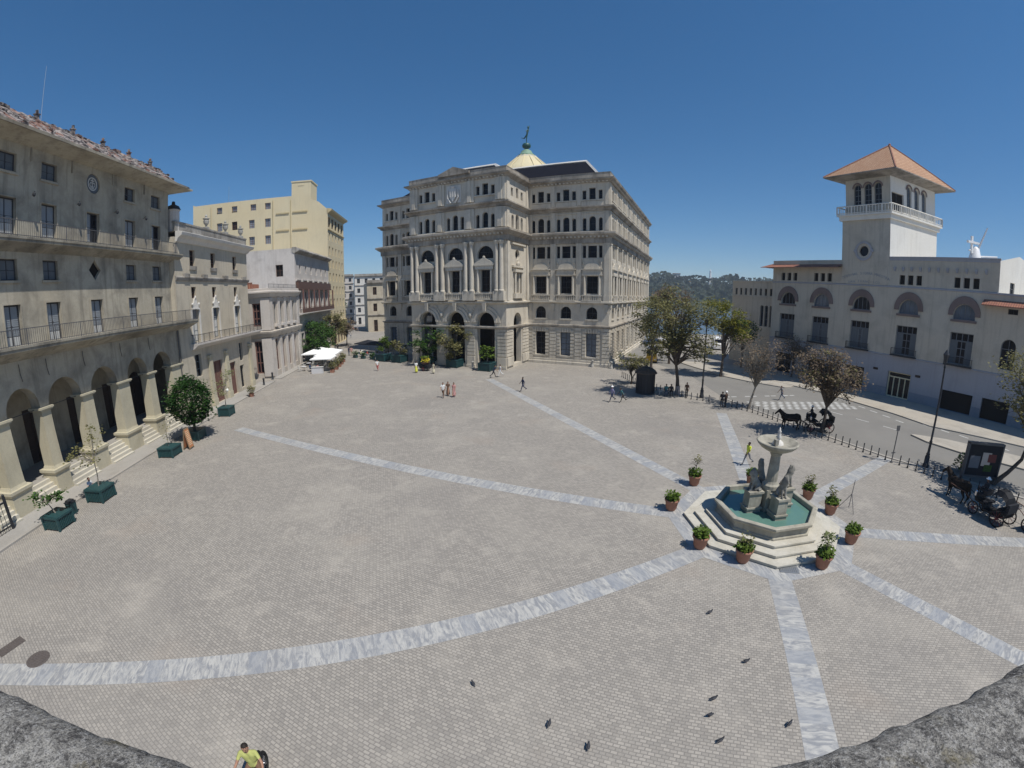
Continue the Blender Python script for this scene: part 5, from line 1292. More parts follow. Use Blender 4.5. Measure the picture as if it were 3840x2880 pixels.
def person(label, loc, face, top='c_white', bottom='c_jeans', skin='skin', hair='hair', pose='stand', h=1.72, hat=None, group=None, skirt=None, sleeves=False, phase=1, lean=0.0, seat=.45, arms=None):
    """face: heading in degrees (0 = +X)."""
    k = h / 1.72; P = lambda x, y, z: (x * k, y * k, z * k)         # local: x forward, y left
    S = []; TOP, BOT, SK, HR, SH = 0, 1, 2, 3, 4
    dz = 0.0
    if pose in ('sit', 'ride'): dz = seat - .92 + .08
    hip = .93 + dz
    def leg(s):
        y = .095 * s
        if pose == 'walk':
            a = .42 * s * phase; kx = .42 * math.sin(a); kz = hip - .42 * math.cos(a); b_ = a - (.55 if a < 0 else .12); ax = kx + .41 * math.sin(b_); az = kz - .41 * math.cos(b_)
            return [(0, y, hip), (kx, y, kz), (ax, y, max(.09, az)), (ax + .15, y, max(.06, az - .04 + (.0 if a > 0 else -.02)))]
        if pose == 'sit': return [(0, y, hip), (.43, y * 1.3, hip + .02), (.42, y * 1.3, .10), (.58, y * 1.4, .05)]
        if pose == 'ride': return [(0, y, hip), (.34, y * 2.6, hip - .12), (.12, y * 2.8, hip - .50), (.27, y * 2.8, hip - .55)]
        return [(0, y, hip), (.02, y * 1.05, hip - .43), (0, y * 1.1, .09), (.15, y * 1.2, .05)]
    for s in (-1, 1):
        a, b_, c, d = [P(*q) for q in leg(s)]
        bm = BOT if not skirt else SK
        S += [(a, .092 * k, b_, .06 * k, bm), (b_, .058 * k, c, .042 * k, bm if not skirt else SK), (c, .045 * k, d, .036 * k, SH)]
    lx = lean
    S += [(P(0, -.07, hip), .10 * k, P(0, .07, hip), .10 * k, BOT), (P(0, 0, hip + .02), .125 * k, P(lx * .35, 0, hip + .22), .115 * k, TOP),
          (P(lx * .35, -.05, hip + .22), .11 * k, P(lx * .8, -.09, hip + .42), .105 * k, TOP), (P(lx * .35, .05, hip + .22), .11 * k, P(lx * .8, .09, hip + .42), .105 * k, TOP),
          (P(lx * .85, -.17, hip + .49), .062 * k, P(lx * .85, .17, hip + .49), .062 * k, TOP), (P(lx * .85, 0, hip + .5), .06 * k, P(lx, 0, hip + .60), .05 * k, SK)]
    hc = Vector(P(lx * 1.1 + .02, 0, hip + .695))
    S += [(hc + Vector(P(-.01, 0, .02)), .093 * k, hc + Vector(P(.015, 0, -.055)), .072 * k, SK)]
    if skirt: S += [(P(0, 0, hip), .15 * k, P(0, 0, hip - .35), .20 * k, BOT), (P(0, 0, hip - .3), .20 * k, P(0, 0, max(.3, hip - .62)), .23 * k, BOT)]
    hands = []
    for s in (-1, 1):
        sh = Vector((lx * .85, .19 * s, hip + .48))
        if arms: el, wr = Vector(arms[0 if s < 0 else 1][0]), Vector(arms[0 if s < 0 else 1][1])
        elif pose == 'walk': a = -.45 * s * phase; el = sh + Vector((.27 * math.sin(a), .05 * s, -.27 * math.cos(a))); wr = el + Vector((.24 * math.sin(a + .35), -.01 * s, -.24 * math.cos(a + .35)))
        elif pose == 'sit': el = sh + Vector((.08, .07 * s, -.26)); wr = el + Vector((.22, -.06 * s, -.06))
        elif pose == 'ride': el = sh + Vector((.18, .13 * s, -.20)); wr = el + Vector((.25, .06 * s, -.02))
        else: el = sh + Vector((-.02, .06 * s, -.27)); wr = el + Vector((.06, .0, -.24))
        am = TOP if sleeves else SK
        mid = sh + (el - sh) * .55
        S += [(P(*sh), .056 * k, P(*mid), .05 * k, TOP), (P(*mid), .046 * k, P(*el), .04 * k, am), (P(*el), .039 * k, P(*wr), .028 * k, am)]
        hd = (wr - el).normalized(); S += [(P(*(wr + hd * .02)), .026 * k, P(*(wr + hd * .075)), .034 * k, SK)]
        hands.append((wr, hd, s))
    def ext(B):
        fw = Vector((1, 0, 0))
        for wr, hd, s in hands:
            side = hd.cross(Vector((0, s, 0))); side = side.normalized() if side.length > .1 else Vector((0, 0, 1))
            curl = Vector((0, -s, 0))
            for i, L in enumerate((.068, .078, .072, .056)):
                r0 = wr + hd * .09 + side * (.027 - .018 * i); B.tube([P(*r0), P(*(r0 + hd * L * .5 + curl * .012)), P(*(r0 + hd * L * .8 + curl * .04))], [.009 * k, .009 * k, .007 * k], 5, SK)
            r0 = wr + hd * .035 + side * .03; B.tube([P(*r0), P(*(r0 + hd * .035 + side * .02 + curl * .01)), P(*(r0 + hd * .06 + side * .018 + curl * .03))], [.011 * k, .01 * k, .008 * k], 5, SK)
        for s in (-1, 1):
            B.ball(hc + Vector(P(.083, .034 * s, .0)), (.009 * k, .014 * k, .009 * k), 6, 4, HR); B.ball(hc + Vector(P(-.005, .092 * s, -.01)), (.022 * k, .012 * k, .032 * k), 6, 4, SK)
        B.ball(hc + Vector(P(.092, 0, -.025)), (.02 * k, .014 * k, .02 * k), 6, 4, SK); B.ball(hc + Vector(P(.078, 0, -.062)), (.009 * k, .026 * k, .008 * k), 6, 4, HR)
    B = fuse(S, .022 * k, 2, ext)
    o = B.build('person', [top, bottom, skin, 'hair', 'shoe'], None, True, loc, R(face))
    tag(o, label, 'person', group)
    hb = MB(); hb.ball(hc + Vector(P(-.022, 0, .035)), (.098 * k, .092 * k, .088 * k), 10, 6)
    if skirt: hb.ball(hc + Vector(P(-.07, 0, -.05)), (.05 * k, .075 * k, .11 * k), 8, 5)
    hb.build('hair', hair, o, True)
    if hat:
        b = MB(); b.lathe([(.17 * k, 0), (.18 * k, .012 * k), (.10 * k, .022 * k), (.095 * k, .10 * k), (.06 * k, .125 * k), (0, .13 * k)], 12, hc + Vector(P(-.01, 0, .055))); b.build('hat', hat, o, True)
    return o

# ================================================================ the fountain
def fountain():
    F = empty('fountain', (FC.x, FC.y, 0))
    tag(F, 'octagonal white marble fountain with four seated lions and a raised bowl', 'fountain')
    oc = lambda r: [(r * math.cos(R(A0 + 45 * i)), r * math.sin(R(A0 + 45 * i))) for i in range(8)]
    for i, (r_, z0, z1) in enumerate(((4.25, 0, .17), (3.68, .17, .34), (3.11, .34, .51))):
        b = MB(); b.prism(oc(r_), z0, z1); b.prism(oc(r_ + .04), z1 - .07, z1 + .003); b.build('step', 'fount', F)
    b = MB()
    prof = [(2.68, .5), (2.68, .60), (2.60, .66), (2.62, .92), (2.68, .98), (2.76, 1.03), (2.79, 1.06), (2.79, 1.16), (2.71, 1.19), (2.54, 1.19), (2.50, 1.16), (2.50, .52)]
    rings = [[b.add((r_ * math.cos(R(A0 + 45 * i)), r_ * math.sin(R(A0 + 45 * i)), z)) for i in range(8)] for r_, z in prof]
    for a, c in zip(rings, rings[1:]):
        for i in range(8): b.idx((a[i], a[(i + 1) % 8], c[(i + 1) % 8], c[i]))
    b.build('basin', 'fount_old', F)
    b = MB(); b.prism(oc(2.515), .515, .92); b.build('water', 'water', F)
    ra = R(A0 + 22.5)
    b = MB(); b.prism([(.56 * math.cos(ra + PI / 4 + PI / 2 * i), .56 * math.sin(ra + PI / 4 + PI / 2 * i)) for i in range(4)], .6, 2.1); b.lathe([(.46, 2.1), (.46, 2.3), (.36, 2.38), (.30, 2.5), (.29, 3.0), (.25, 3.85), (.30, 3.9), (.34, 4.02), (.30, 4.06)], 14); b.build('column', 'fount_old', F)
    b = MB(); b.lathe([(.28, 4.04), (.55, 4.12), (.85, 4.28), (1.05, 4.47), (1.10, 4.55), (1.06, 4.60), (.98, 4.58), (.80, 4.45), (.4, 4.40), (.3, 4.42)], 24); b.build('bowl', 'fount_old', F, True)
    b = MB(); b.lathe([(.30, 4.42), (.26, 4.55), (.12, 4.66), (.08, 4.72), (.16, 4.80), (.08, 4.88), (.12, 4.95), (.06, 5.02), (.11, 5.08), (.05, 5.16), (.03, 5.28), (0, 5.3)], 12); b.build('finial', 'white_trim', F, True)
    b = MB(); b.box(-.30, -.12, -.25, -.05, 4.42, 4.72); b.build('spout_block', 'lion', F)
    # lions on tall pedestals at the four diagonals
    seg = [((-.22, 0, .16), .20, (.05, 0, .48), .19, 0), ((.05, 0, .48), .20, (.17, 0, .72), .19, 0), ((.17, 0, .74), .22, (.20, 0, .86), .19, 0), ((.22, 0, .90), .17, (.36, 0, .84), .10, 0),
           ((.36, 0, .80), .075, (.42, 0, .79), .06, 0), ((.14, .13, .55), .085, (.26, .14, .06), .06, 0), ((.14, -.13, .55), .085, (.26, -.14, .06), .06, 0), ((.26, .14, .05), .06, (.36, .14, .04), .055, 0), ((.26, -.14, .05), .06, (.36, -.14, .04), .055, 0),
           ((-.15, .20, .16), .13, (.05, .22, .08), .07, 0), ((-.15, -.20, .16), .13, (.05, -.22, .08), .07, 0), ((-.36, 0, .08), .05, (-.38, .22, .06), .04, 0), ((-.38, .22, .06), .04, (-.15, .36, .07), .05, 0), ((.16, .12, 1.0), .045, (.16, .13, 1.04), .03, 0), ((.16, -.12, 1.0), .045, (.16, -.13, 1.04), .03, 0)]
    LB = fuse(seg, .03, 2); lion = None
    for i in range(4):
        a = ra + PI / 2 * i + PI / 4 * 0; d = .98; x, y = d * math.cos(a), d * math.sin(a)
        pd = MB(); pd.T = Matrix.Translation((x, y, 0)) @ Matrix.Rotation(a, 4, 'Z')
        pd.box(-.40, .40, -.33, .33, .53, 1.12); pd.box(-.45, .45, -.38, .38, 1.12, 1.2); pd.box(-.36, .36, -.29, .29, 1.2, 1.95); pd.box(-.43, .43, -.36, .36, 1.95, 2.06)
        po = pd.build('pedestal', 'fount_old', F)
        if lion is None: lion = LB.build('lion', 'lion', po, True)
        else: l2 = lion.copy(); col.objects.link(l2); l2.parent = po; lion_ = l2
        L_ = lion if i == 0 else lion_
        L_.location = (x, y, 2.05); L_.rotation_euler = (0, 0, a); L_.scale = (.92, .78, 1.12)
    # water jets from the bowl
fountain()

# ================================================================ pots, planters and their plants
def leaves(mb, c, rad, n, size, rnd, m=0, shell=.0, clump=0, flat=.6):
    cs = []
    if clump:
        for _ in range(clump):
            while True:
                p = Vector((rnd.uniform(-1, 1), rnd.uniform(-1, 1), rnd.uniform(-1, 1)))
                if shell <= p.length <= 1: break
            cs.append(p)
    for i in range(n):
        if clump:
            q = cs[i % clump]; s = .30 if clump > 12 else .42
            p = q + Vector((rnd.gauss(0, s * .5), rnd.gauss(0, s * .5), rnd.gauss(0, s * .38)))
        else:
            while True:
                p = Vector((rnd.uniform(-1, 1), rnd.uniform(-1, 1), rnd.uniform(-1, 1)))
                if shell <= p.length <= 1: break
        p = Vector((c[0] + p.x * rad[0], c[1] + p.y * rad[1], c[2] + p.z * rad[2]))
        s_ = size * rnd.uniform(.6, 1.35); az = rnd.uniform(0, 2 * PI); el = rnd.uniform(-flat, flat * 1.3)
        d = Vector((math.cos(az) * math.cos(el), math.sin(az) * math.cos(el), math.sin(el))); t = d.cross(Vector((rnd.uniform(-.5, .5), rnd.uniform(-.5, .5), 1))); t.normalize()
        w = t * s_ * .42; d = d * s_
        mb.poly([p - w * .2, p + d * .5 - w, p + d, p + d * .5 + w], m)
    return cs
PG = 'terracotta pots ringed round the fountain'
def clay_pot(label, loc, seed, palm=False, tall=0.0, s=1.0, blossom=False):
    rnd = random.Random(seed)
    e = empty('potted_plant', (loc[0], loc[1], .012), rnd.uniform(0, 6)); tag(e, label, 'potted plant', PG)
    b = MB(); b.lathe([(.23 * s, 0), (.30 * s, .12), (.36 * s, .52 * s), (.41 * s, .56 * s), (.42 * s, .66 * s), (.37 * s, .67 * s), (.35 * s, .58 * s), (0, .57 * s)], 18); b.build('pot', 'terracotta', e, True)
    b = MB(); leaves(b, (0, 0, .80 * s), (.42, .42, .27), 380, .14, rnd, clump=0, flat=.9); b.build('foliage', 'leaf_pot', e)
    if tall:
        b = MB(); b.tube([(0, 0, .6), (.06, .03, .9), (.10, 0, .8 + tall)], [.03, .025, .012], 5)
        for i in range(10):
            a = rnd.uniform(0, 6.28); L = rnd.uniform(.25, .5); z = .8 + tall * rnd.uniform(.5, 1); b.tube([(.09, .0, z), (.09 + L * .6 * math.cos(a), L * .6 * math.sin(a), z + .18), (.09 + L * math.cos(a), L * math.sin(a), z + rnd.uniform(-.05, .25))], [.012, .01, .004], 4)
        b.build('stem', 'bark', e)
        b = MB(); leaves(b, (.09, 0, .95 + tall), (.34, .34, .30), 70 if not blossom else 160, .12, rnd); b.build('foliage', 'leaf_pale' if blossom else 'leaf_olive', e)
for a in (('clay pot with a bare twig standing above its leaves, by the strip towards the exchange', (11.2, 23.26), 1, False, .75), ('round leafy clay pot at the far left corner of the fountain steps', (8.63, 20.32), 2), ('round leafy clay pot on the left corner, where the widest marble band starts', (8.72, 16.46), 3),
          ('big leafy clay pot in front of the lowest fountain step, nearest the camera', (10.26, 15.01), 4, False, .2), ('clay pot with a pale feathery sprig, beside the metal grating', (13.77, 13.71), 5, False, .62), ('low leafy clay pot at the right corner of the marble paving', (16.74, 15.18), 6),
          ('clay pot with a dark spike of leaves next to the tripod', (17.72, 18.18), 7, False, .45), ('clay pot with a short spike of leaves behind the right rim of the basin', (17.57, 20.2), 8, False, .35), ('clay pot half hidden behind the left lion pedestal', (15.0, 22.75), 9)):
    clay_pot(*a, blossom=(a[2] == 5))
b = MB(); b.box(-.45, .45, -.28, .28, .0, .03); 
for i in range(9): b.box(-.40 + i * .09, -.36 + i * .09, -.22, .22, .03, .045)
o = b.build('floor_grating', 'tin', None, False, (12.12, 13.94, .012), R(-20)); tag(o, 'metal grating in the paving before the front fountain step', 'grating')

PLG = 'dark green timber tubs'
def tub(label, loc, rot, w=.68, h=.82, group=PLG):
    e = empty('planter', (loc[0], loc[1], 0), rot); tag(e, label, 'planter', group)
    b = MB(); b.taper(-w + .06, w - .06, -w + .06, w - .06, .06, h, .06)
    for s in (-1, 1):
        for i in range(9): x = -w + .1 + i * (2 * w - .2) / 8; b.box(x - .045, x + .045, s * (w + .015) - .012, s * (w + .015) + .012, .10, h - .12); b.box(s * (w + .015) - .012, s * (w + .015) + .012, x - .045, x + .045, .10, h - .12)
    b.build('tub', 'planter', e)
    b = MB()
    for s in (-1, 1): b.box(-w - .06, w + .06, s * (w + .03) - .05, s * (w + .03) + .05, h - .12, h); b.box(s * (w + .03) - .05, s * (w + .03) + .05, -w - .06, w + .06, h - .121, h - .001)
    for sx in (-1, 1):
        for sy in (-1, 1): b.box(sx * w - .06, sx * w + .06, sy * w - .06, sy * w + .06, 0, h - .122)
    b.build('rim', 'planter', e)
    b = MB(); b.box(-w + .02, w - .02, -w + .02, w - .02, h - .14, h - .10); b.build('soil', 'soil', e)
    return e
def shrub(e, seed, trunk, crowns, leaf, n, size, bark='bark_pale', r0=.05, clump=10):
    rnd = random.Random(seed); b = MB(); b.tube(trunk, [r0 * (1 - .5 * i / (len(trunk) - 1)) for i in range(len(trunk))], 6); lf = MB(); tp = Vector(trunk[-1])
    for c, rad in crowns:
        cs = leaves(lf, c, rad, int(n), size, rnd, clump=clump)
        for q in cs[:8]:
            p = Vector((c[0] + q.x * rad[0] * .8, c[1] + q.y * rad[1] * .8, c[2] + q.z * rad[2] * .8)); m_ = tp.lerp(p, .5) + Vector((0, 0, .08)); b.tube([tp, m_, p], [r0 * .45, r0 * .3, r0 * .12], 4)
    b.build('stem', bark, e); lf.build('foliage', leaf, e)
t1 = tub('dark green tub nearest the camera holding a low shrub leaning to the wall', (-25.75, 14.75), R(8), .62, .85)
shrub(t1, 11, [(0, 0, .75), (-.15, -.1, 1.2), (-.3, -.2, 1.6)], [((-.75, -.35, 1.75), (.95, .8, .35)), ((.1, .3, 1.8), (.5, .5, .3))], 'leaf_green', 260, .17)
t2 = tub('dark green tub with a tall sparse lemon tree before the steps', (-26.15, 18.5), R(9), .66, .9)
shrub(t2, 12, [(0, 0, .8), (.05, .1, 1.7), (.1, .05, 2.5)], [((-.3, .1, 2.7), (1.1, 1.2, .6)), ((.2, .5, 4.0), (.5, .8, .9)), ((-.7, -.8, 3.3), (.8, .6, .5))], 'leaf_olive', 150, .16, clump=7)
t3 = tub('dark green tub with a thin sapling beside the orange menu board', (-27.1, 26.6), R(9), .66, .8)
shrub(t3, 13, [(0, 0, .7), (-.05, .05, 1.4), (0, 0, 2.1)], [((0, 0, 2.0), (.5, .5, .7))], 'leaf_olive', 60, .12, r0=.03, clump=6)
t4 = tub('dark green tub under the big round clipped tree', (-27.75, 30.75), R(9), .66, .85)
t5 = tub('dark green tub with a pale blossoming tree by the cream house', (-29.7, 38.3), R(9), .62, .95)
shrub(t5, 15, [(0, 0, .8), (.05, 0, 1.8), (-.05, .1, 2.6)], [((-.2, .1, 2.7), (1.0, 1.0, .8)), ((.3, .6, 4.1), (.9, 1.0, .9))], 'leaf_pale', 260, .15, clump=9)
fl = MB(); fl.ball((.25, .3, 2.6), .18, 8, 5); fl.build('blossom', 'flower_w', t5)
tz = empty('clipped_tree', (-27.75, 30.75, .75)); tag(tz, 'big round clipped citrus tree growing from a green tub before the arcade', 'tree')
rnd = random.Random(21)
b = MB(); b.tube([(0, 0, 0), (.05, .05, .8), (0, 0, 1.7)], [.13, .11, .09], 8)
for i in range(14):
    a = i * 2.4; b.tube([(0, 0, 1.0), (.8 * math.cos(a), .8 * math.sin(a), 1.7 + .1 * i), (1.5 * math.cos(a), 1.5 * math.sin(a), 1.8 + .14 * i)], [.05, .03, .01], 5)
b.build('trunk', 'bark', tz)
b = MB(); leaves(b, (0, 0, 2.55), (1.9, 1.9, 2.0), 5200, .21, rnd, shell=.72); leaves(b, (0, 0, 2.55), (2.05, 2.05, 2.15), 1600, .22, rnd, clump=60, shell=.8); leaves(b, (-.2, .2, 4.5), (.7, .7, .5), 200, .22, rnd); b.build('crown', 'leaf_citrus', tz)
# tubs before the exchange
for lab, loc, kind in (('dark tub with a yellow green shrub before the exchange, farthest left', (-22.6, 73.8), 0), ('dark tub with a grey green shrub against the shaded left wing', (-19.2, 72.2), 1), ('dark tub with the largest bushy tree before the left arch', (-13.75, 69.3), 2),
                       ('dark tub with a bushy palm like tree before the middle arch', (-8.93, 66.7), 3), ('dark tub with a small round shrub before the right arch', (-3.7, 63.5), 4)):
    e = tub(lab, loc, R(-25), .95, 1.25, 'dark tubs along the exchange front')
    cr = [[((0, 0, 2.9), (1.25, 1.25, 1.35))], [((0, 0, 2.6), (1.4, 1.4, 1.3))], [((0, 0, 4.4), (2.8, 2.8, 2.3)), ((0, 0, 2.7), (1.6, 1.6, 1.4))], [((0, 0, 4.2), (2.4, 2.4, 2.2)), ((0, 0, 2.6), (1.5, 1.5, 1.4))], [((0, 0, 2.6), (1.1, 1.1, 1.05))]][kind]
    shrub(e, 30 + kind, [(0, 0, 1.1), (.1, 0, 1.9), (0, 0, 2.5)], cr, ('leaf_pot', 'leaf_olive', 'leaf_green', 'leaf_olive', 'leaf_pot')[kind], 1000 if kind in (2, 3) else 560, .34, r0=.10, clump=16)

# ================================================================ street furniture
def bollard_proto():
    e = empty('bollard', (0, 0, 0)); tag(e, 'thin black iron bollard in the row between the square and the road', 'bollard', 'black iron bollards along the road edge')
    b = MB(); b.lathe([(.075, 0), (.075, .1), (.045, .14), (.04, .62), (.055, .64), (.055, .67), (.03, .69)], 8); b.build('post', 'iron', e)
    b = MB(); b.ball((0, 0, .735), .055, 8, 5); b.build('knob', 'iron', e)
    return e
bp = bollard_proto(); first = True
def along(pts, step):
    out = []; rem = 0.0
    for a, c in zip(pts, pts[1:]):
        a, c = Vector(a), Vector(c); L = (c - a).length; t = rem
        while t < L: out.append(a + (c - a) * t / L); t += step
        rem = t - L
    return out
for line in ([(15.3, 58.2), (15.9, 53), (19.8, 45.25), (22.0, 43.6)], [(23.4, 41.5), (24.9, 38.2), (26.85, 30.3), (28.6, 25.6), (28.9, 24.6)], [(29.2, 23.5), (31.0, 18.9), (33.6, 13.4)]):
    for p in along(line, .68):
        if first: bp.location = (*p, 0); first = False
        else: dup(bp, (*p, 0))
def lamp(label, loc):
    e = empty('street_lamp', (*loc, 0)); tag(e, label, 'street lamp', 'tall black street lamps along the road')
    b = MB(); b.lathe([(.26, 0), (.26, .25), (.20, .32), (.20, .9), (.13, 1.0), (.17, 1.08), (.11, 1.2), (.10, 2.0), (.14, 2.05), (.09, 2.15), (.065, 7.6), (.10, 7.7), (.06, 7.8), (.05, 8.05)], 10); b.build('post', 'iron', e, True)
    b = MB(); b.lathe([(.10, 8.05), (.22, 8.55), (.24, 8.6), (.12, 8.8), (.04, 8.95), (0, 9.0)], 6); b.build('lantern', 'iron', e)
    b = MB(); b.lathe([(.09, 8.1), (.2, 8.53)], 6); b.build('lantern_glass', 'curtain', e)
lamp('tall black street lamp among the bollards left of the display board', (31.23, 22.57)); lamp('tall black street lamp rising through the roadside tree crowns', (21.69, 45.72))
e = empty('sign_post', (28.96, 24.14, 0)); tag(e, 'slim grey signpost standing at the end of the marble band by the road', 'sign post')
b = MB(); b.lathe([(.12, 0), (.12, .06), (.045, .08), (.04, 2.9)], 8); b.build('post', 'iron_grey', e)
b = MB(); b.box(-.16, .16, -.03, .03, 2.55, 2.95); b.build('sign_plate', 'iron_grey', e); b = MB(); b.box(-.2, .2, -.02, .02, .75, .85); b.build('cross_bar', 'iron_grey', e)
e = empty('display_board', (33.6, 19.25, 0), math.atan2(-1.28, 2.62)); tag(e, 'large dark display board on posts behind the second carriage', 'display board')
b = MB(); b.box(-1.45, 1.45, -.12, .16, .45, 2.75); b.build('panel', 'black_cloth', e)
b = MB()
for x in (-1.52, 1.4): b.box(x, x + .12, -.16, .20, 0, 2.85)
b.box(-1.52, 1.52, -.16, .20, 2.75, 2.9); b.box(-1.4, 1.4, -.16, .20, .33, .45); b.build('frame', 'iron_grey', e)
b = MB(); b.box(-.2, .55, -.14, -.121, 1.2, 2.2, 0); b.box(.3, 1.0, -.145, -.122, 1.5, 2.1, 1); b.box(.1, .8, -.148, -.123, .8, 1.3, 2); b.box(-1.2, -.35, -.14, -.121, 1.0, 1.9, 3); b.build('poster', ['grey_car', 'red', 'leaf_green', 'frame_grey'], e)
# low green hedge behind the board
e = tag(empty('hedge', (34.9, 20.6, 0), R(-25)), 'low clipped hedge behind the dark display board', 'hedge')
rnd = random.Random(8); b = MB(); leaves(b, (0, 0, .8), (2.0, .6, .8), 900, .22, rnd); b.build('foliage', 'leaf_green', e)
# tripod, drain covers, menu board, railing
e = empty('tripod', (19.3, 18.35, 0)); tag(e, 'thin grey metal tripod with a mast standing beside the fountain pots', 'tripod')
b = MB()
for a in (20, 140, 260): b.tube([(.62 * math.cos(R(a)), .62 * math.sin(R(a)), 0), (0, 0, 1.0)], .018, 5)
b.build('legs', 'iron_grey', e)
b = MB(); b.tube([(0, 0, .15), (0, 0, 1.85)], .02, 6); b.build('mast', 'iron_grey', e)
b = MB(); b.lathe([(0, .012), (.40, .014), (.45, .010), (.46, .004)], 24)
for i in range(-3, 4): b.box(-.33, .33, i * .1 - .02, i * .1 + .02, .014, .024)
o = b.build('manhole_cover', 'manhole', None, False, (-16.8, 6.62, .002), 0); tag(o, 'round iron manhole cover beside the widest marble band', 'manhole cover')
b = MB(); b.box(-.55, .55, -.27, .27, .004, .014)
for i in range(10): b.box(-.5 + i * .1, -.45 + i * .1, -.22, .22, .014, .026)
o = b.build('drain_grate', 'manhole', None, False, (-18.62, 6.62, 0), R(82)); tag(o, 'rectangular iron drain grate left of the round manhole cover', 'drain grate')
e = empty('menu_board', (-26.55, 28.3, 0), R(12)); tag(e, 'orange folding menu board with cream lettering beside the clipped tree', 'menu board')
for s in (-1, 1):
    b = MB(); b.T = Matrix.Translation((0, 0, 0)) @ Matrix.Rotation(PI / 2, 4, 'Z') @ Matrix.Translation((0, s * .30, 0)) @ Matrix.Rotation(s * .17, 4, 'X')
    b.box(-.34, .34, -.02, .02, .16, 1.68); fo = b.build('panel', 'board_orange', e)
    f = MB(); f.T = b.T
    for x in (-.38, .32): f.box(x, x + .06, -.03, .03, 0, 1.75)
    f.box(-.38, .38, -.031, .031, 1.68, 1.75); f.box(-.38, .38, -.031, .031, .10, .16); f.build('frame', 'board_wood', e)
    if s < 0:
        t = MB(); t.T = b.T; rnd = random.Random(3); t.box(-.3, .3, -.0285, -.0205, .3, 1.62, 1)
        for i in range(9):
            z = 1.5 - i * .14; x = -.26
            while x < .22: w_ = rnd.uniform(.03, .1); t.box(x, min(.27, x + w_), -.034, -.027, z - .03, z + .03); x += w_ + .03
        t.build('lettering', ['chalk', 'board_orange'], e)
e = empty('iron_railing', (-28.6, 13.3, .11), R(99)); tag(e, 'dark iron railing with a tall post at the arcade corner', 'railing')
b = MB(); b.box(-.07, .07, -.07, .07, 0, 2.0); b.ball((0, 0, 2.06), .09, 8, 5); b.build('post', 'iron', e)
b = MB(); b.box(-3.5, -.07, -.03, .03, 1.62, 1.72); b.box(-3.5, -.07, -.03, .03, .2, .28)
for i in range(12): x = -.35 - i * .28; b.box(x - .012, x + .012, -.012, .012, .0, 1.62)
b.build('bars', 'iron', e)
e = empty('litter_bin', (-26.4, 16.25, 0), R(9)); tag(e, 'dark square litter bin between the two nearest green tubs', 'bin')
b = MB(); b.taper(-.22, .22, -.22, .22, 0, .75, .03); b.build('body', 'planter', e); b = MB(); b.box(-.28, .28, -.28, .28, .75, .80); b.box(-.2, .2, -.2, .2, .8, .9); b.build('rim', 'iron', e)
for lab, p in (('squat iron bollard before the cream house corner, nearer one', (-34.0, 53.0)), ('squat iron bollard before the corner house, farther one', (-35.2, 57.4))):
    b = MB(); b.lathe([(.2, 0), (.2, .1), (.14, .15), (.12, .85), (.17, .9), (.17, .98), (.08, 1.05), (0, 1.12)], 10); o = b.build('iron_bollard', 'iron', None, True, (*p, 0)); tag(o, lab, 'bollard', 'squat bollards by the corner house')
for lab, p in (('stone bollard between the two pale doors of the right wing', (9.55, 69.0)), ('stone bollard under the last door of the right wing', (12.6, 66.4)), ('stone bollard at the outer corner of the exchange', (15.3, 64.9)), ('stone bollard left of the tub at the right arch', (-6.0, 65.3))):
    b = MB(); b.lathe([(.24, 0), (.24, .2), (.18, .25), (.16, .9), (.22, .95), (.15, 1.1), (0, 1.15)], 10); o = b.build('stone_bollard', 'urn', None, True, (*p, 0)); tag(o, lab, 'bollard', 'stone bollards at the exchange')
e = empty('kiosk', (15.62, 48.4, 0)); tag(e, 'dark round kiosk with a low domed roof among the roadside trees', 'kiosk')
b = MB(); b.lathe([(1.12, 0), (1.12, .3), (1.05, .32), (1.05, 2.35), (1.2, 2.4)], 20)
for i in range(20): a = 2 * PI * i / 20; b.tube([(1.08 * math.cos(a), 1.08 * math.sin(a), .3), (1.08 * math.cos(a), 1.08 * math.sin(a), 2.35)], .035, 4)
b.build('body', 'iron', e)
b = MB(); b.lathe([(1.32, 2.38), (1.32, 2.45), (1.1, 2.75), (.7, 3.0), (.25, 3.15), (.08, 3.3), (0, 3.4)], 20); b.build('roof', 'bark', e)
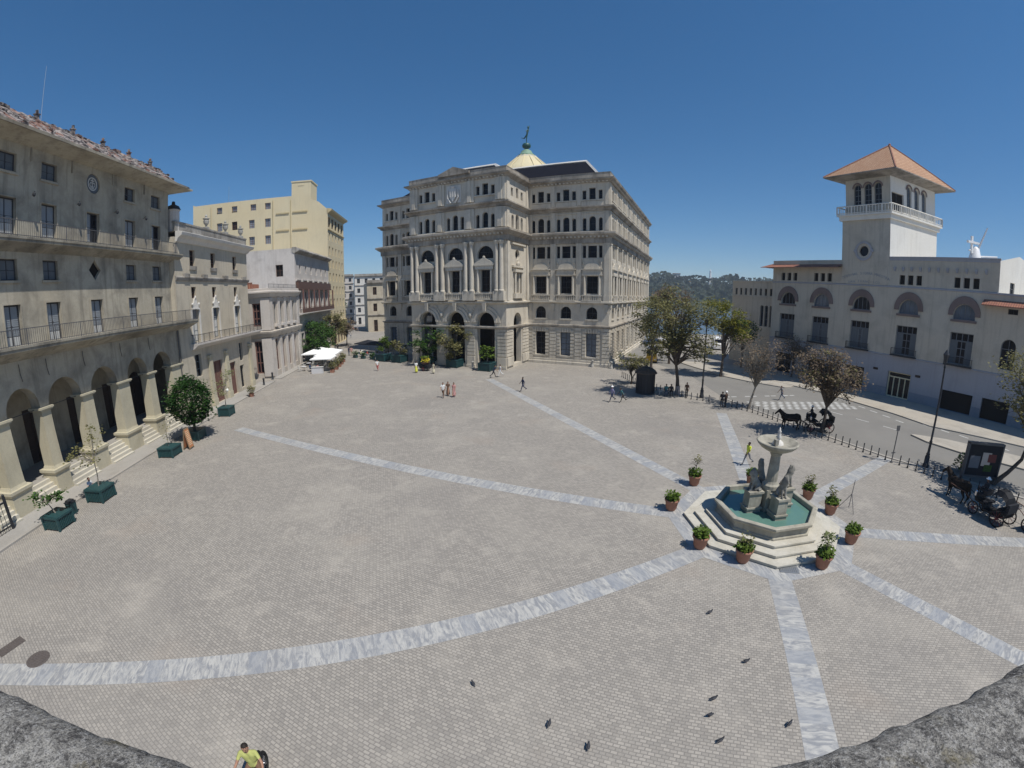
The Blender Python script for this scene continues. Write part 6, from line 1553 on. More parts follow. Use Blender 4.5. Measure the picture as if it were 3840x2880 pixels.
# ================================================================ trees
def tree(label, loc, trunk, crowns, leaf, n, size, r0=.2, seed=1, bark='bark', name='tree', clump=34, limbs=16, group='trees along the road', wash=0, leaf2=None, twigs=3, zc=None):
    """trunk: points; crowns: (centre, radii, share of leaves). Limbs run from the upper trunk to the leaf clumps."""
    rnd = random.Random(seed); e = empty(name, (loc[0], loc[1], 0)); tag(e, label, 'tree', group)
    b = MB(); k = len(trunk); b.tube(trunk, [r0 * (1.25 if i == 0 else 1 - .45 * i / (k - 1)) for i in range(k)], 8)
    lf = MB(); lf2 = MB()
    for ci, (c, rad, sh) in enumerate(crowns):
        nn = int(n * sh); cs = leaves(lf, c, rad, nn, size, rnd, clump=clump, shell=.15)
        if leaf2:
            for q in cs[::3]: leaves(lf, (c[0] + q.x * rad[0] * .9, c[1] + q.y * rad[1] * .9, c[2] + q.z * rad[2] * .9), (rad[0] * .22, rad[1] * .22, rad[2] * .2), max(6, nn // 70), size, rnd, 1)
        for q in cs[:limbs]:
            s = Vector(trunk[rnd.randrange(max(1, k - 2), k)]); p = Vector((c[0] + q.x * rad[0] * .85, c[1] + q.y * rad[1] * .85, c[2] + q.z * rad[2] * .85))
            d = p - s; m1 = s + d * .35 + Vector((rnd.uniform(-.2, .2), rnd.uniform(-.2, .2), .12 * d.length)); m2 = s + d * .7 + Vector((rnd.uniform(-.25, .25), rnd.uniform(-.25, .25), .10 * d.length))
            b.tube([s, m1, m2, p], [r0 * .42, r0 * .30, r0 * .17, r0 * .05], 5)
            for _ in range(twigs):
                t = m1.lerp(p, rnd.uniform(.2, .9)); o = Vector((rnd.gauss(0, 1), rnd.gauss(0, 1), rnd.gauss(.5, .8))) * rad[0] * .22; b.tube([t, t + o * .5 + Vector((0, 0, .05)), t + o], [r0 * .12, r0 * .07, r0 * .02], 3, cap=False)
    b.build('trunk', bark, e)
    lf.build('crown', [leaf, leaf2] if leaf2 else leaf, e)
    if wash:
        w_ = MB(); w_.lathe([(r0 * 1.32, 0), (r0 * 1.22, wash)], 10, (trunk[0][0], trunk[0][1], 0)); w_.build('limewash', 'limewash', e)
    return e
tree('tall spreading tree with a whitewashed trunk behind the seated people', (19.4, 47.6), [(0, 0, 0), (-.1, 0, 1.8), (-.35, .1, 3.4), (-.5, .2, 5.0)],
     [((-2.2, -1.6, 8.9), (3.1, 3.0, 3.3), .42), ((.9, -2.0, 8.6), (2.8, 3.0, 3.0), .3), ((-3.2, -1.6, 6.2), (2.1, 2.2, 1.6), .16), ((1.8, -1.6, 5.8), (1.9, 2.0, 1.5), .12)], 'leaf_olive', 8200, .25, .24, 41, wash=1.0, clump=40, limbs=16)
tree('small low bushy tree left of the dark kiosk', (15.3, 53.4), [(0, 0, 0), (.1, 0, .8), (-.1, 0, 1.5)], [((-.6, .2, 2.9), (1.9, 1.7, 1.2), .6), ((1.0, -.2, 2.6), (1.2, 1.2, 1.0), .4)], 'leaf_olive', 1500, .22, .10, 42, clump=22, limbs=14)
tree('bare brownish tree leaning over the kerb near the crossing', (24.9, 40.5), [(0, 0, 0), (.25, 0, 1.2), (.55, 0, 2.3), (.7, .1, 3.0)], [((.3, .3, 5.9), (2.8, 2.6, 2.6), .75), ((.9, 0, 4.3), (2.3, 2.0, 1.2), .25)], 'leaf_brown', 1700, .19, .13, 43, bark='bark_pale', clump=30, limbs=26, twigs=9)
tree('reddish brown tree standing beside the first carriage', (27.9, 31.95), [(0, 0, 0), (.15, 0, 1.3), (.25, .1, 2.3), (.35, .1, 3.2)], [((-1.9, -.7, 5.6), (2.5, 2.4, 1.9), .5), ((.6, -1.3, 5.3), (2.2, 2.2, 1.8), .35), ((-.8, -.8, 7.0), (1.7, 1.7, 1.0), .15)], 'leaf_brown', 4200, .20, .17, 44, clump=36, limbs=22, leaf2='leaf_olive', twigs=7)
tree('olive green tree leaning towards the terminal behind the second carriage', (34.3, 18.4), [(0, 0, 0), (.9, -.5, 1.0), (1.9, -.8, 2.0), (2.2, -.9, 3.6), (2.1, -.9, 5.0)], [((1.4, -.6, 7.4), (2.6, 2.6, 2.3), .3), ((-.6, -3.2, 7.0), (2.8, 2.8, 1.9), .35), ((-2.6, -4.2, 6.4), (2.0, 2.2, 1.3), .15), ((2.8, -1.6, 5.8), (2.2, 2.2, 1.8), .2)], 'leaf_olive', 6800, .22, .17, 45, clump=40, limbs=22, twigs=6)
tree('yellow green leafy tree beyond the traffic island', (30.6, 58.5), [(0, 0, 0), (.1, 0, 2.5), (0, .2, 5.0)], [((-.4, 0, 9.0), (3.0, 3.0, 2.7), .6), ((2.0, -.5, 7.0), (2.3, 2.2, 1.8), .4)], 'leaf_yellow', 4600, .30, .2, 46, clump=34, leaf2='leaf_green')
tree('brownish tree between the exchange side wall and the road', (21.2, 63.5), [(0, 0, 0), (.1, 0, 2.2), (-.1, .1, 4.4)], [((0, 0, 8.0), (3.4, 3.2, 3.0), 1.0)], 'leaf_olive', 3600, .28, .2, 47, leaf2='leaf_brown')
tree('autumn brown tree far along the road, left of the yellow green one', (26.6, 70), [(0, 0, 0), (0, .1, 2.5), (.2, 0, 5.0)], [((0, 0, 9.4), (3.6, 3.4, 3.4), 1.0)], 'leaf_brown', 3400, .32, .2, 48, leaf2='leaf_yellow')
tree('dark green tree on the pavement before the far wing of the terminal', (38.2, 66), [(0, 0, 0), (.1, 0, 2.0), (0, .2, 3.6)], [((0, 0, 6.0), (2.8, 2.6, 2.2), 1.0)], 'leaf_green', 2600, .27, .15, 49)
tree('low bare brown tree on the far pavement before the terminal wing', (42.5, 57.5), [(0, 0, 0), (.1, 0, 1.4), (0, .2, 2.6)], [((0, 0, 4.4), (2.8, 2.6, 1.9), 1.0)], 'leaf_brown', 1500, .22, .13, 50, limbs=26, twigs=8)
tree('green tree rising over parked cars at the end of the exchange side', (30, 118), [(0, 0, 0), (0, 0, 4)], [((0, 0, 8.2), (6, 5, 4.4), 1.0)], 'far_tree', 3000, .6, .3, 51, limbs=8)
tree('dense green tree over the cafe in front of the balcony house', (-36.6, 78.2), [(0, 0, 0), (0, 0, 1.8), (0, 0, 2.6)], [((-.3, 0, 4.6), (3.3, 3.0, 3.1), .65), ((.6, -3.2, 3.0), (2.4, 2.6, 2.2), .35)], 'leaf_green', 5200, .36, .17, 52, clump=40, group='trees by the left cafe')
tree('brownish bamboo like tree behind the cafe umbrellas', (-37.6, 87.5), [(0, 0, 0), (.1, 0, 2.0), (0, 0, 3.4)], [((0, 0, 5.6), (2.6, 3.0, 3.0), 1.0)], 'leaf_olive', 2600, .33, .12, 53, leaf2='leaf_brown', group='trees by the left cafe', limbs=20)
tree('pale brown tree farthest along the street beyond the cafe', (-39.0, 98), [(0, 0, 0), (.1, 0, 1.8), (0, 0, 2.8)], [((0, 0, 4.6), (2.6, 3.0, 2.3), 1.0)], 'leaf_brown', 1900, .33, .12, 54, leaf2='leaf_olive', group='trees by the left cafe', limbs=18)
tree('bushy dark tree at the left far end of the street', (-58.5, 140), [(0, 0, 0), (0, 0, 4)], [((0, 0, 8.5), (2.6, 2.6, 5.0), 1.0)], 'leaf_green', 1600, .5, .2, 55, group='trees by the left cafe')
# wooded hillside: far-off mass
def wood():
    rnd = random.Random(77); b = MB()
    for i in range(5200):
        az = R(rnd.uniform(10, 40)); t = rnd.random(); D = 520 + 400 * t
        h = (8 + (D - 520) / 240 * 40 if D < 760 else 48 + (D - 760) / 140 * 6) * rnd.uniform(.55, 1.0) * (1.0 + .10 * math.sin(az * 60) * math.sin(az * 23))
        s = rnd.uniform(4, 9); c = Vector((math.sin(az) * D, math.cos(az) * D, h)); a = rnd.uniform(0, 6.28); d = Vector((math.cos(a), math.sin(a), rnd.uniform(-.3, .5))).normalized() * s; u_ = Vector((rnd.uniform(-.3, .3), rnd.uniform(-.3, .3), 1)).normalized() * s * .6
        b.poly([c - d * .5 - u_ * .3, c + d * .4 - u_ * .4, c + d * .5 + u_ * .3, c - d * .2 + u_ * .6])
    o = b.build('wood', 'far_tree'); o['kind'] = 'stuff'
    for lab, az, D, w_, h0, h1 in (('pale square house on the wooded hill, left one', 20.35, 830, 9, 40, 52), ('pale house on the wooded hill to the right of the other', 21.3, 830, 14, 40, 53.5)):
        x, y = math.sin(R(az)) * D, math.cos(R(az)) * D
        e = empty('hill_house', (x, y, 0), -R(az)); tag(e, lab, 'house', 'houses on the far hill')
        q = MB(); q.box(-w_ / 2, w_ / 2, 0, 8, h0 - 25, h1); q.build('wall', 'white_trim', e); q = MB(); q.box(-w_ / 2 - .5, w_ / 2 + .5, -.5, 8.5, h1, h1 + 1); q.build('roof', 'tile_red', e)
        for i in range(3):
            q = MB(); q.box(-w_ / 3 + i * w_ / 3 - .8, -w_ / 3 + i * w_ / 3 + .8, -.1, 0, h1 - 6, h1 - 3); q.build('window', 'void', e)
    az, D = 25.57, 790; x, y = math.sin(R(az)) * D, math.cos(R(az)) * D
    seg = [((0, 0, 0), 2.1, (0, 0, 7), 1.8, 0), ((0, 0, 7), 1.8, (0, 0, 12), 1.5, 0), ((0, -1.2, 11.5), .9, (0, 1.2, 11.5), .9, 0), ((0, 0, 12), .8, (0, 0, 14), 1.0, 0), ((0, 1.4, 11), .7, (.6, 1.2, 8), .5, 0), ((0, -1.4, 11), .7, (1.0, -.7, 9.5), .5, 0)]
    B = fuse(seg, .4, 2); B.box(-2.6, 2.6, -2.6, 2.6, -20, 0.2, 0); o = B.build('hill_statue', 'white_paint', None, False, (x, y, 46)); tag(o, 'tiny white standing statue on the crest of the wooded hill', 'statue')
wood()
b = MB(); b.poly([(40, 130, .01), (700, 60, .01), (900, 420, .01), (-60, 430, .01), (-20, 190, .01)]); o = b.build('harbour_water', 'harbour'); o['kind'] = 'structure'

# ================================================================ statue on the dome
def bronze():
    e = empty('bronze_figure', (DW[0], DW[1], 42.6)); tag(e, 'green bronze figure with one arm raised, poised on the dome ball', 'statue')
    b = MB(); b.lathe([(.5, 0), (.35, .15), (.85, .5), (.95, .9), (.8, 1.3), (.3, 1.5), (0, 1.52)], 14); b.build('ball', 'bronze', e, True)
    s = 2.15; P = lambda x, y, z: (x * s, y * s, 1.45 + z * s)
    sg = [(P(0, 0, .05), .09, P(0, 0, .45), .12, 0), (P(0, 0, .45), .13, P(.05, 0, .88), .17, 0), (P(.05, 0, .9), .2, P(.08, 0, 1.1), .2, 0), (P(.08, 0, 1.1), .19, P(.14, 0, 1.38), .26, 0), (P(.14, -.16, 1.4), .13, P(.14, .16, 1.4), .13, 0), (P(.14, 0, 1.42), .11, P(.17, 0, 1.52), .1, 0), (P(.18, 0, 1.62), .19, P(.2, 0, 1.66), .17, 0),
          (P(.0, .08, .88), .16, P(-.22, .1, .55), .13, 0), (P(-.22, .1, .55), .11, P(-.5, .1, .62), .08, 0), (P(.14, .2, 1.42), .11, P(.25, .24, 1.7), .09, 0), (P(.25, .24, 1.7), .08, P(.3, .2, 2.0), .06, 0), (P(.14, -.2, 1.4), .1, P(-.05, -.32, 1.2), .085, 0), (P(-.05, -.32, 1.2), .08, P(.15, -.4, 1.02), .06, 0), (P(.18, 0, 1.74), .24, P(.18, 0, 1.76), .2, 0)]
    f = fuse(sg, .055, 2); f.tube([P(.1, -.42, .85), P(.22, -.4, 1.25)], .05, 5, 0); f.build('figure', 'bronze', e, True)
bronze()

# ================================================================ horses, carriages, vehicles
def horse(label, loc, face):
    S = [((-.62, 0, 1.16), .34, (.10, 0, 1.08), .36, 0), ((.10, 0, 1.08), .36, (.58, 0, 1.16), .31, 0), ((-.74, 0, 1.19), .31, (-.6, 0, 1.22), .32, 0),
         ((.62, 0, 1.28), .26, (.98, 0, 1.62), .18, 0), ((.98, 0, 1.62), .14, (1.10, 0, 1.72), .12, 0), ((1.08, 0, 1.72), .125, (1.34, 0, 1.50), .085, 0), ((1.34, 0, 1.50), .085, (1.46, 0, 1.38), .075, 0),
         ((1.04, .06, 1.80), .04, (1.03, .08, 1.92), .018, 0), ((1.04, -.06, 1.80), .04, (1.03, -.08, 1.92), .018, 0), ((-.98, 0, 1.22), .06, (-1.08, 0, .85), .07, 1), ((-1.08, 0, .85), .07, (-1.06, 0, .45), .05, 1), ((.66, 0, 1.50), .07, (1.0, 0, 1.80), .05, 1)]
    for y, dx in ((.17, .0), (-.17, .08)):
        S += [((.52, y, 1.05), .14, (.50 + dx, y, .62), .085, 0), ((.50 + dx, y, .60), .065, (.52 + dx, y, .20), .045, 0), ((.52 + dx, y, .18), .05, (.57 + dx, y, .05), .055, 1)]
        S += [((-.72, y, 1.1), .19, (-.60 - dx, y, .78), .13, 0), ((-.60 - dx, y, .76), .11, (-.80 - dx, y, .50), .065, 0), ((-.80 - dx, y, .50), .06, (-.74 - dx, y, .18), .045, 0), ((-.74 - dx, y, .16), .05, (-.69 - dx, y, .05), .055, 1)]
    o = fuse(S, .035, 2).build('horse', ['horse', 'mane'], None, True, (*loc, 0), R(face)); tag(o, label, 'horse', 'carriage horses')
    h = MB(); h.lathe([(.27, -.03), (.31, -.03), (.31, .03), (.27, .03), (.27, -.03)], 14, (0, 0, 0)); 
    T = Matrix.Translation((.56, 0, 1.22)) @ Matrix.Rotation(R(75), 4, 'Y'); h.v = [tuple(T @ Vector(v)) for v in h.v]
    h.build('collar', 'black', o)
    for s in (-1, 1): h = MB(); h.tube([(.5, s * .33, 1.2), (-.9, s * .36, 1.0)], .02, 5); h.build('trace', 'black', o)
    return o
def wheel(parent, x, y, r):
    b = MB(); T = Matrix.Translation((x, y, r)) @ Matrix.Rotation(PI / 2, 4, 'X'); b.T = T
    b.lathe([(r, -.025), (r, .025), (r - .07, .03), (r - .07, -.03), (r, -.025)], 20, m=0); b.lathe([(.09, -.08), (.09, .08), (0, .09)], 8, m=1); b.lathe([(.09, -.08), (0, -.09)], 8, m=1)
    for i in range(10): a = 2 * PI * i / 10; b.tube([(.06 * math.cos(a), .06 * math.sin(a), 0), ((r - .05) * math.cos(a), (r - .05) * math.sin(a), 0)], .018, 4, 1)
    b.build('wheel', ['black', 'red'], parent)
def carriage(label, loc, face, hood=True):
    e = empty('horse_carriage', (*loc, 0), R(face)); tag(e, label, 'carriage', 'open horse carriages parked by the road')
    b = MB()
    pts = [(-1.25, .95), (-1.2, .62), (-.75, .5), (.35, .5), (.5, .78), (1.05, .85), (1.15, 1.2), (1.05, 1.22), (.95, .95), (.45, .92), (.3, .62), (-.7, .62), (-.8, .95)]
    for s in (-1, 1):
        f = [b.add((x, s * .52, z)) for x, z in pts]; b.idx(f if s > 0 else f[::-1])
    n = len(pts); f0 = [b.add((x, -.52, z)) for x, z in pts]; f1 = [b.add((x, .52, z)) for x, z in pts]
    for i in range(n): b.idx((f0[i], f0[(i + 1) % n], f1[(i + 1) % n], f1[i]))
    b.build('body', 'black', e)
    b = MB(); b.box(-1.2, -.62, -.5, .5, .92, 1.05); b.taper(-1.35, -1.2, -.5, .5, .95, 1.5, .02); b.build('seat', 'black_cloth', e); b = MB(); b.box(.2, .55, -.48, .48, .92, 1.02); b.build('seat', 'black_cloth', e); b = MB(); b.box(.6, 1.0, -.45, .45, 1.2, 1.34); b.taper(.5, .61, -.45, .45, 1.3, 1.65, .02); b.build('driver_seat', 'black_cloth', e)
    wheel(e, -.85, .68, .52); wheel(e, -.85, -.68, .52); wheel(e, .95, .62, .40); wheel(e, .95, -.62, .40)
    for x, y, r_ in ((-.85, .68, .52), (.95, .62, .4)): b = MB(); b.tube([(x, -y, r_), (x, y, r_)], .03, 6); b.build('axle', 'iron', e)
    for s in (-1, 1): b = MB(); b.tube([(1.0, s * .4, .55), (1.9, s * .38, .95), (3.2, s * .36, 1.05)], .03, 5); b.build('shaft', 'wood', e)
    for s in (-1, 1):
        l_ = MB(); l_.box(.98, 1.1, s * .56 - .06, s * .56 + .06, 1.15, 1.42); l_.lathe([(.09, 1.42), (.02, 1.5)], 6, (1.04, s * .56, 0)); l_.build('lantern', 'chrome', e)
    if hood:
        h = MB(); rows = []
        for k in range(5):
            a = R(-5 + 40 * k); rr = []
            for s in [-1, -.6, .6, 1]:
                z = 1.0 if abs(s) == 1 else 0; r_ = 1.0
                rr.append(h.add((-1.1 + .75 * math.cos(a) * .8 * -1 + .55, s * .56 / (1 if abs(s) == 1 else 1), 1.05 + (1.0 if abs(s) < 1 else .72) * (.35 + .65 * math.sin(min(a, PI / 2) if k < 4 else a)))))
            rows.append(rr)
        for a_, c_ in zip(rows, rows[1:]):
            for j in range(3): h.idx((a_[j], a_[j + 1], c_[j + 1], c_[j]))
        h.build('hood', 'black', e)
    return e
horse('black horse harnessed to the carriage beside the reddish tree', (25.15, 33.35), 160)
carriage('black horse carriage with folded hood beside the reddish tree', (27.9, 32.55), 163)
horse('black horse harnessed before the display board', (28.3, 17.5), 86)
carriage('black horse carriage with raised hood before the display board', (28.15, 14.6), 88)
carriage('black carriage at the right edge behind the other two', (29.6, 11.6), 84)
person('carriage driver in dark clothes and a pale hat on the first carriage', (27.15, 32.8, .93), 163, 'c_black', 'c_black', 'skin_dark', pose='sit', hat='canvas_white', seat=.45, sleeves=True)
person('carriage driver in black with a white cap before the display board', (28.2, 15.4, .93), 88, 'c_black', 'c_black', 'skin_dark', pose='sit', hat='canvas_white', seat=.45, sleeves=True)

def car(label, loc, face, paint, L=4.3, W=1.75, H=1.42, van=False, name='parked_car', cat='car', group=None, roofpaint=None, H0=.85):
    e = empty(name, (*loc, 0), R(face)); tag(e, label, cat, group); b = MB(); h = W / 2
    if van: prof = [(-L / 2, .35), (-L / 2, H - .1), (-L / 2 + .1, H), (L / 2 - .75, H), (L / 2 - .25, H * .62), (L / 2, H * .52), (L / 2, .35)]
    else: prof = [(-L / 2, .35), (-L / 2 + .02, .85), (-L * .40, .92), (-L * .27, H), (L * .10, H), (L * .24, .95), (L * .46, .82), (L / 2, .62), (L / 2, .35)]
    n = len(prof); A = [b.add((x, -h + (.14 if z > 1.0 else 0), z)) for x, z in prof]; B_ = [b.add((x, h - (.14 if z > 1.0 else 0), z)) for x, z in prof]
    b.idx(A); b.idx(B_[::-1])
    for i in range(n): b.idx((A[i], B_[i], B_[(i + 1) % n], A[(i + 1) % n]))
    b.build('body', paint, e)
    g = MB()
    if van:
        for s in (-1, 1):
            for k in range(3): x0 = -L / 2 + .3 + k * (L - 1.3) / 3; g.box(x0, x0 + (L - 1.3) / 3 - .15, s * (h - .12) - .03, s * (h - .12) + .03, H * .56, H * .86)
        g.poly([(L / 2 - .70, -h + .22, H * .96), (L / 2 - .70, h - .22, H * .96), (L / 2 - .26, h - .18, H * .66), (L / 2 - .26, -h + .18, H * .66)]); g.box(-L / 2 - .015, -L / 2 + .02, -h + .25, h - .25, H * .58, H * .88)
    else:
        for s in (-1, 1):
            q = [(-L * .37, .95), (-L * .26, H - .08), (L * .09, H - .08), (L * .21, .97)]; y = s * (h - .11); g.poly([(x, y, z) for x, z in q])
        for a, c in (((L * .115, H - .03), (L * .235, .98)), ((-L * .28, H - .04), (-L * .385, .96))): g.poly([(a[0], -h + .25, a[1]), (a[0], h - .25, a[1]), (c[0] + .02 * (1 if c[0] > 0 else -1), h - .18, c[1]), (c[0] + .02 * (1 if c[0] > 0 else -1), -h + .18, c[1])])
    g.build('windows', 'glass', e)
    for x in (-L * .31, L * .32):
        for s in (-1, 1):
            w_ = MB(); w_.T = Matrix.Translation((x, s * (h - .08), .32)) @ Matrix.Rotation(PI / 2, 4, 'X'); w_.lathe([(0, -.11), (.19, -.11), (.32, -.10), (.32, .10), (.19, .11), (0, .11)], 14, m=0); w_.lathe([(0, -.115), (.18, -.113)], 10, m=1); w_.lathe([(.18, .113), (0, .115)], 10, m=1); w_.build('wheel', ['rubber', 'chrome'], e)
    for s in (-1, 1):
        l_ = MB(); l_.box(L / 2 - .02, L / 2 + .02, s * (h - .3) - .16, s * (h - .3) + .16, .55, .72); l_.build('headlight', 'chrome', e)
        l_ = MB(); l_.box(-L / 2 - .02, -L / 2 + .02, s * (h - .2) - .1, s * (h - .2) + .1, .6, .85); l_.build('tail_light', 'tail', e)
    if roofpaint: r_ = MB(); r_.box(-L / 2 + .1, L / 2 - .8, -h + .15, h - .15, H - .01, H + .12); r_.build('roof', roofpaint, e)
    return e
car('yellow van with a white roof on the road behind the kiosk', (24.3, 72.6), 250, 'yellow_car', 4.6, 1.9, 2.3, True, 'yellow_van', 'van', roofpaint='white_paint')
CG = 'cars parked beyond the trees'
car('silver car parked far behind the yellow van', (32.5, 104), 200, 'grey_car', group=CG); car('blue car parked beside the exchange, in front of the silver one', (32.8, 98.5), 195, 'blue_car', group=CG); car('white car parked far beyond the trees, rightmost of three', (38.5, 104), 190, 'white_paint', group=CG)
car('white minibus far down the road beyond the yellow green tree', (46.5, 92), 250, 'white_paint', 6.5, 2.1, 2.5, True, 'minibus', 'bus')

# motorcycle at the bottom edge, facing the camera, with its rider
def motorbike():
    e = empty('motorcycle', (-6.14, 5.02, 0), R(-72)); tag(e, 'dark motorcycle with mirrors and blue tank at the bottom edge', 'motorcycle')
    for x, nm in ((.68, 0), (-.62, 1)):
        w_ = MB(); w_.T = Matrix.Translation((x, 0, .31)) @ Matrix.Rotation(PI / 2, 4, 'X'); w_.lathe([(.31, -.04), (.33, 0), (.31, .04), (.24, .05), (.24, -.05), (.31, -.04)], 20, m=0); w_.lathe([(.05, -.06), (.05, .06)], 8, m=1)
        for i in range(12): a = 2 * PI * i / 12; w_.tube([(.04 * math.cos(a), .04 * math.sin(a), 0), (.25 * math.cos(a), .25 * math.sin(a), 0)], .008, 3, 1)
        w_.build('wheel', ['rubber', 'chrome'], e)
    b = MB(); b.tube([(.68, .09, .31), (.42, .09, .95)], .028, 6); b.tube([(.68, -.09, .31), (.42, -.09, .95)], .028, 6); b.tube([(.4, 0, .9), (.05, 0, .5), (-.5, 0, .55), (-.62, 0, .31)], .035, 6); b.box(-.15, .2, -.13, .13, .28, .55); b.tube([(.1, -.16, .3), (-.75, -.18, .36)], .05, 8); b.build('frame', 'chrome', e)
    b = MB(); b.ball((.18, 0, .80), (.27, .15, .14), 12, 7); b.build('tank', 'blue_car', e, True)
    b = MB(); b.ball((-.32, 0, .80), (.38, .15, .08), 12, 6); b.build('seat', 'black', e, True)
    b = MB(); b.tube([(.30, .42, 1.04), (.40, .25, 1.03), (.44, 0, .98), (.40, -.25, 1.03), (.30, -.42, 1.04)], .018, 6)
    for s in (-1, 1): b.tube([(.36, s * .32, 1.04), (.40, s * .40, 1.24)], .008, 4); b.ball((.40, s * .42, 1.27), (.02, .075, .05), 8, 5); b.tube([(.33, s * .36, 1.04), (.28, s * .46, 1.04)], .026, 6)
    b.build('handlebar', 'black', e)
    b = MB(); b.ball((.56, 0, .90), (.10, .11, .11), 10, 6); b.build('headlamp', 'chrome', e, True)
    b = MB(); b.tube([(.95, 0, .40), (.85, 0, .58), (.68, 0, .66), (.48, 0, .60)], .055, 6); b.build('mudguard', 'blue_car', e)
    bg_ = MB(); bg_.ball((.50, -.46, .98), (.16, .17, .20), 10, 7); bg_.tube([(.45, -.5, 1.15), (.42, -.42, 1.28), (.40, -.33, 1.18)], .018, 5); o = bg_.build('helmet', 'black', None, True, (-6.14, 5.02, 0), R(-72)); tag(o, 'black helmet hung on the motorcycle handlebar', 'helmet')
motorbike()
person('person in a yellow olive shirt sitting astride the dark motorcycle', (-6.24, 5.24, 0), -72, 'c_olive', 'c_brown', 'skin', pose='ride', seat=.80)

# ================================================================ people on the square
person('person in navy striding alone across the middle of the square', (1.26, 49.24, 0), 200, 'c_navy', 'c_navy', 'skin_dark', pose='walk', sleeves=True)
person('person in a white shirt and dark shorts, left one of the walking trio', (-7.6, 46.3, 0), 265, 'c_white', 'c_brown', pose='walk')
person('person in a dark dress in the middle of the walking trio', (-7.2, 47.3, 0), 260, 'c_brown', 'c_brown', 'skin', pose='walk', skirt=True, h=1.62)
person('person in a pink dress, right one of the walking trio', (-6.45, 46.7, 0), 262, 'c_pink', 'c_pink', 'skin', pose='walk', skirt=True, h=1.64, phase=-1)
person('person in a white top and red shorts walking before the tubs', (-20.5, 63.5, 0), 280, 'c_white', 'c_red', pose='walk')
person('person in dark clothes stooping before the tub at the right arch', (-2.5, 57.7, 0), 10, 'c_navy', 'c_black', pose='walk', lean=.22)
person('person in a white shirt by the tub at the right arch', (-1.6, 58.3, 0), 190, 'c_white', 'c_white', pose='walk')
person('person in a white cap and dark trousers striding out of the tree shade', (10.6, 44.1, 0), 195, 'c_lilac', 'c_navy', hat='canvas_white', pose='walk', sleeves=True)
person('person in dark teal stooping behind the one with a white cap', (11.75, 43.9, 0), 190, 'c_teal', 'c_black', 'skin_dark', pose='walk', lean=.3, h=1.6)
person('person in black with bare head, left of the pair at the crossing', (22.0, 41.2, 0), 60, 'c_black', 'c_black', 'skin_dark', sleeves=True)
person('person in brown with a pale hat, right of the pair at the crossing', (22.5, 41.3, 0), 120, 'c_brown', 'c_black', hat='canvas_white', sleeves=True)
person('person in teal seated low by the roadside tree trunk', (17.75, 47.0, 0), 250, 'c_teal', 'c_jeans', 'skin_dark', pose='sit')
b = MB(); b.box(-.9, .9, -.2, .2, .38, .45)
for x in (-.75, .75): b.box(x - .08, x + .08, -.17, .17, 0, .379)
o = b.build('bench', 'urn', None, False, (17.85, 47.25, 0), R(-20)); tag(o, 'low stone bench under the person in teal beside the roadside tree', 'bench')
person('person in black seated on the stone bench next to the one in teal', (18.35, 46.95, 0), 255, 'c_black', 'c_black', 'skin_dark', pose='sit')
person('person with a bag standing right of the whitewashed trunk', (19.9, 46.0, 0), 230, 'c_brown', 'c_black', 'skin')
person('person in grey crossing the road on the checkered crossing', (31.4, 43.9, 0), 170, 'c_grey', 'c_jeans', pose='walk', lean=.12)
person('person in a bright yellow vest walking behind the fountain', (16.35, 25.8, 0), 190, 'c_hivis', 'c_grey', 'skin_dark', pose='walk', sleeves=False, phase=-1)
person('person in black standing on the street beyond the cafe umbrellas', (-36.6, 86.6, 0), 100, 'c_black', 'c_black', sleeves=True)
person('person in a pale shirt standing at the edge of the right hand cafe', (-31.2, 80.6, 0), 280, 'c_pink', 'c_khaki'); person('person in dark blue standing at the edge of the right hand cafe', (-32.0, 81.3, 0), 250, 'c_navy', 'c_jeans')
person('person in white and dark blue sitting on the arcade steps', (-27.75, 18.95, .0), 10, 'c_white', 'c_navy', pose='sit', seat=.25)
person('flower seller in a white blouse and long yellow skirt', (-14.0, 61.7, 0), 270, 'c_white', 'c_yellow', 'skin_dark', skirt=True); person('person in a pale yellow dress beside the flower cart', (-11.3, 61.0, 0), 230, 'c_cream', 'c_cream', 'skin_dark', skirt=True, h=1.6)
e = empty('flower_cart', (-13.0, 63.6, 0), R(-25)); tag(e, 'dark flower cart heaped with yellow blooms before the left arch', 'cart')
b = MB(); b.taper(-.75, .75, -.5, .5, .35, .95, .1); b.build('body', 'black_cloth', e)
for s in (-1, 1): wheel(e, 0, s * .62, .38)
b = MB(); b.lathe([(.5, .95), (.75, 1.3), (.7, 1.32), (0, 1.2)], 14); b.build('basket', 'wood', e)
rnd = random.Random(6); b = MB(); leaves(b, (0, 0, 1.55), (.75, .6, .45), 260, .2, rnd); b.build('blooms', 'flower_y', e)
b = MB(); b.tube([(-.7, 0, .9), (-.7, 0, 2.0)], .03, 5); leaves(b, (-.1, 0, 2.05), (.7, .5, .22), 120, .22, rnd); b.build('hoop', 'leaf_pot', e)
for i, (lab, x, y, az) in enumerate((('person with a backpack far down the street, left of two', -46.6, 118, 90), ('person in white far down the street, right of two', -45.2, 117, 270), ('person in red farthest down the street', -52, 137, 280), ('person in grey walking where the street narrows', -50.6, 137.5, 100))):
    person(lab, (x, y, 0), az, ('c_black', 'c_white', 'c_red', 'c_grey')[i], 'c_jeans', pose='walk')

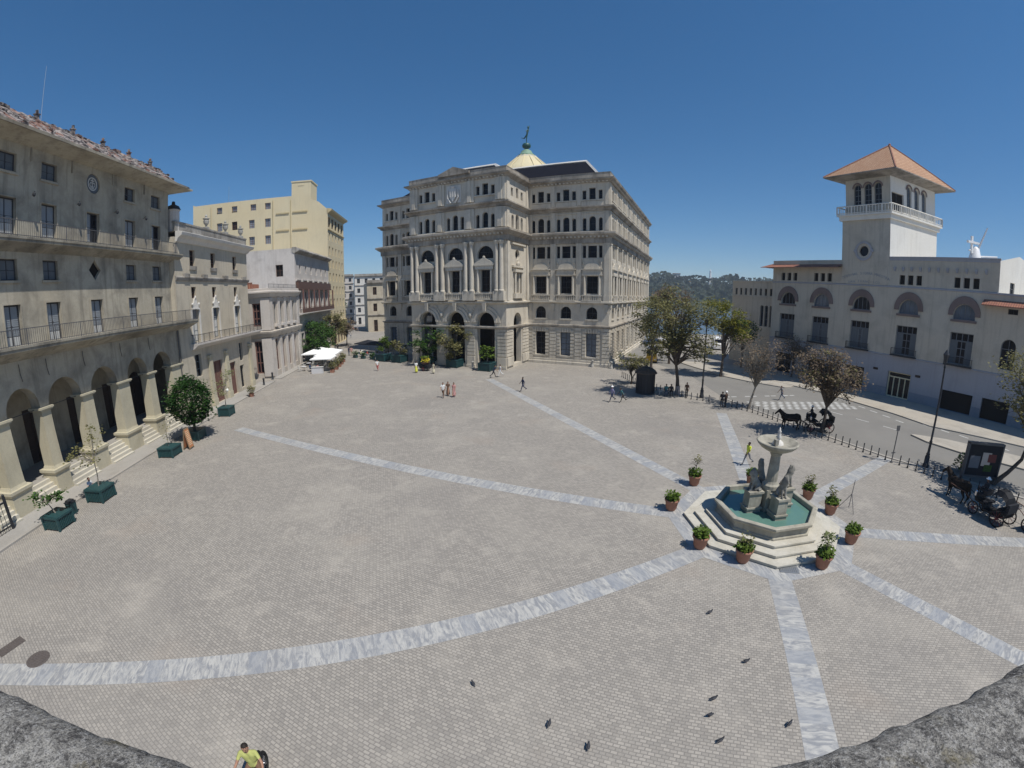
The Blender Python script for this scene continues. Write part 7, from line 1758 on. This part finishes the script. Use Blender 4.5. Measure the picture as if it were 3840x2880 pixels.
# ================================================================ cafes
UG = 'white cafe umbrellas before the corner house'
def umbrella(label, loc, w=1.6, mat='canvas_white', group=UG, rot=9, h=2.55, name='cafe_umbrella'):
    e = empty(name, (*loc, 0), R(rot)); tag(e, label, 'umbrella', group)
    b = MB(); b.lathe([(.3, 0), (.3, .08), (.035, .1), (.03, h)], 8); b.build('pole', 'frame_white', e)
    b = MB(); q = [(-w, -w), (w, -w), (w, w), (-w, w)]
    for i in range(4): a, c = q[i], q[(i + 1) % 4]; b.poly([(*a, h - .45), (*c, h - .45), (0, 0, h + .15)]); b.poly([(*a, h - .62), (*c, h - .62), (*c, h - .45), (*a, h - .45)]); b.tube([(0, 0, h + .12), (a[0], a[1], h - .47)], .015, 4)
    b.build('canopy', mat, e)
for i, (lab, x, y) in enumerate((('white square cafe umbrella nearest the square, outer row', -29.9, 64.6), ('white square cafe umbrella in the middle of the outer row', -31.0, 68.3), ('white square cafe umbrella at the far end of the outer row', -31.7, 71.9), ('white square cafe umbrella in the back row nearest the shop doors', -34.4, 70.5), ('white square cafe umbrella at the far end of the back row', -34.9, 74.2))):
    umbrella(lab, (x, y), 1.75)
umbrella('dark square umbrella of the cafe beside the exchange', (-29.0, 84.5), 2.0, 'black_cloth', 'dark umbrellas of the right hand cafe', -25); umbrella('second dark square umbrella close to the exchange left wing', (-25.6, 82.6), 2.0, 'black_cloth', 'dark umbrellas of the right hand cafe', -25)
def table(label, loc, rot, cloth='canvas_grey', group='cafe tables'):
    e = empty('cafe_table', (*loc, 0), R(rot)); tag(e, label, 'table', group)
    b = MB(); b.lathe([(.22, 0), (.22, .03), (.03, .05), (.03, .71)], 10); b.build('leg', 'iron', e); b = MB(); b.lathe([(0, .71), (.42, .71), (.42, .74), (0, .745)], 16); b.build('top', cloth, e)
def chair(label, loc, rot, mat='frame_white', group='cafe chairs'):
    e = empty('cafe_chair', (*loc, 0), R(rot)); tag(e, label, 'chair', group)
    b = MB(); b.box(-.21, .21, -.21, .21, .43, .47); b.build('seat', mat, e); b = MB(); b.taper(-.22, -.18, -.2, .2, .52, .88, .01); b.build('backrest', mat, e)
    for sx in (-.18, .18):
        for sy in (-.18, .18): b = MB(); b.box(sx - .015, sx + .015, sy - .015, sy + .015, 0, .43 if sx > 0 else .87); b.build('leg', mat, e)
rnd = random.Random(12)
L_T = 'small round cafe table under the white umbrellas'; L_C = 'white cafe chair under the white umbrellas'; R_T = 'small round pale table of the cafe beside the exchange'; R_C = 'white chair of the cafe beside the exchange'
for x, y in ((-30.0, 63.6), (-31.2, 66.2), (-31.0, 69.7), (-33.3, 64.2), (-34.2, 67.8), (-32.2, 72.9)):
    table(L_T, (x, y), 0, group='tables under the white umbrellas')
    for a in (rnd.uniform(0, 90), rnd.uniform(150, 240)): chair(L_C, (x + .75 * math.cos(R(a)), y + .75 * math.sin(R(a))), a + 180, group='chairs under the white umbrellas')
for i, (x, y) in enumerate(((-28.6, 79.6), (-26.2, 77.8), (-24.2, 76.4), (-29.6, 82.5), (-23.0, 79.0))):
    table(R_T, (x, y), 0, 'canvas_white', 'tables of the right hand cafe')
    for a in (20 + 40 * i, 200 + 40 * i): chair(R_C, (x + .75 * math.cos(R(a)), y + .75 * math.sin(R(a))), a + 180, group='chairs of the right hand cafe')
for lab, x, y, az, t in (('person in white seated at the cafe table closest to the exchange', -24.2, 75.6, 90, 'c_white'), ('person in black seated at the right hand cafe between two tables', -22.4, 76.5, 180, 'c_black'), ('person in red seated at the middle table of the right hand cafe', -26.9, 77.6, 0, 'c_red'), ('person in cream seated at the farthest left table of the right hand cafe', -28.6, 78.8, 90, 'c_cream'), ('person in blue seated under the white umbrellas', -31.8, 63.4, 60, 'c_blue'), ('person in pink seated at the front table under the white umbrellas', -30.2, 62.8, 80, 'c_pink')):
    person(lab, (x, y, 0), az, t, 'c_jeans', pose='sit')
e = tag(empty('serving_counter', (-29.9, 62.1, 0), R(9)), 'pale draped serving counter at the front of the left cafe', 'counter')
b = MB(); b.taper(-.9, .9, -.35, .35, 0, .95, -.02); b.build('body', 'canvas_grey', e); b = MB(); b.box(-.95, .95, -.4, .4, .95, 1.0); b.build('top', 'frame_white', e)
for i, (x, y) in enumerate(((-27.6, 62.6), (-28.0, 65.2), (-28.6, 67.9), (-29.2, 70.4), (-29.9, 73.0))):
    lab = 'leafy box plant edging the left cafe, ' + ('nearest the square', 'second from the square', 'middle of five', 'fourth from the square', 'farthest up the street')[i]
    e = empty('box_plant', (x, y, 0), R(9)); tag(e, lab, 'potted plant', 'box plants edging the cafe')
    b = MB(); b.taper(-.28, .28, -.28, .28, 0, .5, .04); b.build('box', 'terracotta', e); b = MB(); leaves(b, (0, 0, 1.05), (.55, .55, .65), 240, .22, random.Random(60 + i)); b.build('foliage', 'leaf_olive', e)
for i, (x, y) in enumerate(((-29.4, 77.9), (-27.4, 76.6), (-25.2, 75.4))):
    lab = 'low green plant box before the right hand cafe, ' + ('left of three', 'middle of three', 'right of three')[i]
    e = empty('box_plant', (x, y, 0), R(-25)); tag(e, lab, 'potted plant', 'box plants before the right cafe')
    b = MB(); b.taper(-.4, .4, -.25, .25, 0, .5, .03); b.build('box', 'planter', e); b = MB(); leaves(b, (0, 0, .85), (.6, .45, .5), 220, .2, random.Random(70 + i)); b.build('foliage', 'leaf_green', e)
e = empty('potted_plant', (-31.9, 46.6, 0)); tag(e, 'small dark shrub in a clay pot at the kerb by the cream house', 'potted plant')
b = MB(); b.lathe([(.25, 0), (.34, .4), (.36, .42), (.3, .42), (0, .38)], 12); b.build('pot', 'terracotta', e); b = MB(); leaves(b, (0, 0, .85), (.55, .5, .5), 260, .18, random.Random(80)); b.build('foliage', 'leaf_olive', e)

# ================================================================ pigeons
def pigeon_mesh():
    S = [((-.10, 0, .12), .05, (.05, 0, .15), .065, 0), ((.05, 0, .15), .06, (.11, 0, .21), .038, 0), ((.11, 0, .22), .036, (.13, 0, .235), .034, 0), ((-.10, 0, .12), .045, (-.22, 0, .09), .022, 1)]
    B = fuse(S, .014, 2)
    for s in (-1, 1): B.tube([(.0, s * .025, .10), (.01, s * .028, 0), (.05, s * .03, .004)], .006, 4, 2); B.ball((-.05, s * .055, .14), (.12, .02, .05), 8, 5, 1)
    B.tube([(.155, 0, .23), (.185, 0, .222)], [.01, .003], 5, 2); return B
PB = pigeon_mesh(); pg = None
for i, (x, y, lab) in enumerate(((1.0, 7.8, 'pigeon standing alone on the paving left of the others, upper of two'), (1.98, 6.99, 'pigeon on the paving nearest the camera, lower of two'), (5.96, 8.1, 'pigeon walking on the paving, uppermost of the three left of the straight band'), (5.61, 7.53, 'pigeon walking just below the uppermost one of the three'), (7.81, 6.68, 'pigeon close to the left edge of the band leading towards the camera'),
                             (5.6, 6.64, 'pigeon lowest of the three left of the straight band'), (7.63, 9.34, 'pigeon with spread tail midway between fountain and sill'), (7.36, 11.96, 'pigeon nearest the fountain'), (-1.21, 9.3, 'tiny pigeon beside the curved marble band, farthest left'))):
    if pg is None: pg = PB.build('pigeon', ['pigeon', 'pig_wing', 'red'], None, True); o = pg
    else: o = pg.copy(); col.objects.link(o)
    o.location = (x, y, 0); o.rotation_euler = (0, 0, R((70, 75, 10, 200, 30, 20, 0, 15, 120)[i])); o.scale = (.7,) * 3 if i < 8 else (.6,) * 3
    tag(o, lab, 'pigeon', 'pigeons on the paving')
# ================================================================ air
def haze():
    n = bpy.data.materials.new('air'); n.use_nodes = True; t = n.node_tree
    for x in list(t.nodes):
        if x.type == 'BSDF_PRINCIPLED': t.nodes.remove(x)
    p = t.nodes.new('ShaderNodeVolumePrincipled'); p.inputs['Color'].default_value = (.80, .88, 1.0, 1); p.inputs['Density'].default_value = HAZE
    p.inputs['Anisotropy'].default_value = .2
    t.links.new(p.outputs[0], t.nodes['Material Output'].inputs['Volume'])
    b = MB(); b.box(-3700, 3700, -3700, 3700, -30, 90); M['air'] = n
    o = b.build('haze', 'air'); o['kind'] = 'stuff'
HAZE = .00030
haze()
